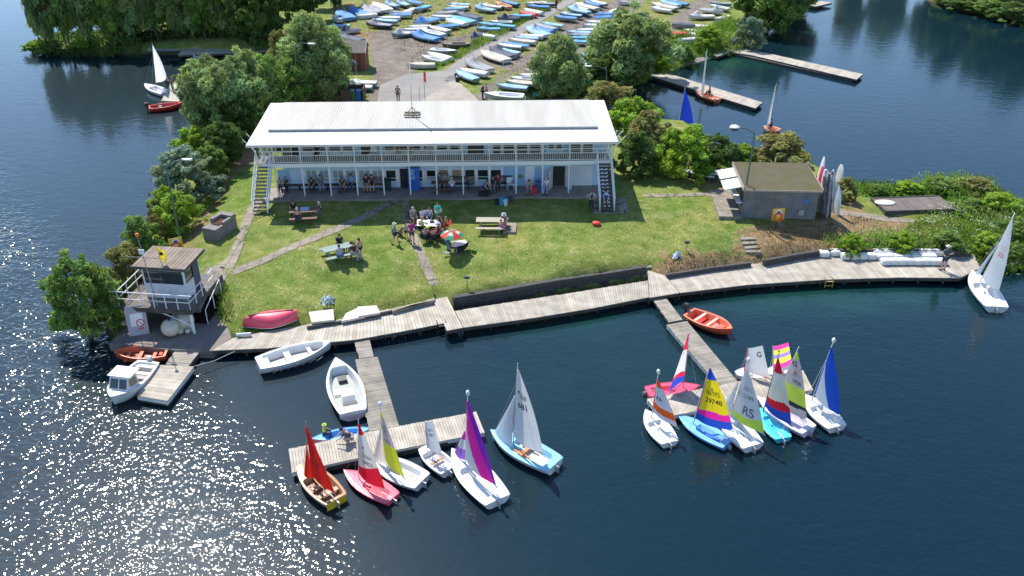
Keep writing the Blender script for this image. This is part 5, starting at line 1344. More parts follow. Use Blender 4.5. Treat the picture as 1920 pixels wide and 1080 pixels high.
dinghy("sailing_dinghy", "largest white dinghy under sail 551 at the right edge", (1823, 514), (1868, 579), 1.7, WH, (0.71, 0.71, 0.70), (0.66, 0.66, 0.67), 0.30, (1903, 399), (1873, 545),
       (bands([(1, 1, 0)]), [(0.84, 0.85, 0.86)]), ((1880, 446), (1828, 512), (1838, 514), bands([(1, 1, 0)]), [(0.84, 0.85, 0.86)]), D=0.42, text=[("551", 0.45, 0.62, 0.36, REDINK)])
dinghy("sailing_dinghy", "white dinghy with a tall white sail on the upper left water", (273, 160), (311, 176), 1.5, (0.76, 0.78, 0.79), WH, (0.6, 0.6, 0.6), 0.55, (285, 79), (313, 146),
       (bands([(1, 1, 0)]), [(0.86, 0.86, 0.86)]), None, D=0.4, text=[], boomz=1.0)
for (bw, st, tp_, cw, lab) in [((1305, 172), (1346, 188), (1326, 90), (1318, 181), "orange hulled dinghy with limp grey sail beside the upper pontoon"), ((1433, 238), (1459, 246), (1456, 156), (1438, 244), "orange hulled dinghy with limp pale sail out beyond the bushes")]:
    dinghy("sailing_dinghy", lab, bw, st, 1.4, (0.75, 0.20, 0.07), (0.80, 0.26, 0.10), (0.5, 0.12, 0.06), 0.35, tp_, cw, (bands([(1, 1, 0)]), [(0.62, 0.64, 0.65)]), None, D=0.36, text=[], roach=-0.03, boomz=0.7)
dinghy("sailing_dinghy", "dinghy with a pointed deep blue sail showing above the round bright bush", (1270, 236), (1306, 242), 1.3, WH, WH, (0.6, 0.6, 0.6), 0.06, (1285, 162), (1300, 231),
       (bands([(1, 1, 0)]), [(0.02, 0.06, 0.55)]), None, D=0.36, text=[], belly=0.02)
# ---------------------------------------------------------------- motor and rowing boats
BLACKP = pm("black_plastic", (0.025, 0.025, 0.028), (0.04, 0.04, 0.045), 6, 0.45)
def launch(name, label, bow, stern, beam, D, hullc, deckc, floorc, well, parts=None, cat="boat", zg=None, bowf=0.0, sternw=0.72, z0=0.0, depth=0.75, full=2.2, umax=0.58):
    zg = D if zg is None else zg
    b_, s_ = gp(*bow, z0 + zg), gp(*stern, z0 + zg); L = (b_ - s_).xy.length; mid = (b_ + s_) / 2; mid.z = z0
    hd = math.atan2(b_.y - s_.y, b_.x - s_.x); root = empty(name, mid, hd, label, cat)
    sh, dk, gw = hull_parts(L, beam, D, bowf, sternw, well, depth, full=full, umax=umax)
    h = fixwind(sh.build("hull", cmat(hullc), root)); h.data.shade_smooth()
    dk.build("deck", [cmat(deckc), cmat(floorc)], root); gw.build("gunwale", cmat(deckc), root, smooth=True)
    if parts: parts(root, L, beam, D)
    return root
def outboard(root, L, D, y=0.0):
    mb = MB(); mb.box(-L / 2 - 0.36, -L / 2 - 0.04, y - 0.14, y + 0.14, D + 0.10, D + 0.42); mb.box(-L / 2 - 0.32, -L / 2 - 0.08, y - 0.11, y + 0.11, D + 0.42, D + 0.48); o = mb.build("outboard_motor", BLACKP, root)
    mb = MB(); mb.box(-L / 2 - 0.24, -L / 2 - 0.12, y - 0.05, y + 0.05, -0.4, D + 0.1); mb.tube([(-L / 2 - 0.1, y, D + 0.25), (-L / 2 + 0.35, y, D + 0.3)], 0.02, 5); mb.build("motor_leg", BLACKP, o)
def box_part(nm, b6, mat, root):
    mb = MB(); mb.box(*b6); return mb.build(nm, mat, root)
GELW = cmat((0.68, 0.68, 0.66))
def pA(root, L, B, D):
    box_part("seat", (-L * 0.12, -L * 0.04, -B * .30, B * .30, D * 0.3, D - 0.1), GELW, root); box_part("stern_seat", (-L * 0.44, -L * 0.34, -B * .30, B * .30, D * 0.3, D - 0.12), GELW, root)
    box_part("seat", (L * 0.20, L * 0.25, -B * .25, B * .25, D * 0.5, D - 0.1), GELW, root)
    mb = MB()
    for k in range(7):
        x = -L * 0.36 + k * L * 0.1; mb.tube([(x, -B * 0.5, D - 0.14), (x, -B * 0.5 - 0.05, D - 0.3), (x + L * 0.1, -B * 0.5, D - 0.14)], 0.012, 4)
    mb.build("grab_rope", ROPE, root)
launch("open_launch", "long open white launch moored along the left boardwalk", (616, 645), (483, 681), 1.75, 0.55, WH, (0.80, 0.80, 0.78), (0.50, 0.45, 0.38), (0.10, 0.90, 0.70), pA, "boat")
def pB(root, L, B, D):
    box_part("console", (-L * 0.26, -L * 0.12, -B * .18, B * .18, D * 0.25, D + 0.22), GELW, root); box_part("battery_box", (L * 0.16, L * 0.26, -B * .15, B * .1, D * 0.25, D * 0.25 + 0.25), BLACKP, root)
    mb = MB()
    for k in range(4): mb.box(-L * 0.06 + k * 0.13, -L * 0.06 + k * 0.13 + 0.05, B * 0.05, B * 0.33, D * 0.5, D * 0.55)
    mb.box(-L * 0.06, -L * 0.06 + 0.5, B * 0.03, B * 0.05, D * 0.45, D * 0.56); mb.build("slatted_crate", WHITE, root)
    box_part("stern_locker", (-L * 0.49, -L * 0.37, -B * .36, B * .36, D * 0.3, D - 0.04), GELW, root)
    mb = MB(); mb.box(-L / 2 - 0.012, -L / 2, -B * 0.3, B * 0.3, D * 0.2, D * 0.7); mb.build("transom_plate", cmat((0.6, 0.58, 0.55)), root)
launch("open_launch", "open white launch with grey floor and white console beside the left pontoon", (631, 679), (662, 772), 1.85, 0.55, WH, (0.71, 0.71, 0.70), (0.32, 0.34, 0.30), (0.16, 0.88, 0.72), pB, "boat")
ORH = (0.62, 0.10, 0.04); ORD = (0.70, 0.16, 0.07)
def pC(root, L, B, D):
    for x in (-0.28, 0.0, 0.24): box_part("thwart", (L * x, L * x + 0.2, -B * .4, B * .4, D * 0.55, D * 0.65), cmat(ORD), root)
    box_part("fuel_tank", (-L * 0.4, -L * 0.33, -0.15, 0.2, D * 0.3, D * 0.3 + 0.2), cmat((0.5, 0.02, 0.02)), root)
launch("rescue_boat", "dark orange open boat moored below the tower slab", (218, 662), (314, 658), 1.5, 0.45, (0.50, 0.09, 0.04), (0.62, 0.15, 0.07), (0.30, 0.06, 0.03), (0.08, 0.92, 0.80), pC, "boat")
def pD(root, L, B, D):
    outboard(root, L, D)
    for x in (-0.24, 0.04): box_part("thwart", (L * x, L * x + 0.16, -B * .42, B * .42, D * 0.9, D * 0.97), cmat((0.72, 0.52, 0.42)), root)
    box_part("bow_locker", (L * 0.22, L * 0.34, -B * .2, B * .2, D * 0.4, D * 0.8), cmat((0.75, 0.15, 0.08)), root); box_part("seat_pad", (L * 0.12, L * 0.2, -B * .16, B * .16, D * 0.4, D * 0.7), cmat((0.85, 0.3, 0.2)), root)
launch("rescue_boat", "bright orange rescue boat with black outboard beside the right gangway", (1369, 618), (1291, 584), 1.55, 0.46, (0.82, 0.13, 0.05), (0.88, 0.22, 0.11), (0.55, 0.06, 0.03), (0.10, 0.94, 0.76), pD, "boat", full=2.8)
def pE(root, L, B, D): outboard(root, L, D); box_part("seat", (-L * .2, -L * .1, -B * .3, B * .3, D * .5, D * .9), BLACKP, root)
launch("rescue_boat", "low red rescue boat beside the small upper left pontoon", (339, 194), (279, 201), 1.5, 0.45, (0.62, 0.06, 0.04), (0.66, 0.10, 0.07), (0.3, 0.05, 0.04), (0.10, 0.94, 0.76), pE, "boat", full=2.8)
def cabinboat(root, L, B, D):
    x0, x1 = L * 0.10, L * 0.30; z0, z1 = D, D + 0.75
    mb = MB()   # low coachroof with raked screen
    w0, w1 = B * 0.40, B * 0.34
    V = [(x0, -w0, z0), (x0, w0, z0), (x1 + 0.25, w0 * 0.8, z0), (x1 + 0.25, -w0 * 0.8, z0), (x0, -w1, z1), (x0, w1, z1), (x1 - 0.15, w1 * 0.9, z1), (x1 - 0.15, -w1 * 0.9, z1)]
    mb.faces(V, [(4, 5, 6, 7), (0, 4, 7, 3), (1, 2, 6, 5), (2, 3, 7, 6)])
    mb.box(x0 - 0.35, x1 - 0.1, -w1 - 0.06, w1 + 0.06, z1 + 0.003, z1 + 0.05); cb = mb.build("cabin", GELW, root)
    def onfront(a, b_, c, d, off=0.012):
        A, B_, C_, D_ = [Vector(V[i]) for i in (3, 2, 6, 7)]
        def q(s, t): return A.lerp(B_, s).lerp(D_.lerp(C_, s), t)
        n = (B_ - A).cross(D_ - A).normalized(); n = n if n.x > 0 else -n
        m = MB(); m.poly([q(a, c) + n * off, q(b_, c) + n * off, q(b_, d) + n * off, q(a, d) + n * off]); return m
    onfront(0.08, 0.48, 0.25, 0.85).build("windscreen", GLASS, cb); onfront(0.54, 0.92, 0.25, 0.85).build("windscreen", GLASS, cb)
    for sg in (-1, 1):
        m = MB(); A = Vector((x0 + 0.1, sg * (w0 + 0.012), z0 + 0.2)); 
        m.poly([(x0 + 0.1, sg * (w0 * .84 + w1 * .16 + 0.014), z0 + 0.2), (x1 + 0.02, sg * (w0 * .78 + 0.014), z0 + 0.2), (x1 - 0.12, sg * (w1 * .93 + 0.02), z0 + 0.62), (x0 + 0.1, sg * (w1 + 0.018), z0 + 0.62)]); m.build("side_window", BLIND, cb)
    box_part("thwart", (-L * .24, -L * .16, -B * .38, B * .38, D * .8, D * .9), cmat((0.5, 0.42, 0.34)), root)
    box_part("stern_seat", (-L * .46, -L * .36, -B * .36, B * .36, D * .4, D * .85), GELW, root)
    box_part("outboard_bracket", (-L * .5 - .2, -L * .5 - .01, -.12, .12, D * .6, D + .25), GELW, root)
launch("cabin_boat", "small white cabin boat with dark windscreen moored at the raft", (212, 746), (279, 677), 1.75, 0.6, WH, (0.71, 0.71, 0.70), (0.34, 0.31, 0.28), (0.44, 0.94, 0.78), cabinboat, "boat", full=2.6, umax=0.45)
def pF(root, L, B, D): box_part("thwart", (-L * .2, -L * .12, -B * .38, B * .38, D * .7, D * .8), GELW, root)
launch("open_launch", "white boat lying along the upper left landing stage", (400, 100), (362, 104), 1.3, 0.4, WH, WH, (0.5, 0.5, 0.5), (0.2, 0.9, 0.7), pF, "boat")
# the inflatable canoe behind the cross pontoon
launch("canoe", "blue, white and pink canoe floating behind the cross pontoon", (589, 824), (692, 803), 0.85, 0.28, (0.80, 0.30, 0.38), (0.14, 0.42, 0.80), (0.10, 0.30, 0.62), (0.25, 0.8, 0.5), None, "canoe", sternw=0.15, umax=0.5)
# upturned red boat on the grass
def upturned(name, label, a, b_, beam, D, col, stripe=None, cat="boat", lift=0.0, skeg=None, side=None):
    A, B_ = tp(*a), tp(*b_); L = (A - B_).xy.length; mid = (A + B_) / 2; hd = math.atan2(A.y - B_.y, A.x - B_.x)
    root = empty(name, mid, hd, label, cat)
    sh, dk, gw = hull_parts(L, beam, D, 0.0, 0.25, full=1.25, umax=0.5)
    h = sh.build("hull", cmat(col, 0.45), root); 
    for v in h.data.vertices: v.co.z = (D + 0.02 + 0.12) - v.co.z + lift
    fixwind(h); h.data.shade_smooth()
    for v in gw.v: pass
    g2 = gw.build("gunwale", cmat(side or WH), root, smooth=True)
    for v in g2.data.vertices: v.co.z = (D + 0.14) - v.co.z + lift
    mb = MB(); mb.box(-L * 0.44, L * 0.40, -0.03, 0.03, D + 0.18 + lift, D + 0.27 + lift); mb.build("keel", cmat(skeg or tuple(c * .4 for c in col)), root)
    return root
upturned("upturned_boat", "upturned red boat with dark keel line on the grass", (459, 613), (558, 594), 1.55, 0.5, (0.72, 0.07, 0.12), skeg=(0.16, 0.02, 0.03))

# ---------------------------------------------------------------- the boat park
PC = dict(b=((0.27, 0.46, 0.66), "sky blue"), B=((0.06, 0.23, 0.54), "mid blue"), n=((0.045, 0.06, 0.11), "dark navy"), g=((0.27, 0.28, 0.31), "grey"), w=((0.62, 0.61, 0.58), "white"), c=((0.52, 0.46, 0.38), "beige"), r=((0.68, 0.07, 0.06), "red"), t=((0.10, 0.36, 0.52), "turquoise blue"), o=((0.58, 0.25, 0.12), "rusty orange"), k=((0.17, 0.14, 0.11), "brown"))
PMAT = {k: pm("cover_" + v[1].replace(" ", "_"), v[0], tuple(x * 0.7 for x in v[0]), 3.0, 0.7, bump=0.01, bscale=6, detail=6) for k, v in PC.items()}
HULLM = {k: pm("hull_" + k, c, tuple(x * .85 for x in c), 2, 0.4) for k, c in dict(w=(0.66, 0.66, 0.64), n=(0.05, 0.07, 0.12), g=(0.30, 0.32, 0.33), b=(0.12, 0.28, 0.45), s=(0.20, 0.26, 0.25)).items()}
def park_meshes():
    out = {}
    L, B, D = 1.0, 0.38, 0.105
    def hullm(bf=0.0, flip=False, sw=0.8):
        sh, dk, gw = hull_parts(L, B, D, bf, sw, (0.36, 0.9, 0.62), 0.6, ns=14, sheer=0.35, rocker=0.35)
        # deepen: hull_parts keeps a fixed keel depth, so squash it for the unit boat
        sh.v = [(x, y, (z if z > 0 else z * 0.35)) for x, y, z in sh.v]; dk.v = [v for v in dk.v]
        return sh, dk
    sh, dk = hullm()
    tmp = sh.build("x", HULLM['w']); fixwind(tmp); tmp.data.shade_smooth(); out['hull'] = tmp.data; bpy.data.objects.remove(tmp)
    tmp = dk.build("x", [HULLM['w'], HULLM['g']]); out['deck'] = tmp.data; bpy.data.objects.remove(tmp)
    tmp = hullm()[0].build("x", HULLM['w'])
    for v in tmp.data.vertices: v.co.z = D * 1.3 - v.co.z * 1.1
    fixwind(tmp); tmp.data.shade_smooth(); out['flip'] = tmp.data; bpy.data.objects.remove(tmp)
    def cover(peak, sag, seed):
        mb = MB(); r = random.Random(seed); rows = []; ns, nw = 16, 10
        for i in range(ns + 1):
            u = i / ns; b = B / 2 * prof(u) * 1.05 + 0.006; x = (L / 2 + 0.045 * (1 - u) ** 3) - L * u; zs = D + 0.35 * D * 1.2 * (1 - u) ** 2.2
            ridge = peak * math.exp(-((u - 0.32) / 0.11) ** 2) + peak * 0.45 * max(0, (1 - abs(u - 0.32) / 0.7)) + 0.02 * prof(u)
            row = []
            for j in range(nw + 1):
                w = -1 + 2 * j / nw
                z = zs + ridge * (1 - abs(w)) ** 1.15 - sag * (1 - w * w) * math.sin(math.pi * u) * (abs(w) > 0.15) + r.uniform(-.0018, .0018)
                if j in (0, nw): z = zs - 0.028
                row.append(Vector((x, w * b, z)))
            rows.append(row)
        mb.grid(rows, None, 0, True); mb.poly(rows[-1]); t = mb.build("x", PMAT['b']); t.data.shade_smooth(); m = t.data; bpy.data.objects.remove(t); return m
    out['flat'] = cover(0.035, 0.0, 1); out['sag'] = cover(0.06, 0.02, 2); out['peak'] = cover(0.16, 0.015, 3)
    mb = MB()
    mb.tube([(0.52, 0, -0.05), (-0.2, 0, -0.045)], 0.008, 5); mb.tube([(-0.08, -0.15, -0.045), (-0.08, 0.15, -0.045)], 0.008, 5)
    for sg in (-1, 1):
        mb.tube([(-0.08, sg * 0.15, -0.045), (-0.08, sg * 0.175, -0.045)], 0.045, 9); mb.tube([(0.3, 0, -0.05), (-0.08, sg * 0.14, -0.045)], 0.006, 4)
    t = mb.build("x", BLACKP); out['trolley'] = t.data; bpy.data.objects.remove(t)
    mb = MB(); mb.tube([(0.18, 0, 0.1), (0.18, 0, 1.35)], [0.0065, 0.004], 5); t = mb.build("x", ALU); out['mast'] = t.data; bpy.data.objects.remove(t)
    return out
PM_ = park_meshes()
ORD_ = "first second third fourth fifth sixth seventh eighth ninth tenth eleventh twelfth thirteenth fourteenth fifteenth sixteenth seventeenth eighteenth nineteenth twentieth twenty-first twenty-second twenty-third twenty-fourth".split()
PARK = {
 "in the shaded corner": [(634, 16, 656, 30, 'B', 'flat'), (656, 10, 684, 23, 'B', 'flat'), (676, 25, 697, 23, 'w', 'flip'), (679, 6, 704, 21, 'g', 'sag'), (694, 8, 712, 18, 'g', 'flat'), (700, 2, 728, 15, 'c', 'sag'), (722, 2, 746, 8, 'b', 'peak'), (745, 0, 765, 6, 'b', 'peak'), (768, -1, 786, 2, 'B', 'flat'), (622, 46, 645, 43, 'b', 'sag'), (636, 56, 671, 50, 'n', 'peak'), (636, 63, 679, 70, 'n', 'sag'), (625, 25, 636, 33, 'w', 'flip')],
 "above the forecourt": [(754, 19, 777, 12, 'w', 'flip'), (778, 15, 804, 7, 't', 'flat'), (733, 20, 770, 19, 'g', 'flat'), (733, 25, 769, 23, 'B', 'flat'), (709, 28, 750, 28, 'w', 'flip'), (700, 34, 745, 36, 'b', 'flat'), (688, 40, 734, 43, 'g', 'peak')],
 "in the middle cluster": [(815, 23, 857, 17, 'g', 'flat'), (831, 15, 870, 11, 't', 'flat'), (843, 5, 880, 4, 'b', 'flat'), (841, 10, 877, 9, 'c', 'sag'), (857, 20, 899, 30, 'n', 'sag'), (844, 26, 888, 37, 't', 'flat'), (810, 26, 845, 27, 'w', 'flip'), (836, 30, 873, 41, 'w', 'flip'), (776, 41, 820, 30, 'B', 'peak'), (780, 36, 808, 29, 'g', 'peak'), (814, 48, 860, 42, 'B', 'sag'), (764, 45, 808, 44, 'w', 'flip'), (754, 51, 800, 49, 'w', 'flip'), (738, 60, 776, 56, 'w', 'peak'), (772, 59, 820, 69, 'B', 'peak'), (791, 52, 831, 62, 'b', 'open'), (805, 46, 842, 55, 'c', 'flat')],
 "beside the weed strip": [(891, 10, 927, 15, 'b', 'peak'), (900, 5, 941, 9, 'c', 'sag'), (930, 1, 955, 9, 'o', 'open'), (948, 0, 966, 3, 'B', 'flat'), (906, 40, 929, 42, 't', 'flat'), (920, 37, 959, 37, 'c', 'open'), (932, 43, 959, 45, 't', 'flat'), (901, 50, 931, 50, 't', 'sag'), (899, 59, 921, 63, 'w', 'flip'), (957, 26, 996, 24, 't', 'flat'), (976, 18, 1003, 23, 'r', 'flip'), (983, 13, 1017, 20, 'w', 'flip'), (990, 9, 1030, 9, 'B', 'flat'), (991, 2, 1020, 1, 'w', 'flip'), (1005, 4, 1038, 3, 'g', 'flat'), (943, 32, 965, 30, 'n', 'peak'), (884, 68, 902, 58, 'n', 'peak'), (831, 79, 880, 77, 'k', 'open')],
 "by the track end": [(855, 93, 808, 88, 'g', 'open'), (802, 93, 845, 104, 'w', 'flip'), (792, 101, 832, 109, 'w', 'open'), (768, 115, 813, 116, 'c', 'flip')],
 "right of the track": [(873, 109, 919, 126, 'g', 'peak'), (861, 124, 914, 134, 'w', 'flip'), (856, 129, 893, 144, 'b', 'flat'), (903, 92, 950, 108, 'c', 'sag'), (919, 86, 963, 100, 'n', 'peak'), (936, 88, 974, 95, 'b', 'flat'), (936, 80, 976, 84, 'w', 'flat'), (944, 76, 991, 82, 'B', 'flat'), (955, 69, 1004, 74, 'c', 'flat'), (965, 66, 1009, 68, 'b', 'flat'), (972, 60, 1019, 64, 'w', 'flip'), (988, 47, 1028, 62, 'b', 'peak'), (1000, 46, 1034, 56, 'B', 'flat'), (1004, 40, 1042, 51, 'g', 'flat'), (1018, 39, 1054, 45, 'b', 'flat'), (1040, 27, 1081, 31, 'B', 'flat'), (1051, 21, 1091, 26, 'b', 'sag'), (1066, 11, 1105, 21, 'b', 'peak'), (1072, 8, 1101, 15, 'w', 'flat'), (1079, 3, 1120, 14, 'c', 'sag'), (1096, 0, 1126, 8, 'B', 'flat'), (1112, -1, 1133, 4, 'w', 'flat')],
 "among the willows": [(1122, 23, 1144, 22, 'B', 'flat'), (1121, 30, 1137, 28, 'B', 'flat'), (1145, 19, 1156, 15, 'w', 'flip'), (1096, 41, 1134, 43, 'w', 'flip'), (1107, 35, 1132, 37, 'w', 'flip'), (1081, 51, 1121, 50, 'w', 'flip'), (1071, 56, 1101, 57, 'b', 'flat'), (1074, 62, 1104, 61, 'g', 'flat'), (1074, 68, 1100, 66, 't', 'flat'), (1080, 74, 1099, 74, 't', 'flat'), (1096, 97, 1129, 101, 'b', 'sag'), (1072, 106, 1111, 111, 'b', 'flat'), (1080, 112, 1100, 118, 'b', 'sag')],
 "in the row by the quay": [(989, 127, 1031, 133, 'c', 'flat'), (977, 134, 1020, 139, 'w', 'flip'), (962, 141, 1009, 144, 'w', 'open'), (950, 146, 1006, 151, 'c', 'flat'), (933, 152, 989, 159, 'b', 'flat')],
 "in the top right lane": [(1224, 3, 1269, 12, 'c', 'sag'), (1223, 11, 1259, 16, 'w', 'sag'), (1239, -2, 1274, 6, 'b', 'peak'), (1262, 0, 1286, 4, 'B', 'flat'), (1293, 27, 1339, 25, 'w', 'peak'), (1355, 20, 1316, 13, 'g', 'peak'), (1333, 6, 1367, 13, 'w', 'open'), (1342, 2, 1362, 3, 'g', 'flat'), (1345, 31, 1365, 27, 'w', 'flip'), (1271, 42, 1292, 43, 'n', 'flat'), (1290, 42, 1328, 47, 'w', 'flip'), (1287, 50, 1320, 58, 'w', 'flip'), (1278, 55, 1316, 64, 'w', 'flip'), (1256, 58, 1278, 59, 'r', 'flip'), (1274, 66, 1307, 69, 'w', 'flip'), (1164, 0, 1195, 1, 'g', 'flat')],
 "beside the brown hut": [(655, 150, 704, 150, 'w', 'sag'), (648, 157, 693, 157, 'w', 'peak'), (641, 165, 672, 167, 'w', 'sag')],
}
KW = dict(flat="flat covered dinghy", sag="slack covered dinghy", peak="tent covered dinghy", flip="upturned dinghy", open="uncovered dinghy")
for row, lst in PARK.items():
    order = sorted(range(len(lst)), key=lambda i: lst[i][0] + lst[i][2])
    for i, (x0, y0, x1, y1, ck, kd) in enumerate(lst):
        A = tp(x0, y0, 0.75); B_ = tp(x1, y1, 0.75)
        L = (A - B_).xy.length; mid = (A + B_) / 2; mid.z = tz(mid.x, mid.y)
        hd = math.atan2(A.y - B_.y, A.x - B_.x)
        L = min(max(L, 2.9), 5.4)
        rank = order.index(i)
        cname = PC[ck][1]
        root = empty("parked_dinghy", mid + Vector((0, 0, (0.10 if kd == 'flip' else 0.24) + rnd.uniform(-.02, .05))), hd, "%s %s, %s from the left %s" % (cname, KW[kd], ORD_[rank], row), "dinghy", "dinghies laid up in the boat park")
        root.scale = (L, L * rnd.uniform(0.92, 1.06), 2.75)
        def part(nm, me, mats):
            o = bpy.data.objects.new(nm, me); COL.objects.link(o); o.parent = root
            for k_, m_ in enumerate(mats): o.material_slots[k_].link = 'OBJECT'; o.material_slots[k_].material = m_
            return o
        hk = rnd.choice(['w', 'w', 'g', 'n', 'b', 's']) if ck in 'bBtgn' else rnd.choice(['w', 'g', 's'])
        if kd == 'flip': part("hull", PM_['flip'], [PMAT[ck]])
        elif kd == 'open': part("hull", PM_['hull'], [HULLM['w'] if ck == 'w' else PMAT[ck]]); part("deck", PM_['deck'], [HULLM['w'] if ck in 'wbgc' else PMAT[ck], HULLM['g']])
        else: part("hull", PM_['hull'], [HULLM[hk]]); part("cover", PM_[kd], [PMAT[ck]])
        part("trolley", PM_['trolley'], [])
        if kd in ('peak', 'open') or (kd in ('flat', 'sag') and rnd.random() < 0.34): part("mast", PM_['mast'], [])
# the rigged grey hull behind the clubhouse
dinghy("sailing_dinghy", "grey hulled dinghy with white deck and lowered sail right behind the clubhouse", (912, 176), (982, 181), 1.6, (0.24, 0.29, 0.29), (0.80, 0.80, 0.78), (0.7, 0.7, 0.68), 0.25, (946, 110), (924, 172),
       (bands([(1, 1, 0)]), [(0.8, 0.8, 0.76)]), None, D=0.5, text=[], z0=1.95, zg=0.5, boomz=0.3, headdrop=3.2, roach=0, boom=False)

# ---------------------------------------------------------------- lamp posts, shed, tower, small buildings
GREENP = pm("green_post_paint", (0.06, 0.12, 0.10), (0.09, 0.16, 0.13), 5, 0.5)
def lamp(base, top_px, head_px, label):
    root = empty("street_lamp", base, 0, label, "street lamp")
    t = over(base, *top_px); h = over(base, *head_px) ; h = Vector((h.x, h.y, h.z))
    a = t - base; b_ = h - base
    mb = MB(); mb.tube([(0, 0, -0.1), (0, 0, 1.0)], 0.10, 8); mb.tube([(0, 0, 1.0), tuple(a)], [0.075, 0.05], 8); mb.build("pole", GREENP, root)
    mb = MB(); mb.tube([tuple(a), tuple(a.lerp(b_, .5) + Vector((0, 0, 0.12))), tuple(b_)], [0.045, 0.04, 0.035], 6); mb.build("arm", GREENP, root)
    d = (b_ - a); d.z = 0; d.normalize(); mb = MB()
    M_ = Matrix.Translation(b_ + d * 0.2) @ Matrix.Rotation(math.atan2(d.y, d.x), 4, 'Z')
    P = []
    for i in range(7):
        u = -0.34 + 0.68 * i / 6; w = 0.14 * (1 - (abs(u) / 0.36) ** 3) + 0.012
        P.append([M_ @ Vector((u, w * math.cos(2 * math.pi * k / 10), 0.07 * math.sin(2 * math.pi * k / 10))) for k in range(11)])
    mb.grid(P); mb.poly(P[0][:10]); mb.poly(P[-1][:10][::-1]); fixwind(mb.build("lamp_head", WHITE, root)).data.shade_smooth()
lamp(tp(340, 462), (311, 314), (345, 299), "green street lamp on the left bank beside the shrubs")
lamp(tp(1391, 404), (1415, 250), (1383, 239), "green street lamp at the left front corner of the grey shed")
lamp(tp(1137, 205), (1137, 130), (1107, 124), "green street lamp behind the right end of the clubhouse")
lamp(tp(556, 205), (554, 84), (580, 82), "green street lamp among the trees behind the left roof end")
# the grey shed
zs = 1.78
FL, FR = gp(1390, 404, zs), gp(1528, 407, zs)
sx = (FR - FL).normalized(); sy = Vector((-sx.y, sx.x, 0)); W_ = (FR - FL).length
HS = 2.05
bl = gp(1376, 305, zs + HS + 0.15); DS = max(3.5, (bl - FL).dot(sy) - 0.1)
shed = empty("shed", FL, math.atan2(sx.y, sx.x), "low grey concrete shed with a mossy ribbed roof beside the racked boards", "shed")
SHEDW = pm("grey_concrete_panels", (0.12, 0.13, 0.14), (0.19, 0.20, 0.205), 1.2, 0.85, 0.003, 20, detail=8)
MOSS = pm("mossy_ribbed_roof", (0.34, 0.285, 0.185), (0.30, 0.27, 0.12), 1.0, 0.95, 0.01, 12, detail=9, attr=True)
mb = MB(); mb.box(0, W_, 0, DS, -0.2, HS); 
for k in range(1, 6): mb.box(W_ * k / 6 - 0.02, W_ * k / 6 + 0.02, -0.012, -0.001, 0, HS - 0.01)
mb.build("wall", SHEDW, shed)
mb = MB(); rows = []
n = 22; 
for i in range(n * 2 + 1):
    y = -0.22 + (DS + 0.34) * i / (n * 2); z = HS + 0.02 + 0.16 * i / (n * 2) + (0.085 if i % 2 else 0.0)
    rows.append([Vector((-0.12 + (W_ + 0.26) * j / 8, y, z)) for j in range(9)])
for i in range(len(rows) - 1): mb.grid(rows[i:i + 2], 1.12 if i % 2 else 0.62)
rows2 = [[p - Vector((0, 0, 0.06)) for p in r_] for r_ in rows]; mb.grid(rows2, flip=True)
mb.build("roof", MOSS, shed)
mb = MB(); mb.box(-0.16, -0.122, -0.25, DS + 0.14, HS - 0.1, HS + 0.22); mb.box(W_ + 0.142, W_ + 0.17, -0.25, DS + 0.14, HS - 0.1, HS + 0.2); mb.box(-0.12, W_ + 0.14, -0.26, -0.222, HS - 0.1, HS + 0.03); mb.build("fascia", pm("pale_trim", (0.40, 0.33, 0.27), (0.3, 0.26, 0.22), 4, 0.8), shed)
for (y0, y1) in ((DS * 0.08, DS * 0.46), (DS * 0.52, DS * 0.9)):
    mb = MB(); vs = [(-0.17, y0, HS - 0.05), (-0.17, y1, HS - 0.05), (-1.35, y1, HS - 0.3), (-1.35, y0, HS - 0.3)]; mb.faces(vs + [(x, y, z + 0.04) for x, y, z in vs], [(3, 2, 1, 0), (4, 5, 6, 7), (0, 1, 5, 4), (1, 2, 6, 5), (2, 3, 7, 6), (3, 0, 4, 7)])
    mb.build("raised_shutter", pm("grey_shutter", (0.52, 0.55, 0.57), (0.44, 0.47, 0.49), 2, 0.5), shed)
mb = MB(); mb.box(-0.03, -0.002, DS * 0.06, DS * 0.48, 0.6, HS - 0.15); mb.box(-0.03, -0.002, DS * 0.52, DS * 0.92, 0.6, HS - 0.15); mb.build("serving_hatch", INSIDE, shed)
mb = MB(); mb.box(-0.4, -0.032, DS * 0.04, DS * 0.94, 0.85, 0.92); mb.build("counter", WHITE, shed)
mb = MB(); mb.box(W_ * 0.80, W_ * 0.88, -0.03, -0.004, 1.05, 1.35); mb.build("notice", pm("blue_notice", (0.04, 0.12, 0.42), (0.1, 0.2, 0.5), 9, 0.5), shed)
mb = MB(); mb.box(W_ * 0.77, W_ * 0.84, -0.05, -0.004, 0.12, 0.52); mb.build("panel_patch", pm("pale_block", (0.4, 0.4, 0.38), None, 4, 0.9), shed)
mb = MB(); a = FL + sx * -1.0; mb.prism([(q.x, q.y) for q in (FL - sx * 1.6 - sy * 0.3, FL - sy * 0.3 - sx * .02, FL + sy * DS - sx * .02, FL + sy * DS - sx * 1.6)], zs - 0.3, zs + 0.04); tag(fixwind(mb.build("paving_pad", STONE)), kind="structure")
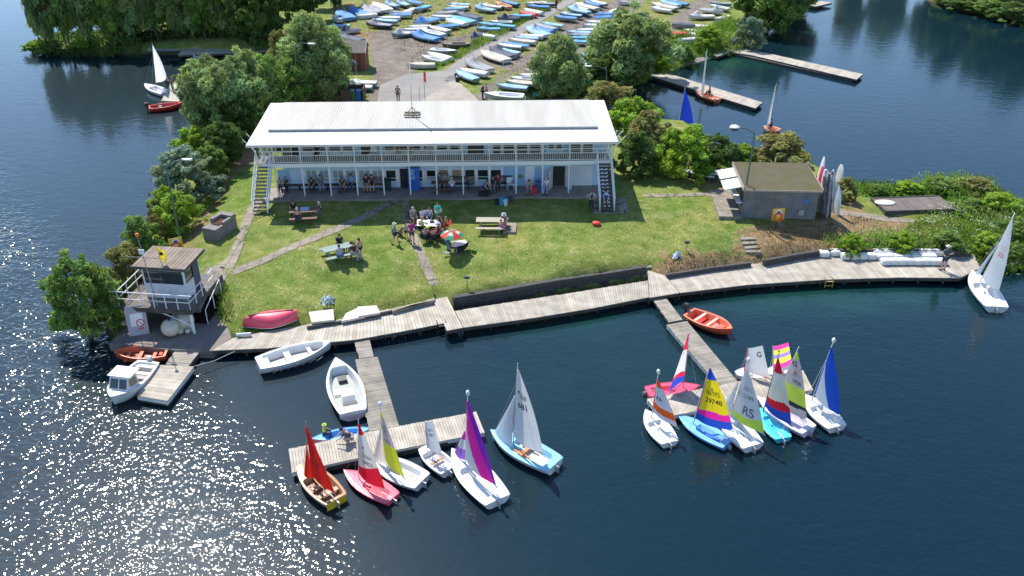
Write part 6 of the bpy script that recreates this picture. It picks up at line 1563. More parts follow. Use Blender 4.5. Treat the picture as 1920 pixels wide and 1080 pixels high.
# boards and sails stacked at the right end of the shed
def board(base, tip, w, th, col, label, name="windsurf_board", nose=0.35, cat="board"):
    d = tip - base; L = d.length; root_l = base
    mb = MB(); rows = []
    for i in range(13):
        u = i / 12; hw = w / 2 * (max(0.02, math.sin(math.pi * min(1, u * 0.92 + 0.06)) ** 0.45)) * (1 if u < .55 else 1 - 0.35 * (u - .55))
        t = th / 2 * (1 - 0.6 * abs(2 * u - 1) ** 3)
        rows.append([Vector((u * L, hw * math.cos(2 * math.pi * k / 10), t * math.sin(2 * math.pi * k / 10) + 0.12 * max(0, u - .75) ** 1.5)) for k in range(11)])
    mb.grid(rows); mb.poly(rows[0][:10]); mb.poly(rows[-1][:10][::-1])
    o = fixwind(mb.build(name, cmat(col, 0.35))); o.data.shade_smooth()
    x = d.normalized(); z_ = Vector((-1, -0.25, 0.15)).normalized(); y = z_.cross(x).normalized(); z_ = x.cross(y)
    o.matrix_world = Matrix.Translation(base) @ Matrix((x, y, z_)).transposed().to_4x4()
    return tag(o, label, cat)
for (bx, by, tx, ty, w, c, lab) in [((1522), 372, 1517, 305, 0.45, (0.42, 0.22, 0.24), "maroon board leaning behind the shed end, leftmost of the rack"), (1529, 372, 1546, 294, 0.55, (0.80, 0.78, 0.77), "tall white board, highest tip of the rack"), (1532, 385, 1543, 312, 0.55, (0.75, 0.06, 0.12), "red board leaning in the rack beside the shed"),
                             (1536, 400, 1546, 320, 0.42, (0.74, 0.66, 0.60), "cream board just right of the red one"), (1545, 404, 1552, 320, 0.5, (0.70, 0.72, 0.76), "grey white board in the middle of the rack"), (1562, 398, 1563, 318, 0.5, (0.62, 0.70, 0.80), "pale blue board right of the rack middle"),
                             (1572, 345, 1578, 308, 0.7, (0.55, 0.58, 0.60), "silver covered board high at the right of the rack"), (1569, 404, 1572, 345, 0.62, (0.80, 0.82, 0.84), "white board with a broad nose at the right front of the rack"), (1578, 378, 1572, 346, 0.4, (0.8, 0.76, 0.66), "small cream board end sticking out right")]:
    bz = tp(bx, by); P1_ = over(bz + Vector((0, 0.5, 0)), tx, ty)
    if P1_.z < bz.z + 0.8: P1_.z = bz.z + 0.9
    board(bz + Vector((0, 0, .03)), P1_, w * 1.3, 0.16, c, lab)
for i, (bx, by, tx, ty, c) in enumerate([(1536, 402, 1551, 330, 0.10), (1543, 408, 1556, 326, 0.06), (1550, 410, 1559, 328, 0.16), (1556, 408, 1560, 322, 0.05), (1552, 406, 1549, 318, 0.3), (1546, 408, 1545, 330, 0.08)]):
    bz = tp(bx, by); t_ = over(bz + Vector((0, .3, 0)), tx, ty); mb = MB(); d = t_ - bz; pr = []
    for k in range(9):
        u = k / 8; rr = 0.11 * (0.6 + 0.5 * math.sin(k * 2.1 + i)); pr.append(d * u + Vector((rnd.uniform(-.03, .03), rnd.uniform(-.03, .03), 0)))
    mb.tube([tuple(p) for p in pr], [0.06 + 0.06 * abs(math.sin(k * 1.7 + i)) for k in range(9)], 7)
    o = mb.build("rolled_sail", pm("sail_bag_%d" % i, (c, c, c * 1.15), (c * 2.2, c * 2.2, c * 2.3), 7, 0.7, bump=0.02, bscale=8), smooth=True); o.location = bz
    tag(o, ["dark rolled sail leaning on the shed end wall", "black rolled sail second in the rack", "grey rolled sail in the centre of the rack", "black rolled sail with the highest dark tip", "pale rolled sail between the boards", "near black rolled sail low in the rack"][i], "rolled sail")
# life ring posts
def lifering(bx, by, tilt, label):
    p = tp(bx, by); root = empty("lifebuoy_post", p, R(tilt), label, "lifebuoy")
    mb = MB(); mb.box(-0.05, 0.05, 0.02, 0.12, -0.1, 1.1); mb.build("post", TIMBER, root)
    mb = MB(); mb.box(-0.42, 0.42, 0.0, 0.018, 0.72, 1.55); mb.build("board", pm("yellow_board", (0.80, 0.50, 0.02), (0.7, 0.42, 0.02), 4, 0.5), root)
    mb = MB(); P = []
    for i in range(21):
        a = 2 * math.pi * i / 20; c = Vector((0.28 * math.cos(a), -0.07, 0.95 + 0.28 * math.sin(a)))
        P.append([c + Vector((math.cos(a), 0, math.sin(a))) * (0.07 * math.cos(b_)) + Vector((0, 0.07 * math.sin(b_), 0)) for b_ in [2 * math.pi * k / 8 for k in range(9)]])
    mb.grid(P); mb.build("ring", pm("lifebuoy_orange", (0.78, 0.14, 0.03), None, 4, 0.5), root, smooth=True)
    mb = MB(); mb.tube([(0, -0.012, 1.25), (0, -0.004, 1.25)], 0.26, 20); mb.build("white_disc", WHITE, root)
    mb = MB(); mb.tube([(0, -0.022, 1.24), (0, -0.014, 1.24)], 0.14, 16); mb.build("dark_symbol", NAVYINK, root)
    return root
lifering(1455, 430, 6, "yellow lifebuoy station with orange ring in front of the shed")
lifering(336, 486, 30, "yellow lifebuoy station with orange ring behind the control tower")
# ---------------------------------------------------------------- control tower
TZ0 = 0.5; PZ = 2.1
def tw(px, py, z): return gp(px, py, z)
RT = [tw(246, 493, 4.3), tw(347, 499, 4.3), tw(379, 480, 4.15), tw(290, 468, 4.15)]
c0 = sum(RT, Vector()) / 4
txx = (RT[1] - RT[0]); txx.z = 0; tw_ = txx.length; ang = math.atan2(txx.y, txx.x)
dep = ((RT[2] - RT[1]).xy.length + (RT[3] - RT[0]).xy.length) / 2
tower = empty("control_tower", (c0.x, c0.y, TZ0), ang, "small white race control tower with brown flat roof on a railed platform", "tower")
hw, hd_ = tw_ / 2 * 0.98, min(max(dep / 2, 1.3), 1.9)
cwx, cwy = hw * 0.80, hd_ * 0.72; zr = 4.25 - TZ0; pz = PZ - TZ0
mb = MB(); mb.box(-cwx, cwx, -cwy, cwy, pz + 0.003, pz + 0.95); mb.box(-cwx, cwx, -cwy, cwy, zr - 0.35, zr - 0.003)
for (i, j) in ((-1, -1), (1, -1), (-1, 1), (1, 1)): mb.box(i * cwx - (0.1 if i > 0 else 0), i * cwx + (0.1 if i < 0 else 0), j * cwy - (0.1 if j > 0 else 0), j * cwy + (0.1 if j < 0 else 0), pz + 0.95, zr - 0.35)
mb.build("cabin_wall", pm("tower_white", (0.70, 0.74, 0.80), (0.6, 0.64, 0.7), 3, 0.6), tower)
mb = MB(); mb.box(-cwx + 0.1, cwx - 0.1, -cwy + 0.02, -cwy + 0.03, pz + 0.95, zr - 0.35); mb.box(cwx - 0.03, cwx - 0.02, -cwy + 0.1, cwy - 0.1, pz + 0.95, zr - 0.35); mb.box(-cwx + 0.02, -cwx + 0.03, -cwy + 0.1, cwy - 0.1, pz + 0.95, zr - 0.35); mb.box(-cwx + 0.1, cwx - 0.1, cwy - 0.03, cwy - 0.02, pz + 0.95, zr - 0.35)
mb.build("window_band", GLASS, tower)
mb = MB(); mb.box(cwx + 0.003, cwx + 0.03, 0.1, cwy - 0.1, pz + 0.02, zr - 0.45); mb.build("door", pm("navy_door", (0.04, 0.06, 0.12), None, 3, 0.4), tower)
mb = MB(); n = 13
for k in range(n):
    x0 = -hw + 2 * hw * k / n; mb.box(x0 + 0.01, x0 + 2 * hw / n - 0.01, -hd_, hd_, zr, zr + 0.07, col=rnd.uniform(.85, 1.12))
mb.build("roof", pm("brown_felt_roof", (0.24, 0.185, 0.14), (0.18, 0.14, 0.11), 2, 0.9, attr=True), tower)
mb = MB(); mb.box(-hw - 0.05, hw + 0.05, -hd_ - 0.05, -hd_ - 0.003, zr - 0.1, zr + 0.08); mb.box(hw + 0.003, hw + 0.05, -hd_, hd_, zr - 0.1, zr + 0.08); mb.build("roof_edge", pm("dark_trim", (0.09, 0.08, 0.075), None, 3, 0.7), tower)
ex0, ex1, ey0, ey1 = -hw - 0.75, hw + 0.35, -hd_ - 0.85, hd_ + 0.9
mb = MB()
for k in range(18):
    y = ey0 + (ey1 - ey0) * k / 18; mb.box(ex0, ex1, y + 0.006, y + (ey1 - ey0) / 18 - 0.006, pz - 0.06, pz, col=rnd.uniform(.8, 1.1))
mb.build("platform", PLANK_D, tower)
mb = MB(); mb.box(ex0, ex1, ey0 - 0.06, ey0 - 0.003, pz - 0.26, pz + 0.02); mb.box(ex1 + 0.003, ex1 + 0.06, ey0, ey1, pz - 0.26, pz + 0.02); mb.box(ex0 - 0.06, ex0 - 0.003, ey0, ey1, pz - 0.26, pz + 0.02); mb.build("platform_edge", BEAM, tower)
for nm, A, B_, n in (("railing", (ex0, ey0), (ex1, ey0), 6), ("railing", (ex1, ey0), (ex1, ey1 - 1.0), 4), ("railing", (ex0, ey0), (ex0, ey1), 4)):
    mb = MB(); A = Vector((*A, pz)); B_ = Vector((*B_, pz))
    ov = (B_ - A).normalized() * (0.5 if A.y == B_.y else 0)
    mb.tube([A - ov + Vector((0, 0, .95)), B_ + ov * .4 + Vector((0, 0, .95))], 0.03, 6); mb.tube([A - ov + Vector((0, 0, .5)), B_ + Vector((0, 0, .5))], 0.025, 6)
    for k in range(n + 1): p = A.lerp(B_, k / n); mb.tube([p, p + Vector((0, 0, .95))], 0.028, 6)
    mb.build(nm, WSTEEL, tower)
for (x, y) in ((ex1 - 0.1, ey0 + 0.1), (ex0 + 0.2, ey0 + 0.1), (ex0 + 0.2, ey1 - 0.3), (ex1 - 0.1, ey1 - 0.3)):
    mb = MB(); mb.box(x - 0.06, x + 0.06, y - 0.06, y + 0.06, 0, pz - 0.26); mb.build("support_post", WSTEEL, tower)
mb = MB(); mb.tube([(ex1 - 0.1, ey0 + 0.1, 0.5), (ex1 - 2.0, ey0 + 0.1, pz - 0.25)], 0.04, 6); mb.build("brace", WSTEEL, tower)
mb = MB(); mb.box(-hw * 0.9, hw * 0.9, -hd_ * 0.2, hd_, 0.0, pz - 0.27); mb.build("store_wall", pm("dim_block", (0.2, 0.2, 0.21), (0.26, 0.26, 0.27), 2, 0.9), tower)
mb = MB(); mb.box(-hw * 0.5, hw * 0.1, -hd_ * 0.2 - 0.02, -hd_ * 0.2 - 0.003, 0.0, pz - 0.4); mb.build("store_opening", INSIDE, tower)
# signal mast with yard, leaning flag, wind ball
mp_ = Vector((-hw * 0.1, -hd_ - 0.6, 0)); mb = MB(); mb.tube([(mp_.x, mp_.y, pz), (mp_.x - 0.25, mp_.y, zr + 2.3)], [0.035, 0.02], 6); mb.tube([(mp_.x - 1.4, mp_.y, zr + 1.0), (mp_.x + 1.0, mp_.y, zr + 1.0)], 0.022, 5); mb.tube([(mp_.x - 0.8, mp_.y, pz + .25), (mp_.x + 0.7, mp_.y, pz + .25)], 0.022, 5); mb.build("signal_mast", pm("mast_grey", (0.3, 0.31, 0.32), None, 4, 0.5), tower)
mb = MB(); mb.ball((mp_.x - 0.25, mp_.y, zr + 2.4), 0.12, 8, 6); mb.build("wind_ball", pm("fluo_orange", (0.85, 0.20, 0.03), None, 4, 0.5), tower, smooth=True)
mb = MB(); mb.box(mp_.x - 0.38, mp_.x - 0.06, mp_.y - 0.02, mp_.y + 0.02, zr + 1.2, zr + 1.5); mb.build("wind_vane", WHITE, tower)
fl = tower.matrix_world if False else Matrix.Translation(tower.location) @ Matrix.Rotation(ang, 4, 'Z')
fp = fl @ Vector((hw * 0.05, -hd_ * 0.7, zr + 0.08)); fr = empty("flag", fp, 0, "yellow flag with dark emblem standing on the tower roof", "flag")
mb = MB(); mb.tube([(0, 0, 0), (-0.1, 0, 1.15)], 0.02, 5); mb.build("flag_pole", ALU, fr)
mb = MB(); rows = [[Vector((-0.1 + 0.09 * j + 0.02 * math.sin(j), 0.06 * math.sin(j * 1.6 + i * .5), 1.12 - 0.11 * i - 0.06 * j)) for j in range(6)] for i in range(8)]; mb.grid(rows)
mb.build("flag_cloth", pm("yellow_cloth", (0.85, 0.68, 0.02), (0.7, 0.55, 0.02), 4, 0.7, trans=0.4), fr, smooth=True)
mb = MB(); mb.tube([(0.12, -0.09, 0.72), (0.12, -0.075, 0.72)], 0.11, 12); mb.build("flag_emblem", INKM, fr)
# stairs from the tower lawn to the slab
A = tp(398, 548); B_ = gp(372, 606, 0.5); st = empty("tower_steps", B_, math.atan2((A - B_).y, (A - B_).x), "dark steps with white handrails right of the control tower", "steps")
ln = (A - B_).xy.length; hh = A.z - 0.5; n = 8
for k in range(n):
    mb = MB(); mb.box(ln * k / n, ln * (k + 1) / n + 0.05, -0.55, 0.55, -0.2, hh * (k + 1) / n); mb.build("step", PLANK_D, st)
for sg in (-1, 1):
    mb = MB(); P = [(0.0, sg * 0.6, 0.95), (ln, sg * 0.6, hh + 0.95)]; mb.tube(P, 0.028, 6)
    for q in (0, .5, 1): mb.tube([(ln * q, sg * 0.6, hh * q), (ln * q, sg * 0.6, hh * q + 0.95)], 0.028, 6)
    mb.build("handrail", WSTEEL, st)
mb = MB(); q = [tp(*p) for p in ((384, 508), (414, 506), (424, 535), (404, 552), (392, 548), (388, 530))]; mb.prism([(p.x, p.y) for p in q], 1.0, 1.82); tag(fixwind(mb.build("paving_pad", SLAB)), kind="structure")
# things on the quay
BUOYW = pm("weathered_buoy", (0.60, 0.55, 0.45), (0.45, 0.41, 0.33), 3, 0.7)
for (x, y, r, lab) in [(321, 619, .55, "large cream buoy left of the tower post"), (346, 606, .58, "large cream buoy right of the tower post"), (336, 598, .4, "cream buoy behind the two big ones"), (338, 622, .22, "small white buoy between the big ones"), (352, 622, .17, "tiny yellowish buoy at the right of the pile"), (233, 607, .18, "small white buoy left of the leaning sign")]:
    p = gp(x, y, 0.5 + r * .6); root = empty("buoy", (p.x, p.y, 0.5), rnd.uniform(0, 6), lab, "buoy")
    mb = MB(); mb.ball((0, 0, r * 0.92), r, 14, 9, (1, 1, 0.95)); mb.build("float_body", BUOYW, root, smooth=True)
    mb = MB(); mb.tube([(0, 0, r * 1.75), (0.03, 0, r * 2.05)], r * 0.16, 7); mb.build("eye", DARKM, root)
p = gp(358, 616, 0.6); mb = MB(); mb.tube([(0, 0, 0), (0, 0, 0.5)], 0.18, 12); o = mb.build("container", pm("pale_blue_plastic", (0.55, 0.68, 0.80), None, 3, 0.4), smooth=False); o.location = (p.x, p.y, 0.5); tag(o, "white and blue plastic drum beside the buoys", "drum")
p = gp(338, 580, 1.3); bag = MB(); bag.ball((0, 0, 0.35), 0.5, 12, 8, (1.1, .8, .75)); o = bag.build("bundle", pm("blue_grey_tarp", (0.32, 0.40, 0.52), (0.2, 0.26, 0.36), 6, 0.7, bump=.05, bscale=5), smooth=True); o.location = (p.x, p.y, 0.9); tag(o, "blue grey bundled tarpaulin stuffed under the tower platform", "tarpaulin")
# leaning sign
p = gp(262, 628, 0.5); sg_ = empty("warning_sign", p, R(18), "large grey sign board with round no entry symbol leaning on the slab", "sign")
MS = Matrix.Rotation(R(-18), 4, 'X')
mb = MB(); mb.box(-0.55, 0.55, -0.03, 0.03, 0.0, 1.75, MS); mb.build("board", pm("lilac_grey_board", (0.42, 0.40, 0.43), (0.33, 0.31, 0.35), 3, 0.7), sg_)
mb = MB(); mb.box(-0.34, 0.34, -0.042, -0.032, 0.55, 1.3, MS); mb.build("paper", WHITE, sg_)
mb = MB(); P = []
for i in range(25):
    a = 2 * math.pi * i / 24; P.append([MS @ Vector((0.16 + rr * math.cos(a), -0.048, 0.72 + rr * math.sin(a))) for rr in (0.17, 0.23)])
mb.grid(P); mb.box(0.0, 0.32, -0.050, -0.046, 0.70, 0.745, MS @ Matrix.Translation((0.16, 0, .72)) @ Matrix.Rotation(R(45), 4, 'Y') @ Matrix.Translation((-.16, 0, -.72))); mb.build("prohibition_ring", REDINK, sg_)
mb = MB(); mb.box(0.02, 0.30, -0.05, -0.044, 0.34, 0.42, MS); mb.build("text_strip", REDINK, sg_)
TYRE = pm("tyre_rubber", (0.02, 0.02, 0.02), (0.035, 0.034, 0.033), 8, 0.85)
for (x, y, lab) in [(419, 627, "left black tyre lying at the boardwalk end"), (438, 632, "right black tyre lying at the boardwalk end"), (330, 560, "tyre standing in shade under the tower")]:
    p = gp(x, y, 0.58); P = []; mb = MB()
    for i in range(21):
        a = 2 * math.pi * i / 20; P.append([Vector(((0.24 + 0.09 * math.cos(b_)) * math.cos(a), (0.24 + 0.09 * math.cos(b_)) * math.sin(a), 0.09 + 0.09 * math.sin(b_))) for b_ in [2 * math.pi * k / 8 for k in range(9)]])
    mb.grid(P); o = mb.build("tyre", TYRE, smooth=True); o.location = (p.x, p.y, 0.50 if x < 400 else tz(p.x, p.y) + 0.12); tag(o, lab, "tyre")
p = gp(457, 630, 0.62); q = gp(440, 640, 0.62); mb = MB(); mb.tube([(-0.4, 0, .1), (.4, 0.1, .1)], 0.1, 10); o = mb.build("fender", pm("grey_fender", (0.55, 0.56, 0.57), None, 3, 0.5), smooth=False); o.location = (p.x, p.y, 0.6); tag(o, "grey fender tube beside the tyres", "fender")
# mooring rope from raft to boardwalk
a, b_ = gp(364, 687, 0.48), gp(440, 659, 0.52); mb = MB(); mb.tube([a, a.lerp(b_, .5) - Vector((0, 0, .12)), b_], 0.025, 5); tag(mb.build("mooring_rope", ROPE), "pale mooring rope from the raft to the boardwalk", "rope")
# white sheets and boards on the grass by the boardwalk
SHEET = pm("bleached_board", (0.60, 0.56, 0.48), (0.48, 0.44, 0.37), 2, 0.8, detail=7)
def sheet(name, P, label, th=0.06, z=0.14, mat=SHEET, cat="board", n=3):
    P = [tp(*p) for p in P]; o0 = P[0].copy(); mb = MB(); zz_ = max(p.z for p in P) + z - 0.05
    for k in range(n):
        a = P[0].lerp(P[3], k / n + .004); b_ = P[1].lerp(P[2], k / n + .004); c = P[1].lerp(P[2], (k + 1) / n - .004); d = P[0].lerp(P[3], (k + 1) / n - .004)
        mb.prism([(v.x - o0.x, v.y - o0.y) for v in (a, b_, c, d)], zz_ - th - 0.08, zz_)
    o = fixwind(mb.build(name, mat)); o.location = (o0.x, o0.y, 0); return tag(o, label, cat)
sheet("white_board", [(579, 587), (625, 580), (627, 601), (585, 610)], "white planked hatch board lying on the grass by the boardwalk")
sheet("white_board", [(670, 575), (706, 573), (713, 591), (672, 595)], "clean cream sheet at the right of the discarded boards")
sheet("plywood_sheet", [(648, 582), (669, 576), (684, 596), (640, 602)], "stained cream sheet under the loose planks", z=0.1)
for i, P in enumerate([[(645, 598), (686, 588), (687, 591), (646, 601)], [(633, 593), (644, 596), (642, 600), (630, 597)], [(640, 602), (684, 594), (684, 597), (641, 605)], [(562, 608), (576, 606), (578, 609), (563, 612)], [(578, 610), (600, 606), (600, 609), (580, 613)]]):
    sheet("loose_plank", P, ["white plank lying across the cream sheets", "short pale plank end left of the cream sheets", "front plank along the cream sheets", "short plank near the red boat stern", "thin plank in front of the white hatch board"][i], z=0.2 if i < 3 else 0.12, n=1, cat="plank")
# tangled pale ropes / bunting left on the lawn
def tangle(x, y, label, n=9, s=0.5, cols=((0.75, 0.8, 0.85), (0.3, 0.5, 0.75))):
    p = tp(x, y); mb = MB(); r = random.Random(int(x))
    for k in range(n):
        a = Vector((r.uniform(-s, s), r.uniform(-s, s), 0.03)); c = Vector((r.uniform(-s, s) * .6, r.uniform(-s, s) * .6, r.uniform(.2, .45))); b2 = Vector((r.uniform(-s, s), r.uniform(-s, s), 0.03)); mb.tube([a, c, b2], 0.035, 5, col=cols[k % 2])
    o = mb.build("folded_frame", pm("pale_tubing", (1, 1, 1), None, 4, 0.5, attr=True)); o.location = p; tag(o, label, "folded frame")
tangle(615, 567, "tangle of white and blue tubing on the lawn above the white board")
tangle(1268, 482, "tangle of white and blue tubing at the right lawn corner", 8, 0.35)
# small garden spotlights
for (x, y, ty, lab) in [(876, 541, 522, "small dark lamp on a stake at the lawn edge above the dark wall"), (1287, 470, 456, "small dark lamp on a stake above the right tubing")]:
    p = tp(x, y); h = seen_up(p, x, ty); root = empty("garden_spotlight", p, 0, lab, "spotlight")
    mb = MB(); mb.tube([(0, 0, 0), (0, 0, h)], 0.025, 5); mb.build("stake", DARKM, root)
    mb = MB(); mb.box(-.16, .16, -.05, .08, h - .02, h + .14); mb.build("lamp_head", DARKM, root)
# barbecue
p = tp(416, 436); bq = empty("barbecue", p, R(68), "grey concrete block barbecue beside the left path", "barbecue")
BLK = pm("grey_blocks", (0.16, 0.15, 0.14), (0.22, 0.2, 0.185), 2, 0.95, 0.008, 12)
A, B_ = tp(401, 448), tp(438, 442); 
mb = MB(); mb.box(-1.2, 1.0, -0.55, 0.55, -0.1, 0.80); mb.build("block_base", BLK, bq)
mb = MB(); mb.box(0.55, 1.0, -0.56, 0.56, 0.803, 1.1); mb.box(-0.3, 0.55, 0.3, 0.56, 0.803, 1.1); mb.box(-0.3, 0.55, -0.56, -0.35, 0.803, 1.0); mb.build("back_wall", pm("lighter_blocks", (0.22, 0.2, 0.18), None, 3, 0.95), bq)
mb = MB()
for k in range(7): mb.box(-0.5 + k * 0.13, -0.44 + k * 0.13, -0.3, 0.25, 0.84, 0.88)
mb.box(-0.55, 0.4, -0.33, 0.28, 0.81, 0.838); mb.build("rusty_grate", pm("rust", (0.16, 0.07, 0.04), (0.1, 0.05, 0.03), 6, 0.9), bq)
# float cubes
CUBE = pm("float_plastic", (0.72, 0.73, 0.73), (0.60, 0.61, 0.61), 2.5, 0.45, detail=7)
cm_ = None
def cube_mesh():
    mb = MB(); 
    bm = bmesh.new(); bmesh.ops.create_cube(bm, size=1.0)
    for v in bm.verts: v.co.x *= 0.56; v.co.y *= 0.5; v.co.z *= 0.38
    bmesh.ops.bevel(bm, geom=list(bm.edges) + list(bm.verts), offset=0.05, segments=2, affect='EDGES')
    me = bpy.data.meshes.new("float_block"); bm.to_mesh(me); bm.free(); me.materials.append(CUBE); return me
CM = cube_mesh()
mb = MB(); mb.tube([(0, 0, 0.18), (0, 0, 0.215)], 0.09, 8); mb.tube([(0.28, 0.25, -0.05), (0.28, 0.25, 0.06)], 0.05, 6); o = mb.build("x", CUBE); LUG = o.data; bpy.data.objects.remove(o)
def cube_at(x, y, rz, lab, zc=0.55 + 0.2, sc=1.0):
    p = gp(x, y, zc); root = empty("float_cube", p, rz, lab, "float cube", "white float cubes on the boardwalk"); root.scale = (sc, sc, 0.95)
    for nm, me in (("block", CM), ("lug", LUG)):
        o = bpy.data.objects.new(nm, me); COL.objects.link(o); o.parent = root
for i, (x, y) in enumerate([(1545, 475), (1565, 473)]): cube_at(x, y, .05, ["leftmost white float cube standing alone behind the boardwalk", "second lone white float cube from the left"][i], sc=1.15)
for i, x in enumerate([1585, 1602, 1618, 1634]): cube_at(x, 480, .02, "%s float cube of the short row of four" % ORD_[i])
for r_ in range(3):
    n = 8; x0, x1, y = [(1644, 1757, 473), (1652, 1762, 481), (1660, 1767, 490)][r_]
    for i in range(n):
        x = x0 + (x1 - x0) * i / (n - 1)
        if r_ == 1 and i == 7: continue
        cube_at(x, y + rnd.uniform(-.4, .4), rnd.uniform(-.05, .05), "%s float cube in the %s row of the big block" % (ORD_[i], ["back", "middle", "front"][r_]), sc=1.04)
# timber deck pad with round white board
PD = [tp(*p) for p in ((1632, 376), (1760, 377), (1786, 404), (1660, 404))]; z_ = max(p.z for p in PD) + .18
root = empty("timber_pad", (PD[0].x, PD[0].y, z_), 0, "dark brown square timber pad among the weeds on the right point", "deck")
A = [Vector((p.x - PD[0].x, p.y - PD[0].y, 0)) for p in PD]; mb = MB(); planks(mb, [A[0], A[1]], [A[3], A[2]], 0.16, 0.06, var=.1); fixwind(mb.build("deck_boards", pm("brown_boards", (0.13, 0.105, 0.095), (0.17, 0.14, 0.125), 1.5, 0.9, attr=True), root))
mb = MB()
for a, b_ in ((A[3], A[2]), (A[0], A[1]), (A[0], A[3])):
    beam_line(mb, [a, b_], 0.08, -0.4, 0.05)
fixwind(mb.build("edge_beam", BEAM, root))
def disc_board(x, y, z, r1, r2, col, lab, cat="board", name="round_board"):
    p = gp(x, y, z); mb = MB(); P = []
    for i in range(25):
        a = 2 * math.pi * i / 24; P.append([Vector((q * r1 * math.cos(a), q * r2 * math.sin(a), h)) for q, h in ((0.02, .07), (0.8, .08), (1, .04), (.95, 0), (0.02, 0))])
    mb.grid(P); o = fixwind(mb.build(name, cmat(col))); o.location = p; tag(o, lab, cat)
disc_board(1659, 380, z_ + .02, 0.75, 0.45, WH, "small oval white board lying on the brown timber pad")
# paddle board and round table by the bushes
pb = tp(1277, 328); pe = tp(1338, 342); b_ = pb + Vector((0, 0, .45)); e_ = pe + Vector((0, 0, .45))
root = empty("windsurf_board", (b_ + e_) / 2, math.atan2((e_ - b_).y, (e_ - b_).x), "long lilac and white windsurf board resting on stands by the bushes", "board")
L_ = (e_ - b_).length; mb = MB(); rows = []
for i in range(15):
    u = i / 14; hw2 = 0.33 * max(0.03, math.sin(math.pi * (0.06 + 0.9 * u)) ** 0.6); rows.append([Vector(((u - .5) * L_, hw2 * math.cos(2 * math.pi * k / 10), 0.07 * math.sin(2 * math.pi * k / 10))) for k in range(11)])
mb.grid(rows); mb.poly(rows[0][:10]); mb.poly(rows[-1][:10][::-1]); fixwind(mb.build("board_body", pm("lilac_gel", (0.68, 0.60, 0.70), (0.78, 0.77, 0.78), 0.8, 0.35), root)).data.shade_smooth()
for q in (-.25, .3):
    mb = MB(); mb.box(q * L_ - .05, q * L_ + .05, -.3, .3, -.45, -.06); mb.build("stand", DARKM, root)
p = tp(1339, 338); root = empty("round_table", p, 0, "round white table with thin legs beside the paddle board", "table")
mb = MB(); mb.tube([(0, 0, .66), (0, 0, .70)], 0.58, 22); mb.build("table_top", WHITE, root); mb = MB(); mb.tube([(0, 0, .703), (0, 0, .712)], 0.36, 16); mb.build("table_inset", pm("grey_inset", (0.5, 0.5, 0.5), None, 3, .6), root)
for k in range(4):
    a = k * 1.57 + .5; mb = MB(); mb.tube([(0.45 * math.cos(a), .45 * math.sin(a), .66), (0.5 * math.cos(a), .5 * math.sin(a), 0)], 0.025, 5); mb.build("leg", WSTEEL, root)
# ladders on the docks
def ladder(x, y, z, label, mat, ang=0.0, h=1.6, w=0.5):
    p = gp(x, y, z); root = empty("dock_ladder", p, ang, label, "ladder")
    for sg in (-1, 1):
        mb = MB(); mb.tube([(sg * w / 2, 0.35, 0.06), (sg * w / 2, -0.06, 0.10), (sg * w / 2, -0.1, -h)], 0.03, 6); mb.build("rail", mat, root)
    for k in range(5): mb = MB(); mb.box(-w / 2, w / 2, -0.14, -0.06, -0.12 - k * 0.3, -0.08 - k * 0.3); mb.build("rung", mat, root)
ladder(1555, 524, .55, "yellow topped ladder on the long right boardwalk", pm("yellow_ladder", (0.70, 0.42, 0.03), (0.3, 0.25, 0.15), 3, 0.6), 0.05)
ladder(828, 607, .6, "dark ladder at the corner of the lawn path landing", DARKM, 0.2)
# bumper and cleats: two white fenders floating by the boardwalk
for (x, y, lab) in [(743, 628, "left small white fender floating below the boardwalk"), (757, 624, "right small white fender floating below the boardwalk")]:
    p = gp(x, y, .05); mb = MB(); mb.tube([(-.22, 0, 0), (-.15, 0, 0), (.15, .1, 0), (.22, .12, 0)], [.03, .08, .08, .03], 8); o = mb.build("fender", WHITE, smooth=True); o.location = p; o.rotation_euler = (0, 0, .9); tag(o, lab, "fender")
p = gp(1377, 239, .05); mb = MB(); mb.ball((0, 0, .1), .35, 10, 6, (1.3, .6, .5)); o = mb.build("mooring_buoy", WHITE, smooth=True); o.location = p; tag(o, "white mooring buoy on the inner water by the lamp", "buoy")
# brown hut in the boat park
a = gp(655, 134, 1.65); b_ = gp(686, 134, 1.65); d = (b_ - a); W2 = d.length * 1.0
hut = empty("wooden_hut", a, math.atan2(d.y, d.x), "red brown wooden hut with a shingled roof beside the willow", "hut")
REDW = pm("red_brown_boards", (0.26, 0.085, 0.045), (0.20, 0.065, 0.035), 2, 0.8, stretch=(8, 1, .3)); SHNG = pm("grey_shingles", (0.22, 0.19, 0.165), (0.15, 0.13, 0.115), 3, 0.95, stretch=(.4, 4, 4))
mb = MB(); mb.box(-0.6, W2, 0, 2.6, -.2, 2.1); mb.poly([(W2, 0, 2.1), (W2, 2.6, 2.1), (W2, 1.3, 2.9)]); mb.poly([(-.6, 0, 2.1), (-.6, 1.3, 2.9), (-.6, 2.6, 2.1)]); mb.build("wall", REDW, hut)
mb = MB(); slopev = [(-.75, -.2, 1.99), (W2 + .12, -.2, 1.99), (W2 + .12, 1.3, 2.93), (-.75, 1.3, 2.93)]; mb.faces(slopev + [(x, y, z + .06) for x, y, z in slopev], [(3, 2, 1, 0), (4, 5, 6, 7), (0, 1, 5, 4), (1, 2, 6, 5), (2, 3, 7, 6), (3, 0, 4, 7)])
sv2 = [(-.75, 1.303, 2.93), (W2 + .12, 1.303, 2.93), (W2 + .12, 2.8, 1.99), (-.75, 2.8, 1.99)]; mb.faces(sv2 + [(x, y, z + .06) for x, y, z in sv2], [(3, 2, 1, 0), (4, 5, 6, 7), (0, 1, 5, 4), (1, 2, 6, 5), (2, 3, 7, 6), (3, 0, 4, 7)])
mb.build("roof", SHNG, hut)
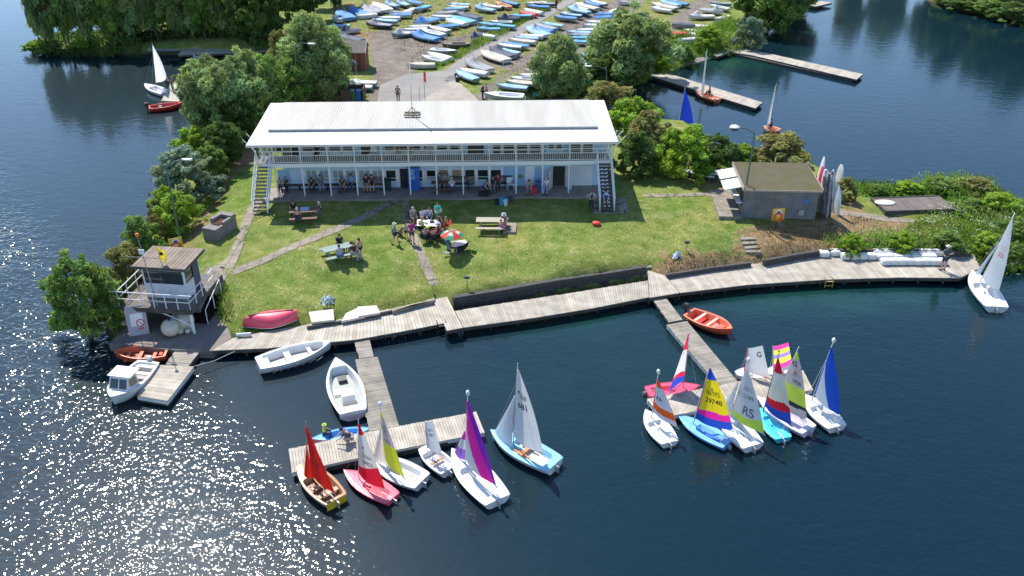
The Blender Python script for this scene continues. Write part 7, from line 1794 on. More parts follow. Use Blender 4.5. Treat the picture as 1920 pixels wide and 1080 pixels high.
mb = MB(); mb.faces([(W2 + .122, -.22, 1.9), (W2 + .15, -.22, 1.9), (W2 + .15, 1.3, 2.85), (W2 + .122, 1.3, 2.85), (W2 + .122, -.22, 2.08), (W2 + .15, -.22, 2.08), (W2 + .15, 1.3, 3.02), (W2 + .122, 1.3, 3.02)], [(3, 2, 1, 0), (4, 5, 6, 7), (0, 1, 5, 4), (1, 2, 6, 5), (2, 3, 7, 6), (3, 0, 4, 7)]); mb.build("barge_board", pm("cream_trim", (0.7, 0.62, 0.5), None, 3, .6), hut)
mb = MB(); mb.box(.4, 1.3, -.03, -.003, 0, 1.9); mb.build("door", pm("dark_red_door", (0.16, 0.05, 0.03), None, 3, .7), hut)
# bin store behind the clubhouse
a = gp(640, 192, 1.8); b_ = gp(682, 192, 1.8); d = b_ - a; W3 = d.length
bs = empty("bin_enclosure", a, math.atan2(d.y, d.x), "low dark brown timber enclosure behind the clubhouse", "enclosure")
DBR = pm("dark_brown_boards", (0.12, 0.07, 0.05), (0.08, 0.05, 0.035), 3, .85, stretch=(6, 6, .4))
for bb in ((0, .07, 0, 1.6, 0, 1.3), (W3 - .07, W3, 0, 1.6, 0, 1.3), (.07, W3 - .07, 1.53, 1.6, 0, 1.3), (.07, W3 * .5, 0, .07, 0, 1.2)): mb = MB(); mb.box(*bb); mb.build("fence_panel", DBR, bs)
for (x, y, c, lab) in [(673, 190, (0.03, 0.12, 0.42), "blue wheeled bin in the enclosure behind the clubhouse"), (664, 190, (0.05, 0.16, 0.07), "green wheeled bin beside the blue one")]:
    p = gp(x, y, 1.8); root = empty("wheeled_bin", p, 0, lab, "bin"); m_ = pm("bin_%s" % lab[:4].strip(), c, None, 3, .45)
    mb = MB(); mb.faces([(-.22, -.25, 0.05), (.22, -.25, 0.05), (.22, .25, 0.05), (-.22, .25, 0.05), (-.29, -.33, 1.05), (.29, -.33, 1.05), (.29, .33, 1.05), (-.29, .33, 1.05)], [(3, 2, 1, 0), (4, 5, 6, 7), (0, 1, 5, 4), (1, 2, 6, 5), (2, 3, 7, 6), (3, 0, 4, 7)]); mb.build("bin_body", m_, root)
    mb = MB(); mb.box(-.31, .31, -.36, .35, 1.053, 1.12); mb.build("lid", m_, root)
    mb = MB(); mb.tube([(-.3, .3, .1), (.3, .3, .1)], .1, 10); mb.build("wheel", BLACKP, root)
for (x, y, lab) in [(641, 189, "left rusty round cable drum behind the clubhouse"), (650, 186, "right rusty round cable drum behind the clubhouse")]:
    p = gp(x, y, 1.8); root = empty("cable_drum", p, 0, lab, "cable drum"); mb = MB(); mb.tube([(0, 0, .55), (0, 0, .62)], .55, 16); mb.build("disc", pm("rusty_wood", (0.2, 0.13, 0.09), None, 3, .9), root); mb = MB(); mb.tube([(0, 0, 0), (0, 0, .55)], .22, 10); mb.build("core", DBR, root)
# flagpoles and trailer on the forecourt
for (x, y, ty, flag, lab) in [(797, 192, 132, True, "slim flagpole with a hanging red flag behind the clubhouse"), (787, 192, 164, False, "short slim pole left of the flagpole")]:
    p = gp(x, y, 1.8); h = seen_up(p, x, ty); root = empty("flagpole", p, 0, lab, "flagpole"); mb = MB(); mb.tube([(0, 0, 0), (0, 0, h)], .03, 6); mb.build("pole", GALV, root)
    if flag:
        mb = MB(); mb.grid([[Vector((.02 + .06 * j, .05 * math.sin(j * 2 + i), h - .05 - .17 * i - .06 * j)) for j in range(4)] for i in range(7)]); mb.build("flag_cloth", pm("red_cloth", (0.6, 0.04, 0.05), None, 3, .7, trans=.3), root)
p = tp(848, 150); root = empty("launching_trolley", p, R(8), "empty galvanised launching trolley on the corner of the forecourt", "trolley")
mb = MB(); mb.tube([(-.9, 0, .3), (1.1, 0, .3)], .04, 6); mb.tube([(.5, -.7, .3), (.5, .7, .3)], .04, 6); mb.tube([(-.6, -.5, .3), (-.6, .5, .3)], .03, 6); mb.tube([(1.0, -.5, .55), (1.0, .5, .55)], .05, 6); mb.tube([(-.9, 0, .3), (.5, .65, .3)], .03, 6); mb.tube([(-.9, 0, .3), (.5, -.65, .3)], .03, 6); mb.build("frame", GALV, root)
for sg in (-1, 1): mb = MB(); mb.tube([(.5, sg * .7, .25), (.5, sg * .84, .25)], .25, 12); mb.build("wheel", TYRE, root)
p = tp(1008, 167); mb = MB(); mb.tube([(-.55, 0, .35), (-.45, 0, .35), (.45, .1, .35), (.55, .1, .35)], [.2, .34, .34, .2], 14); o = mb.build("barrel", pm("sea_green_plastic", (0.08, 0.36, 0.27), None, 3, .5), smooth=True); o.location = p; tag(o, "sea green plastic barrel lying by the dinghies", "barrel")
p = tp(1121, 421); mb = MB(); r_ = random.Random(4)
for k in range(3): mb.ball((r_.uniform(-.2, .2), r_.uniform(-.15, .15), .12), .26, 9, 6, (1, .8, .6))
o = mb.build("life_jacket", pm("red_nylon", (0.78, 0.06, 0.05), (0.6, .03, .03), 7, .6, bump=.03, bscale=9), smooth=True); o.location = p; tag(o, "red life jacket dropped on the lawn near the right stairs", "life jacket")

# ---------------------------------------------------------------- people
def skin(J, E, root, lv=1):
    """one continuous skinned surface grown over connected joints; J name -> (co, radius)"""
    names = list(J); me = bpy.data.meshes.new("s"); me.from_pydata([J[n][0] for n in names], [(names.index(a), names.index(b)) for a, b in E], [])
    o = bpy.data.objects.new("s", me); COL.objects.link(o)
    m = o.modifiers.new("k", 'SKIN'); m.use_smooth_shade = True
    for i, n in enumerate(names):
        v = me.skin_vertices[0].data[i]; r = J[n][1]; v.radius = r if isinstance(r, tuple) else (r, r); v.use_root = (n == root)
    if lv: s = o.modifiers.new("d", 'SUBSURF'); s.levels = lv; s.render_levels = lv
    dg = bpy.context.evaluated_depsgraph_get(); dg.update()
    out = bpy.data.meshes.new_from_object(o.evaluated_get(dg)); bpy.data.objects.remove(o); bpy.data.meshes.remove(me)
    return out
def base_pose(**kw):
    P = dict(pel=(0, 0, .95), che=(0, 0, 1.28), nec=(.01, 0, 1.47), hea=(.03, 0, 1.58), top=(.03, 0, 1.69),
             hiL=(0, .10, .90), knL=(.02, .11, .50), anL=(0, .11, .09), toL=(.15, .13, .035), hiR=(0, -.10, .90), knR=(.02, -.11, .50), anR=(0, -.11, .09), toR=(.15, -.13, .035),
             shL=(0, .17, 1.41), elL=(-.03, .25, 1.14), wrL=(.05, .26, .90), haL=(.08, .26, .82), shR=(0, -.17, 1.41), elR=(-.03, -.25, 1.14), wrR=(.05, -.26, .90), haR=(.08, -.26, .82))
    for k, v in kw.items():
        if k.endswith('2'): P[k[:2] + 'L'] = v; P[k[:2] + 'R'] = (v[0], -v[1], v[2])
        else: P[k] = v
    return P
POSES = dict(
    stand=base_pose(),
    walk=base_pose(knL=(.20, .10, .52), anL=(.26, .10, .10), toL=(.41, .11, .06), knR=(-.06, -.10, .50), anR=(-.30, -.10, .14), toR=(-.18, -.11, .04), elL=(-.14, .22, 1.16), wrL=(-.10, .22, .93), haL=(-.08, .22, .86), elR=(.10, -.23, 1.17), wrR=(.27, -.2, 1.02), haR=(.34, -.19, .98)),
    hips=base_pose(el2=(-.10, .38, 1.18), wr2=(.03, .20, 1.02), ha2=(.08, .14, 1.00)),
    reach=base_pose(elL=(.18, .24, 1.22), wrL=(.38, .2, 1.16), haL=(.46, .19, 1.15), elR=(.16, -.25, 1.2), wrR=(.36, -.2, 1.12), haR=(.44, -.19, 1.10)),
    lean=base_pose(pel=(-.12, 0, .92), che=(.10, 0, 1.20), nec=(.24, 0, 1.33), hea=(.32, 0, 1.40), top=(.38, 0, 1.49), hi2=(-.12, .10, .88), sh2=(.18, .17, 1.27), el2=(.30, .24, 1.03), wr2=(.46, .18, .98), ha2=(.54, .16, .97)),
    sit=base_pose(pel=(0, 0, .54), che=(.02, 0, .86), nec=(.04, 0, 1.04), hea=(.07, 0, 1.15), top=(.07, 0, 1.26), hi2=(.03, .10, .51), kn2=(.43, .13, .50), an2=(.42, .13, .09), to2=(.57, .15, .035), sh2=(.02, .17, .98), el2=(.10, .24, .74), wr2=(.32, .17, .64), ha2=(.40, .15, .62)),
    sitlean=base_pose(pel=(0, 0, .54), che=(.16, 0, .82), nec=(.27, 0, .97), hea=(.33, 0, 1.06), top=(.37, 0, 1.16), hi2=(.03, .10, .51), kn2=(.43, .15, .50), an2=(.40, .15, .09), to2=(.55, .17, .035), sh2=(.22, .17, .91), el2=(.38, .20, .66), wr2=(.50, .10, .58), ha2=(.56, .07, .55)),
    crouch=base_pose(pel=(-.10, 0, .34), che=(.12, 0, .60), nec=(.25, 0, .74), hea=(.32, 0, .82), top=(.37, 0, .92), hi2=(-.08, .10, .32), kn2=(.28, .17, .42), an2=(.02, .15, .09), to2=(.18, .17, .035), sh2=(.20, .17, .69), el2=(.36, .22, .48), wr2=(.55, .17, .36), ha2=(.62, .16, .30)),
)
for P in POSES.values():
    for s_ in 'LR':
        P['no' + s_] = P['he' + 'a']
RAD = dict(pel=(.15, .115), che=(.155, .11), nec=.052, hea=(.083, .095), top=(.055, .065), hi=.095, kn=.058, an=.040, to=(.042, .028), sh=.062, el=.042, wr=.028, ha=(.042, .018))
def rad(n, k=1.0, add=0.0):
    r = RAD[n if n in RAD else n[:2]]
    return tuple(x * k + add for x in r) if isinstance(r, tuple) else r * k + add
BE = [('pel', 'che'), ('che', 'nec'), ('nec', 'hea'), ('hea', 'top')] + [(a + s_, b + s_) for s_ in 'LR' for a, b in (('hi', 'kn'), ('kn', 'an'), ('an', 'to'), ('sh', 'el'), ('el', 'wr'), ('wr', 'ha'))] + [('pel', 'hiL'), ('pel', 'hiR'), ('che', 'shL'), ('che', 'shR')]
def add_bits(me, P):
    """fingers, thumb, nose and ears, rooted in the palm and the head"""
    mb = MB()
    for s_, sg in (('L', 1), ('R', -1)):
        w, h = Vector(P['wr' + s_]), Vector(P['ha' + s_]); d = (h - w).normalized(); sd = d.cross(Vector((0, 0, 1))); sd = sd.normalized() if sd.length > .1 else Vector((0, 1, 0)); dn = sd.cross(d).normalized()
        if dn.z > 0: dn = -dn
        for i, ln in enumerate((.066, .078, .074, .058)):
            b = h - d * .01 + sd * (i - 1.5) * .019; mb.tube([b, b + d * ln * .5 + dn * .006, b + d * ln * .85 + dn * .03], [.0095, .0085, .006], 5)
        b = h - d * .035 - sd * .036 * sg; mb.tube([b, b + d * .03 - sd * .025 * sg, b + d * .055 - sd * .03 * sg + dn * .01], [.011, .010, .007], 5)
    hd = Vector(P['hea']); up = (Vector(P['top']) - hd).normalized(); fw = Vector((1, 0, 0)) - up * up.x; fw.normalize(); sd = up.cross(fw)
    mb.tube([hd + fw * .078 + up * .03, hd + fw * .108 - up * .005, hd + fw * .085 - up * .015], [.009, .014, .010], 5)
    for q in (-1, 1): mb.tube([hd + sd * .078 * q + up * .025, hd + sd * .098 * q + up * .005, hd + sd * .080 * q - up * .025], [.010, .016, .008], 5)
    o = mb.build("b", SKINS[0]); bm = bmesh.new(); bm.from_mesh(me); bm.from_mesh(o.data); bm.to_mesh(me); bm.free(); bpy.data.objects.remove(o)
    me.shade_smooth(); return me
SKINS = [pm("skin_light", (0.56, 0.35, 0.25), (0.5, 0.3, 0.21), 9, .6), pm("skin_tan", (0.40, 0.23, 0.15), None, 9, .6)]
PB = {}
def body(pose):
    if pose in PB: return PB[pose]
    P = POSES[pose]; J = {n: (P[n], rad(n)) for n in P if n[:2] != 'no'}
    b = add_bits(skin(J, BE, 'pel'), P)
    def sub_(names, E, k, add, cut=None):
        return skin({n: (P[n] if not (cut and n in cut) else tuple(Vector(P[cut[n][0]]).lerp(Vector(P[n]), cut[n][1])), rad(n, k, add)) for n in names}, E, names[0])
    sh = sub_(['pel', 'che', 'nec', 'shL', 'elL', 'shR', 'elR'], [('pel', 'che'), ('che', 'nec'), ('che', 'shL'), ('che', 'shR'), ('shL', 'elL'), ('shR', 'elR')], 1.08, .010, {'elL': ('shL', .75), 'elR': ('shR', .75), 'nec': ('che', .72)})
    E2 = [('pel', 'hiL'), ('pel', 'hiR'), ('hiL', 'knL'), ('hiR', 'knR')]
    so = sub_(['pel', 'hiL', 'hiR', 'knL', 'knR'], E2, 1.08, .008, {'knL': ('hiL', .85), 'knR': ('hiR', .85)})
    lo = sub_(['pel', 'hiL', 'hiR', 'knL', 'knR', 'anL', 'anR'], E2 + [('knL', 'anL'), ('knR', 'anR')], 1.08, .010)
    mb = MB(); hd = Vector(P['hea']); up = (Vector(P['top']) - hd).normalized(); fw = (Vector((1, 0, 0)) - up * up.x).normalized(); sd = up.cross(fw)
    def capm(r, back, low, brim=False):
        mb = MB(); P_ = []
        for i in range(6):
            t = math.pi * .56 * i / 5; P_.append([hd + up * (.045 + r * 1.0 * math.cos(t)) + (fw * math.cos(a) + sd * math.sin(a)) * r * math.sin(t) - fw * back - up * (low * max(0, -math.cos(a)) * (i / 5) ** 3) for a in [2 * math.pi * k / 12 for k in range(13)]])
        mb.grid(P_)
        if brim: mb.grid([[hd + up * .045 + (fw * math.cos(a) + sd * math.sin(a)) * rr + fw * .01 for a in [2 * math.pi * k / 12 for k in range(13)]] for rr in (.09, .155)])
        o = mb.build("h", SKINS[0], smooth=True); fixwind(o); m = o.data; m.shade_smooth(); bpy.data.objects.remove(o); return m
    hair, lhair, hat = capm(.098, .012, .03), capm(.102, .02, .17), capm(.104, 0, 0, True)
    mb = MB()
    for s_ in 'LR':
        a, t = Vector(P['an' + s_]), Vector(P['to' + s_]); d = (t - a); mb.tube([a - d * .35 - Vector((0, 0, .035)), a - Vector((0, 0, .03)), t, t + d * .25], [.038, .052, .048, .03], 8)
    o = mb.build("s", BLACKP, smooth=True); shoes = o.data; bpy.data.objects.remove(o)
    PB[pose] = (b, sh, so, lo, hair, lhair, hat, shoes); return PB[pose]
HAIRC = dict(dark=(.035, .025, .02), brown=(.12, .07, .04), fair=(.45, .33, .18), grey=(.5, .49, .47))
def cloth(c): return pm("fabric_%02d%02d%02d" % tuple(int(x * 99) for x in c), c, tuple(x * .7 for x in c), 7, .85)
NP = 0
def person(p, face, pose, shirt, legs, label, hair='brown', long_=False, hat=None, shorts=False, size=1.0, skin_i=0, vest=None, group=None, bare=False):
    """p: world foot point; face: heading in degrees, -90 looks at the camera"""
    global NP; NP += 1
    B = body(pose); root = empty("person", p, R(face), label, "person", group); root.scale = (size,) * 3
    def part(nm, me, mat):
        o = bpy.data.objects.new(nm, me); COL.objects.link(o); o.parent = root
        if not me.materials: me.materials.append(SKINS[0])
        o.material_slots[0].link = 'OBJECT'; o.material_slots[0].material = mat; return o
    part("body", B[0], SKINS[skin_i])
    part("shirt", B[1], cloth(shirt)); part("shorts" if shorts else "trousers", B[2] if shorts else B[3], cloth(legs))
    if hat: part("hat", B[6], cloth(hat))
    else: part("hair", B[5] if long_ else B[4], cloth(HAIRC[hair]))
    if not bare: part("shoes", B[7], BLACKP)
    if vest:
        v = part("buoyancy_aid", B[1], cloth(vest)); v.scale = (1.12, .92, 1.0) ; v.location = (0, 0, .0)
        v.scale = (1.1, 0.80, 1.0)
    return root
BLK_ = (.025, .025, .03); NVY = (.03, .045, .11); WHT = (.72, .72, .72); GRYC = (.2, .2, .22); JEAN = (.10, .15, .26); PNK = (.72, .30, .36); TUR = (.04, .38, .42); RDC = (.65, .04, .05); KHA = (.36, .3, .2); LIM = (.62, .85, .06)
G_ = lambda x, y: tp(x, y)
VZ = GZ + 0.05
def vp(x, yo, h=0.0):
    """veranda spot under photo column x at depth yo behind the posts"""
    s, _ = onplane(x, 362, yo); return cl(s, yo, 0.05 + h)
# picnic tables and seats
WOODT = pm("brown_stained_wood", (0.20, 0.105, 0.07), (0.15, 0.08, 0.055), 3, .8, stretch=(.5, 6, 1)); GRNT = pm("grey_green_wood", (0.26, 0.33, 0.30), (0.2, 0.26, 0.23), 3, .8, stretch=(.5, 6, 1)); GRYT = pm("weathered_wood", (0.42, 0.38, 0.30), (0.32, 0.29, 0.23), 3, .85, stretch=(.5, 6, 1))
def picnic(x, y, rz, mat, label, L=1.9):
    p = tp(x, y); root = empty("picnic_table", p, R(rz), label, "picnic table")
    mb = MB()
    for k in range(5): mb.box(-L / 2, L / 2, -.37 + k * .15, -.37 + k * .15 + .135, .71, .75)
    mb.build("table_top", mat, root)
    for sg in (-1, 1):
        mb = MB()
        for k in range(2): mb.box(-L / 2, L / 2, sg * .76 - .14 + k * .145, sg * .76 - .14 + k * .145 + .13, .42, .46)
        mb.build("bench_seat", mat, root)
        x_ = sg * L * .33; mb = MB(); mb.tube([(x_, -.2, .7), (x_, -.62, 0)], .035, 5); mb.tube([(x_, .2, .7), (x_, .62, 0)], .035, 5); mb.box(x_ - .03, x_ + .03, -.85, .85, .37, .419); mb.box(x_ - .03, x_ + .03, -.36, .36, .65, .709); mb.build("trestle", mat, root)
    return root
def rel(root, x, y, z=0.0): return root.location + Matrix.Rotation(root.rotation_euler.z, 3, 'Z') @ Vector((x, y, z))
t1 = picnic(571, 412, 8, WOODT, "brown picnic table with three people beside the left lawn shadow edge")
t2 = picnic(636, 482, 28, GRNT, "grey green picnic table with a group at the left of the lawn", 2.1)
t3 = picnic(919, 430, -1, GRYT, "weathered pale picnic table beside the bare slab on the lawn")
mb = MB(); mb.box(-.3, .3, -.2, .2, 0, .08); o = mb.build("tray", cloth((.35, .5, .75))); o.location = rel(t1, .1, .1, .755); tag(o, "pale blue tray on the brown picnic table", "tray")
P = [tp(*q) for q in ((940, 418), (969, 419), (967, 439), (944, 438))]; mb = MB(); mb.prism([(q.x, q.y) for q in P], 1.4, max(q.z for q in P) + .05); tag(fixwind(mb.build("paving_pad", SLAB)), kind="structure")
def seat_on(t, x, side, L_): return rel(t, x, side * .80, 0)
A1 = math.degrees(t1.rotation_euler.z); A2 = math.degrees(t2.rotation_euler.z)
person(seat_on(t1, -.75, 1, 0), A1 - 90, 'sit', BLK_, BLK_, "person in dark clothes seated at the far left of the brown table", size=.93, hair='brown')
person(seat_on(t1, -.35, -1, 0), A1 + 90, 'sit', BLK_, NVY, "person seen from behind at the near side of the brown table", hair='grey')
person(rel(t1, 1.15, .1), A1 + 180, 'sit', BLK_, GRYC, "grey haired person in black at the right end of the brown table", hair='grey')
person(seat_on(t2, -.15, -1, 0), A2 + 90, 'sit', (.28, .42, .68), JEAN, "person in a light blue shirt on the near bench of the green table", hair='brown')
person(seat_on(t2, .35, 1, 0), A2 - 90, 'sit', BLK_, NVY, "person in black on the far bench of the green table", hair='dark')
person(seat_on(t2, .75, -1, 0), A2 - 60, 'sit', BLK_, (.35, .35, .4), "person in a black top and light jeans on the near right bench", hair='brown')
person(G_(671, 482), 200, 'sitlean', WHT, BLK_, "person in a dark cap and white top leaning in at the green table end", hat=BLK_)
person(G_(676, 484), 150, 'stand', PNK, NVY, "girl in a pink top and navy shorts standing by the green table", hair='dark', long_=True, shorts=True, size=.86)
person(G_(741, 457), 20, 'walk', (.08, .30, .42), NVY, "child in a blue top and pale hat walking across the lawn", hat=(.6, .6, .5), shorts=True, size=.92)
person(G_(749, 442), -30, 'crouch', NVY, BLK_, "toddler in navy crouching on the lawn left of the path", hair='dark', size=.72)
person(G_(762, 447), -60, 'stand', (.25, .3, .4), NVY, "small child in grey blue standing left of the person in magenta", hair='dark', shorts=True, size=.62)
person(G_(773, 458), 80, 'stand', (.42, .03, .22), (.10, .06, .07), "person in a magenta top and dark shorts standing on the path", hair='brown', shorts=True)
# chairs and the round gathering
def camp_chair(p, face, col, label, size=1.0, group=None):
    root = empty("camping_chair", p, R(face), label, "chair", group); root.scale = (size,) * 3; m_ = cloth(col)
    mb = MB(); mb.grid([[Vector((-.22 + .11 * i, -.25 + .125 * j, .43 - .05 * math.sin(math.pi * j / 4))) for j in range(5)] for i in range(5)]); mb.build("seat", m_, root, smooth=True)
    mb = MB(); mb.grid([[Vector((-.22 - .04 * i, -.27 + .135 * j, .43 + .11 * i)) for j in range(5)] for i in range(5)]); mb.build("backrest", m_, root, smooth=True)
    for i in (-1, 1):
        for j in (-1, 1): mb = MB(); mb.tube([(i * .24, j * .27, 0), (-i * .20, j * .27, .43 if i < 0 else .62)], .013, 5); mb.build("leg", DARKM, root)
    return root
gt = tp(805, 434); root = empty("folding_table", gt, R(-4), "white topped folding table loaded with picnic things amid the seated group", "table")
mb = MB(); mb.box(-.85, .85, -.5, .5, .62, .66); mb.build("table_top", WHITE, root)
for i in (-1, 1):
    for j in (-1, 1): mb = MB(); mb.tube([(i * .7, j * .4, 0), (i * .78, j * .4, .62)], .02, 5); mb.build("leg", WSTEEL, root)
r_ = random.Random(3)
for k, (c, lab) in enumerate([(RDC, "red lunch box on the white folding table"), (WHT, "white box on the white folding table"), ((.1, .1, .1), "black box on the white folding table"), ((.5, .5, .55), "grey bag on the white folding table")]):
    mb = MB(); mb.box(-.15, .15, -.1, .1, 0, .14); o = mb.build("lunch_box", cloth(c)); o.location = gt + Vector((-.6 + .4 * k, r_.uniform(-.25, .25), .665)); o.rotation_euler = (0, 0, r_.uniform(0, 3)); tag(o, lab, "box")
for (x, y, face, pose, sh, lg, lab, kw) in [
    (775, 419, -60, 'sit', (.3, .32, .3), KHA, "person in a grey patterned shirt seated on a chair by the path", dict(hair='grey', shorts=True)),
    (791, 438, 0, 'sit', (.50, .75, .30), BLK_, "person in pale lime at the left of the white table", dict(hair='fair')),
    (793, 421, -50, 'sit', (.55, .6, .75), NVY, "person in pale blue behind the left corner of the white table", dict(hair='dark')),
    (806, 419, -90, 'sit', (.42, .38, .55), JEAN, "long haired person in lilac behind the white table", dict(hair='brown', long_=True)),
    (803, 452, 90, 'sit', NVY, JEAN, "child in navy seen from behind in front of the white table", dict(size=.85, hat=LIM)),
    (813, 456, 100, 'sit', RDC, GRYC, "child in red seen from behind in front of the white table", dict(size=.85, hair='dark')),
    (797, 455, 70, 'sit', (.12, .2, .4), NVY, "child in dark blue, nearest left in front of the white table", dict(size=.82, hair='fair')),
    (824, 448, 170, 'sit', (.25, .03, .05), BLK_, "person with a white cap at the right of the white table", dict(hat=WHT)),
    (831, 452, 150, 'sit', (.3, .04, .06), BLK_, "person in dark red, rightmost front of the seated group", dict(hair='dark', size=.9)),
    (838, 431, 200, 'sit', (.75, .5, .1), RDC, "child in yellow on a red chair at the right of the group", dict(size=.8, hair='fair')),
    (826, 432, 180, 'sit', BLK_, BLK_, "person in black between the table and the red chair", dict(hair='dark'))]:
    p = G_(x, y); person(p, face, pose, sh, lg, lab, **kw)
    camp_chair(p, face, {0: BLK_, 1: (.1, .3, .1)}[0] if 'red chair' not in lab else RDC, lab.replace("person", "chair under the person").replace("child", "chair under the child", 1) if len(lab.split()) < 13 else "chair under " + " ".join(lab.split()[1:12]), kw.get('size', 1.0))
person(G_(822, 419), -80, 'reach', (.06, .50, .42), (.10, .55, .35), "child in turquoise and green standing behind the table", hair='brown', shorts=True, size=.93)
# parasol table
pp = tp(857, 474); root = empty("parasol", pp, 0, "big red, green and white beach parasol over the dark chairs", "parasol")
H_ = seen_up(pp, 850, 432); tl = Vector((-.28, .0, H_)); mb = MB(); mb.tube([(0, 0, 0), tuple(tl + Vector((0, 0, .1)))], .022, 6); mb.build("pole", WSTEEL, root)
RB = 0.78; cols_ = [pm("parasol_red", (.75, .05, .04), None, 4, .7, trans=.35), pm("parasol_green", (.02, .38, .2), None, 4, .7, trans=.35), pm("parasol_white", (.75, .75, .72), None, 4, .7, trans=.35)]
for k in range(8):
    mb = MB(); rows = []
    for i in range(7):
        u = i / 6; rows.append([tl + Vector((RB * u * math.cos(a) * (1 - .04 * math.sin(math.pi * q)), RB * u * math.sin(a) * (1 - .04 * math.sin(math.pi * q)), -.32 * u ** 1.7)) for q in [j / 4 for j in range(5)] for a in [(k + q) * math.pi / 4 + .2]])
    mb.grid(rows); mb.m = [(0 if k % 2 == 0 else (1 if (f // 4) in (0, 1, 4, 5) else 2)) for f in range(len(mb.f))]
    mb.build("canopy_panel", cols_, root, smooth=True)
root = empty("small_table", tp(862, 472), R(20), "small cluttered table under the parasol", "table"); mb = MB(); mb.box(-.5, .5, -.35, .35, .6, .64); mb.build("table_top", WHITE, root); mb = MB(); mb.box(-.35, .35, -.02, .02, 0, .6); mb.box(-.02, .02, -.25, .25, 0, .598); mb.build("leg", DARKM, root)
camp_chair(tp(849, 474), 20, (.35, .3, .32), "patterned folding chair left under the parasol"); camp_chair(tp(868, 474), 140, BLK_, "dark folding chair in the parasol shade on the right"); camp_chair(tp(874, 468), 170, (.5, .5, .5), "grey folding chair behind the parasol table")
person(G_(840, 470), 30, 'reach', (.08, .40, .50), (.08, .3, .45), "person in turquoise standing under the left of the parasol", hair='brown', size=.92)
def dog(x, y, face, col, label, s=1.0):
    p = tp(x, y); root = empty("dog", p, R(face), label, "dog"); root.scale = (s, s, s)
    J = dict(hip=((-.2, 0, .32), (.085, .09)), mid=((0, 0, .33), (.085, .10)), che=((.17, 0, .33), (.09, .12)), nek=((.27, 0, .43), .06), hea=((.33, 0, .50), .065), muz=((.43, 0, .47), .032), tal=((-.3, 0, .36), .025), tip=((-.38, 0, .47), .015))
    E = [('hip', 'mid'), ('mid', 'che'), ('che', 'nek'), ('nek', 'hea'), ('hea', 'muz'), ('hip', 'tal'), ('tal', 'tip')]
    for s_, y_ in (('L', .08), ('R', -.08)):
        J['k' + s_] = ((-.15, y_, .22), .045); J['h' + s_] = ((-.25, y_, .12), .026); J['f' + s_] = ((-.20, y_, .025), .025); J['e' + s_] = ((.17, y_, .19), .035); J['w' + s_] = ((.17, y_, .10), .024); J['p' + s_] = ((.19, y_, .025), .025)
        E += [('hip', 'k' + s_), ('k' + s_, 'h' + s_), ('h' + s_, 'f' + s_), ('che', 'e' + s_), ('e' + s_, 'w' + s_), ('w' + s_, 'p' + s_)]
    me = skin(J, E, 'mid'); me.materials.append(pm("dog_fur", col, tuple(c * .8 for c in col), 12, .9)); o = bpy.data.objects.new("body", me); COL.objects.link(o); o.parent = root
    for q in (-1, 1): mb = MB(); mb.tube([(.31, q * .045, .55), (.30, q * .075, .52), (.32, q * .08, .46)], [.012, .02, .01], 5); mb.build("ear", me.materials[0], root)
dog(838, 480, 190, (.75, .73, .7), "small white dog on the grass left below the parasol", .65)
# table three
person(rel(t3, 1.05, .5), -110, 'sitlean', (.45, .33, .36), (.5, .3, .35), "person in a pale blue cap and floral top beside the pale table", hat=(.45, .65, .75))
person(rel(t3, .75, -.55), 60, 'sit', (.60, .12, .38), PNK, "child in bright pink seated at the right of the pale table", hair='brown', size=.78)
# veranda: long bench, seats and people
root = empty("long_bench", cl(0, 0), yaw, "long low dark bench along the left half of the clubhouse wall", "bench"); s0 = onplane(532, 358, 1.2)[0]; s1 = onplane(672, 358, 1.2)[0]
mb = MB(); mb.box(s0, s1, 1.0, 1.35, .40, .45); mb.build("seat", GRYC and pm("dark_bench", (.07, .06, .055), None, 4, .8), root)
for k in range(6): s = s0 + .2 + (s1 - s0 - .4) * k / 5; mb = MB(); mb.box(s - .04, s + .04, 1.03, 1.32, .05, .40); mb.build("leg", DARKM, root)
def bench(x, yo, L, mat, label, rz=0):
    p = vp(x, yo); root = empty("garden_bench", p, yaw + rz, label, "bench"); mb = MB()
    for k in range(3): mb.box(-L / 2, L / 2, -.22 + k * .14, -.10 + k * .14, .40, .43)
    mb.build("seat", mat, root); mb = MB()
    for k in range(int(L / .13)): mb.box(-L / 2 + .04 + k * .13, -L / 2 + .09 + k * .13, .205, .235, .46, .84)
    mb.box(-L / 2, L / 2, .20, .24, .84, .9); mb.build("backrest", mat, root)
    for i in (-1, 1): mb = MB(); mb.box(i * (L / 2 - .04) - .03, i * (L / 2 - .04) + .03, -.22, .24, .56, .60); mb.box(i * (L / 2 - .04) - .03, i * (L / 2 - .04) + .03, -.22, -.16, 0, .56); mb.box(i * (L / 2 - .04) - .03, i * (L / 2 - .04) + .03, .18, .24, 0, .56); mb.build("arm_frame", mat, root)
bench(702, 1.05, 1.6, pm("teak_bench", (.26, .17, .11), None, 4, .8, stretch=(.5, 5, 1)), "brown slatted bench with two seated people by the clubhouse wall")
bench(862, 1.05, 1.4, pm("dark_bench", (.07, .06, .055), None, 4, .8), "dark bench below the tan blind windows")
bench(945, 1.05, 1.3, pm("dark_bench", (.07, .06, .055), None, 4, .8), "dark slatted bench under the last pair of windows")
camp_chair(vp(883, .95), yaw * 57 - 90, (.2, .17, .15), "brown chair right of the dark bench on the veranda")
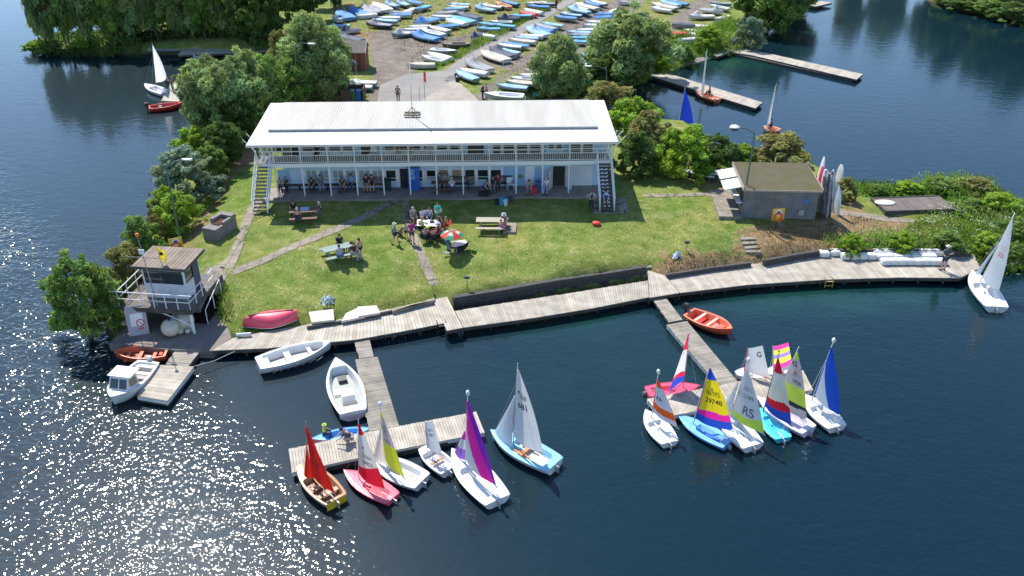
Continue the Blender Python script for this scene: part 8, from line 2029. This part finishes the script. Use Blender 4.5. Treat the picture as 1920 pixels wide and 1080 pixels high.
def plastic_chair(p, face, label):
    root = empty("plastic_chair", p, R(face), label, "chair"); mb = MB(); mb.box(-.22, .22, -.24, .24, .40, .44); mb.build("seat", WHITE, root)
    mb = MB(); mb.grid([[Vector((-.22 - .03 * i, -.24 + .12 * j, .44 + .12 * i)) for j in range(5)] for i in range(4)]); mb.build("backrest", WHITE, root)
    for i in (-1, 1):
        for j in (-1, 1): mb = MB(); mb.tube([(i * .2, j * .22, .4), (i * .24, j * .25, 0)], .022, 5); mb.build("leg", WHITE, root)
plastic_chair(vp(957, .9), -80, "white plastic chair beside the slatted bench on the veranda"); plastic_chair(cl(onplane(700, 300, .8)[0], .8, DECK), -100, "white plastic chair on the balcony in front of the open room")
def block(name, p, dims, col, label, cat, rz=0, taper=1.0):
    a, b_, h = dims; mb = MB(); mb.faces([(-a * taper, -b_ * taper, 0), (a * taper, -b_ * taper, 0), (a * taper, b_ * taper, 0), (-a * taper, b_ * taper, 0), (-a, -b_, h), (a, -b_, h), (a, b_, h), (-a, b_, h)], [(3, 2, 1, 0), (4, 5, 6, 7), (0, 1, 5, 4), (1, 2, 6, 5), (2, 3, 7, 6), (3, 0, 4, 7)])
    mb.box(-a - .02, a + .02, -b_ - .02, b_ + .02, h + .002, h + .04); o = mb.build(name, cloth(col)); o.location = p; o.rotation_euler = (0, 0, rz); tag(o, label, cat)
block("litter_bin", vp(727, .9), (.28, .28, .8), (.02, .05, .04), "dark green litter bin right of the brown bench", "bin", taper=.85)
p = vp(778, 1.1); root = empty("vending_machine", p, yaw, "tall royal blue vending machine beside the dark doorway", "vending machine"); mb = MB(); mb.box(-.42, .42, -.35, .30, 0, 1.85); mb.build("cabinet", pm("royal_blue", (.02, .10, .40), (.03, .14, .48), 2, .4), root); mb = MB(); mb.box(-.25, .1, -.37, -.352, .9, 1.7); mb.build("front_logo", pm("logo_pale", (.35, .5, .7), (.05, .15, .45), 5, .4), root)
for (x, yo, face, pose, sh, lg, lab, kw) in [
    (527, .3, -80, 'stand', BLK_, BLK_, "child in black standing behind the leftmost post", dict(hair='dark', size=.78)), (539, .5, -120, 'hips', BLK_, BLK_, "child in black with an arm out by the left wall", dict(hair='brown', size=.8)),
    (588, 1.05, -90, 'sitlean', (.06, .06, .08), BLK_, "person in black seated left on the long bench", dict(hair='dark')), (603, 1.05, -70, 'sit', GRYC, (.3, .32, .38), "person in grey seated second on the long bench", dict(hair='dark')),
    (645, 1.05, -90, 'sitlean', (.08, .06, .06), (.2, .15, .12), "bald headed person in dark brown on the long bench", dict(hair='brown')), (661, 1.15, -100, 'sit', (.20, .42, .75), NVY, "person in a sky blue shirt on the long bench", dict(hair='brown')),
    (689, 1.0, -95, 'sit', BLK_, KHA, "person with bare legs seated left on the brown bench", dict(hair='brown', shorts=True)), (699, 1.0, -85, 'sit', (.1, .05, .07), BLK_, "person in dark maroon seated right on the brown bench", dict(hair='dark', shorts=True)),
    (826, 1.15, -90, 'sit', (.12, .12, .14), BLK_, "dark haired person behind the shaded veranda table, left", dict(hair='dark')), (835, 1.15, -90, 'sit', (.35, .3, .3), BLK_, "person in brownish grey behind the shaded veranda table, right", dict(hair='brown')),
    (848, .15, 100, 'sit', (.60, .68, .85), NVY, "person in a white shirt seen from behind at the veranda table", dict(hair='grey')),
    (910, .15, -60, 'sitlean', (.18, .2, .26), BLK_, "person in a striped top bending over a black bag", dict(hair='brown')), (924, .5, -90, 'sit', BLK_, GRYC, "person in black seated left of the slatted bench", dict(hair='dark')), (934, .95, -95, 'sit', (.25, .05, .07), BLK_, "person in dark red seated on the slatted bench", dict(hair='dark')),
    (990, .15, -80, 'sitlean', (.4, .4, .45), (.3, .2, .2), "person in grey seated on the ground beside the red bag", dict(hair='brown')), (1024, .1, -100, 'sit', (.6, .62, .66), (.3, .4, .6), "person in white and blue by the open white door", dict(hair='grey'))]:
    person(vp(x, yo), face, pose, sh, lg, lab, **kw)
root = empty("picnic_table", vp(831, .55), yaw, "dark shaded picnic table on the veranda below the blinds", "picnic table")
mb = MB(); mb.box(-.85, .85, -.3, .35, .70, .74); mb.build("table_top", WOODT, root); mb = MB(); mb.box(-.85, .85, -.72, -.5, .42, .46); mb.build("bench_seat", WOODT, root)
for i in (-1, 1): mb = MB(); mb.box(i * .6 - .03, i * .6 + .03, -.6, .3, .0, .08); mb.tube([(i * .6, -.1, .7), (i * .6, -.5, .05)], .03, 5); mb.tube([(i * .6, .1, .7), (i * .6, .25, .05)], .03, 5); mb.build("trestle", WOODT, root)
block("bag", vp(626, .4), (.25, .18, .3), (.2, .21, .24), "grey bag on the paving below the long bench", "bag", .3); block("cool_box", G_(941, 383), (.16, .16, .45), (.05, .38, .6), "turquoise cool box on the shaded grass", "cool box"); block("bucket", G_(948, 385), (.15, .15, .4), (.7, .72, .75), "white bucket on the shaded grass beside the turquoise box", "bucket", taper=.8)
block("rucksack", G_(932, 382), (.16, .14, .3), BLK_, "small black rucksack left of the turquoise box", "rucksack"); block("rucksack", G_(957, 378), (.18, .15, .35), (.04, .06, .12), "navy rucksack right of the white bucket", "rucksack"); block("holdall", vp(907, -.3), (.35, .2, .25), BLK_, "black holdall at the feet of the bending person", "bag")
block("kit_bag", vp(1001, .1), (.2, .16, .5), RDC, "red kit bag leaning between two seated people", "bag"); block("plastic_drum", vp(1011, .7), (.22, .22, .6), (.05, .2, .45), "blue plastic drum left of the open white door", "drum")
person(tp(1108, 395), -90, 'hips', WHT, BLK_, "person with a red cap and black vest standing by the right stairs", hat=RDC, vest=BLK_, size=.92)
person(cl(sR, -2.35, .12), -95, 'sitlean', WHT, (.05, .1, .3), "person with a pale cap and blue vest sitting on the right stairs", hat=(.6, .7, .8), vest=(.05, .15, .45), size=.9, shorts=True)
person(cl(onplane(749, 305, .5)[0], .35, DECK), -110, 'lean', NVY, KHA, "person in navy leaning on the balcony rail", hair='dark'); person(cl(onplane(770, 305, .4)[0], .45, DECK), -70, 'lean', (.5, .32, .3), KHA, "person in dusty pink standing on the balcony", hair='brown', size=.95)
person(cl(onplane(597, 305, .8)[0], .8, DECK), -90, 'sit', BLK_, BLK_, "person seated alone on the balcony, only the head above the rail", hair='dark')
# others
person(gp(1767, 507, .56), 100, 'hips', (.08, .11, .13), (.06, .08, .14), "person with hands on hips and white hat beside the float cubes", hat=WHT, shorts=True, size=1.08)
person(tp(747, 191), -95, 'stand', BLK_, (.2, .17, .2), "person in black walking behind the clubhouse", hair='dark', size=.95)
person(tp(905, 187), 10, 'reach', (.05, .05, .06), BLK_, "person in a black striped top rigging the grey dinghy", hair='fair'); person(tp(912, 186), 170, 'stand', (.55, .25, .4), BLK_, "person in pink beside the grey dinghy bow", hair='dark', size=.9)
person(tp(1043, 17), -120, 'walk', (.5, .04, .05), BLK_, "person in red walking on the tarmac track", hair='brown'); person(tp(672, 132), -60, 'stand', (.1, .06, .09), BLK_, "person in dark clothes standing by the brown hut", hair='grey', size=.95); person(tp(667, 134), 160, 'lean', (.5, .5, .52), GRYC, "person in grey bending beside the brown hut", hair='dark', size=.95)
person(gp(609, 822, .06), 10, 'sit', LIM, NVY, "child in a hi-vis yellow vest and hood sitting in the canoe", hat=LIM, size=.72)
person(gp(655, 829, .44), 190, 'crouch', (.10, .09, .11), (.5, .4, .4), "person kneeling on the cross pontoon holding the canoe", hair='dark', size=.98, bare=True)
for (x, y, z, lab, c) in [(1330, 180, .15, "person in maroon sitting in the left orange dinghy", (.22, .03, .05)), (1445, 243, .15, "person in maroon sitting in the far orange dinghy", (.25, .04, .06))]: person(gp(x, y, z), 160, 'sit', c, BLK_, lab, hair='dark', size=.85)
person(gp(325, 170, .44), 170, 'stand', (.25, .15, .35), NVY, "person in purple on the small upper left pontoon", hair='dark'); person(gp(309, 160, .3), -20, 'sitlean', BLK_, BLK_, "person in black aboard the upper left white sailing boat", hair='dark')
print("people", NP)
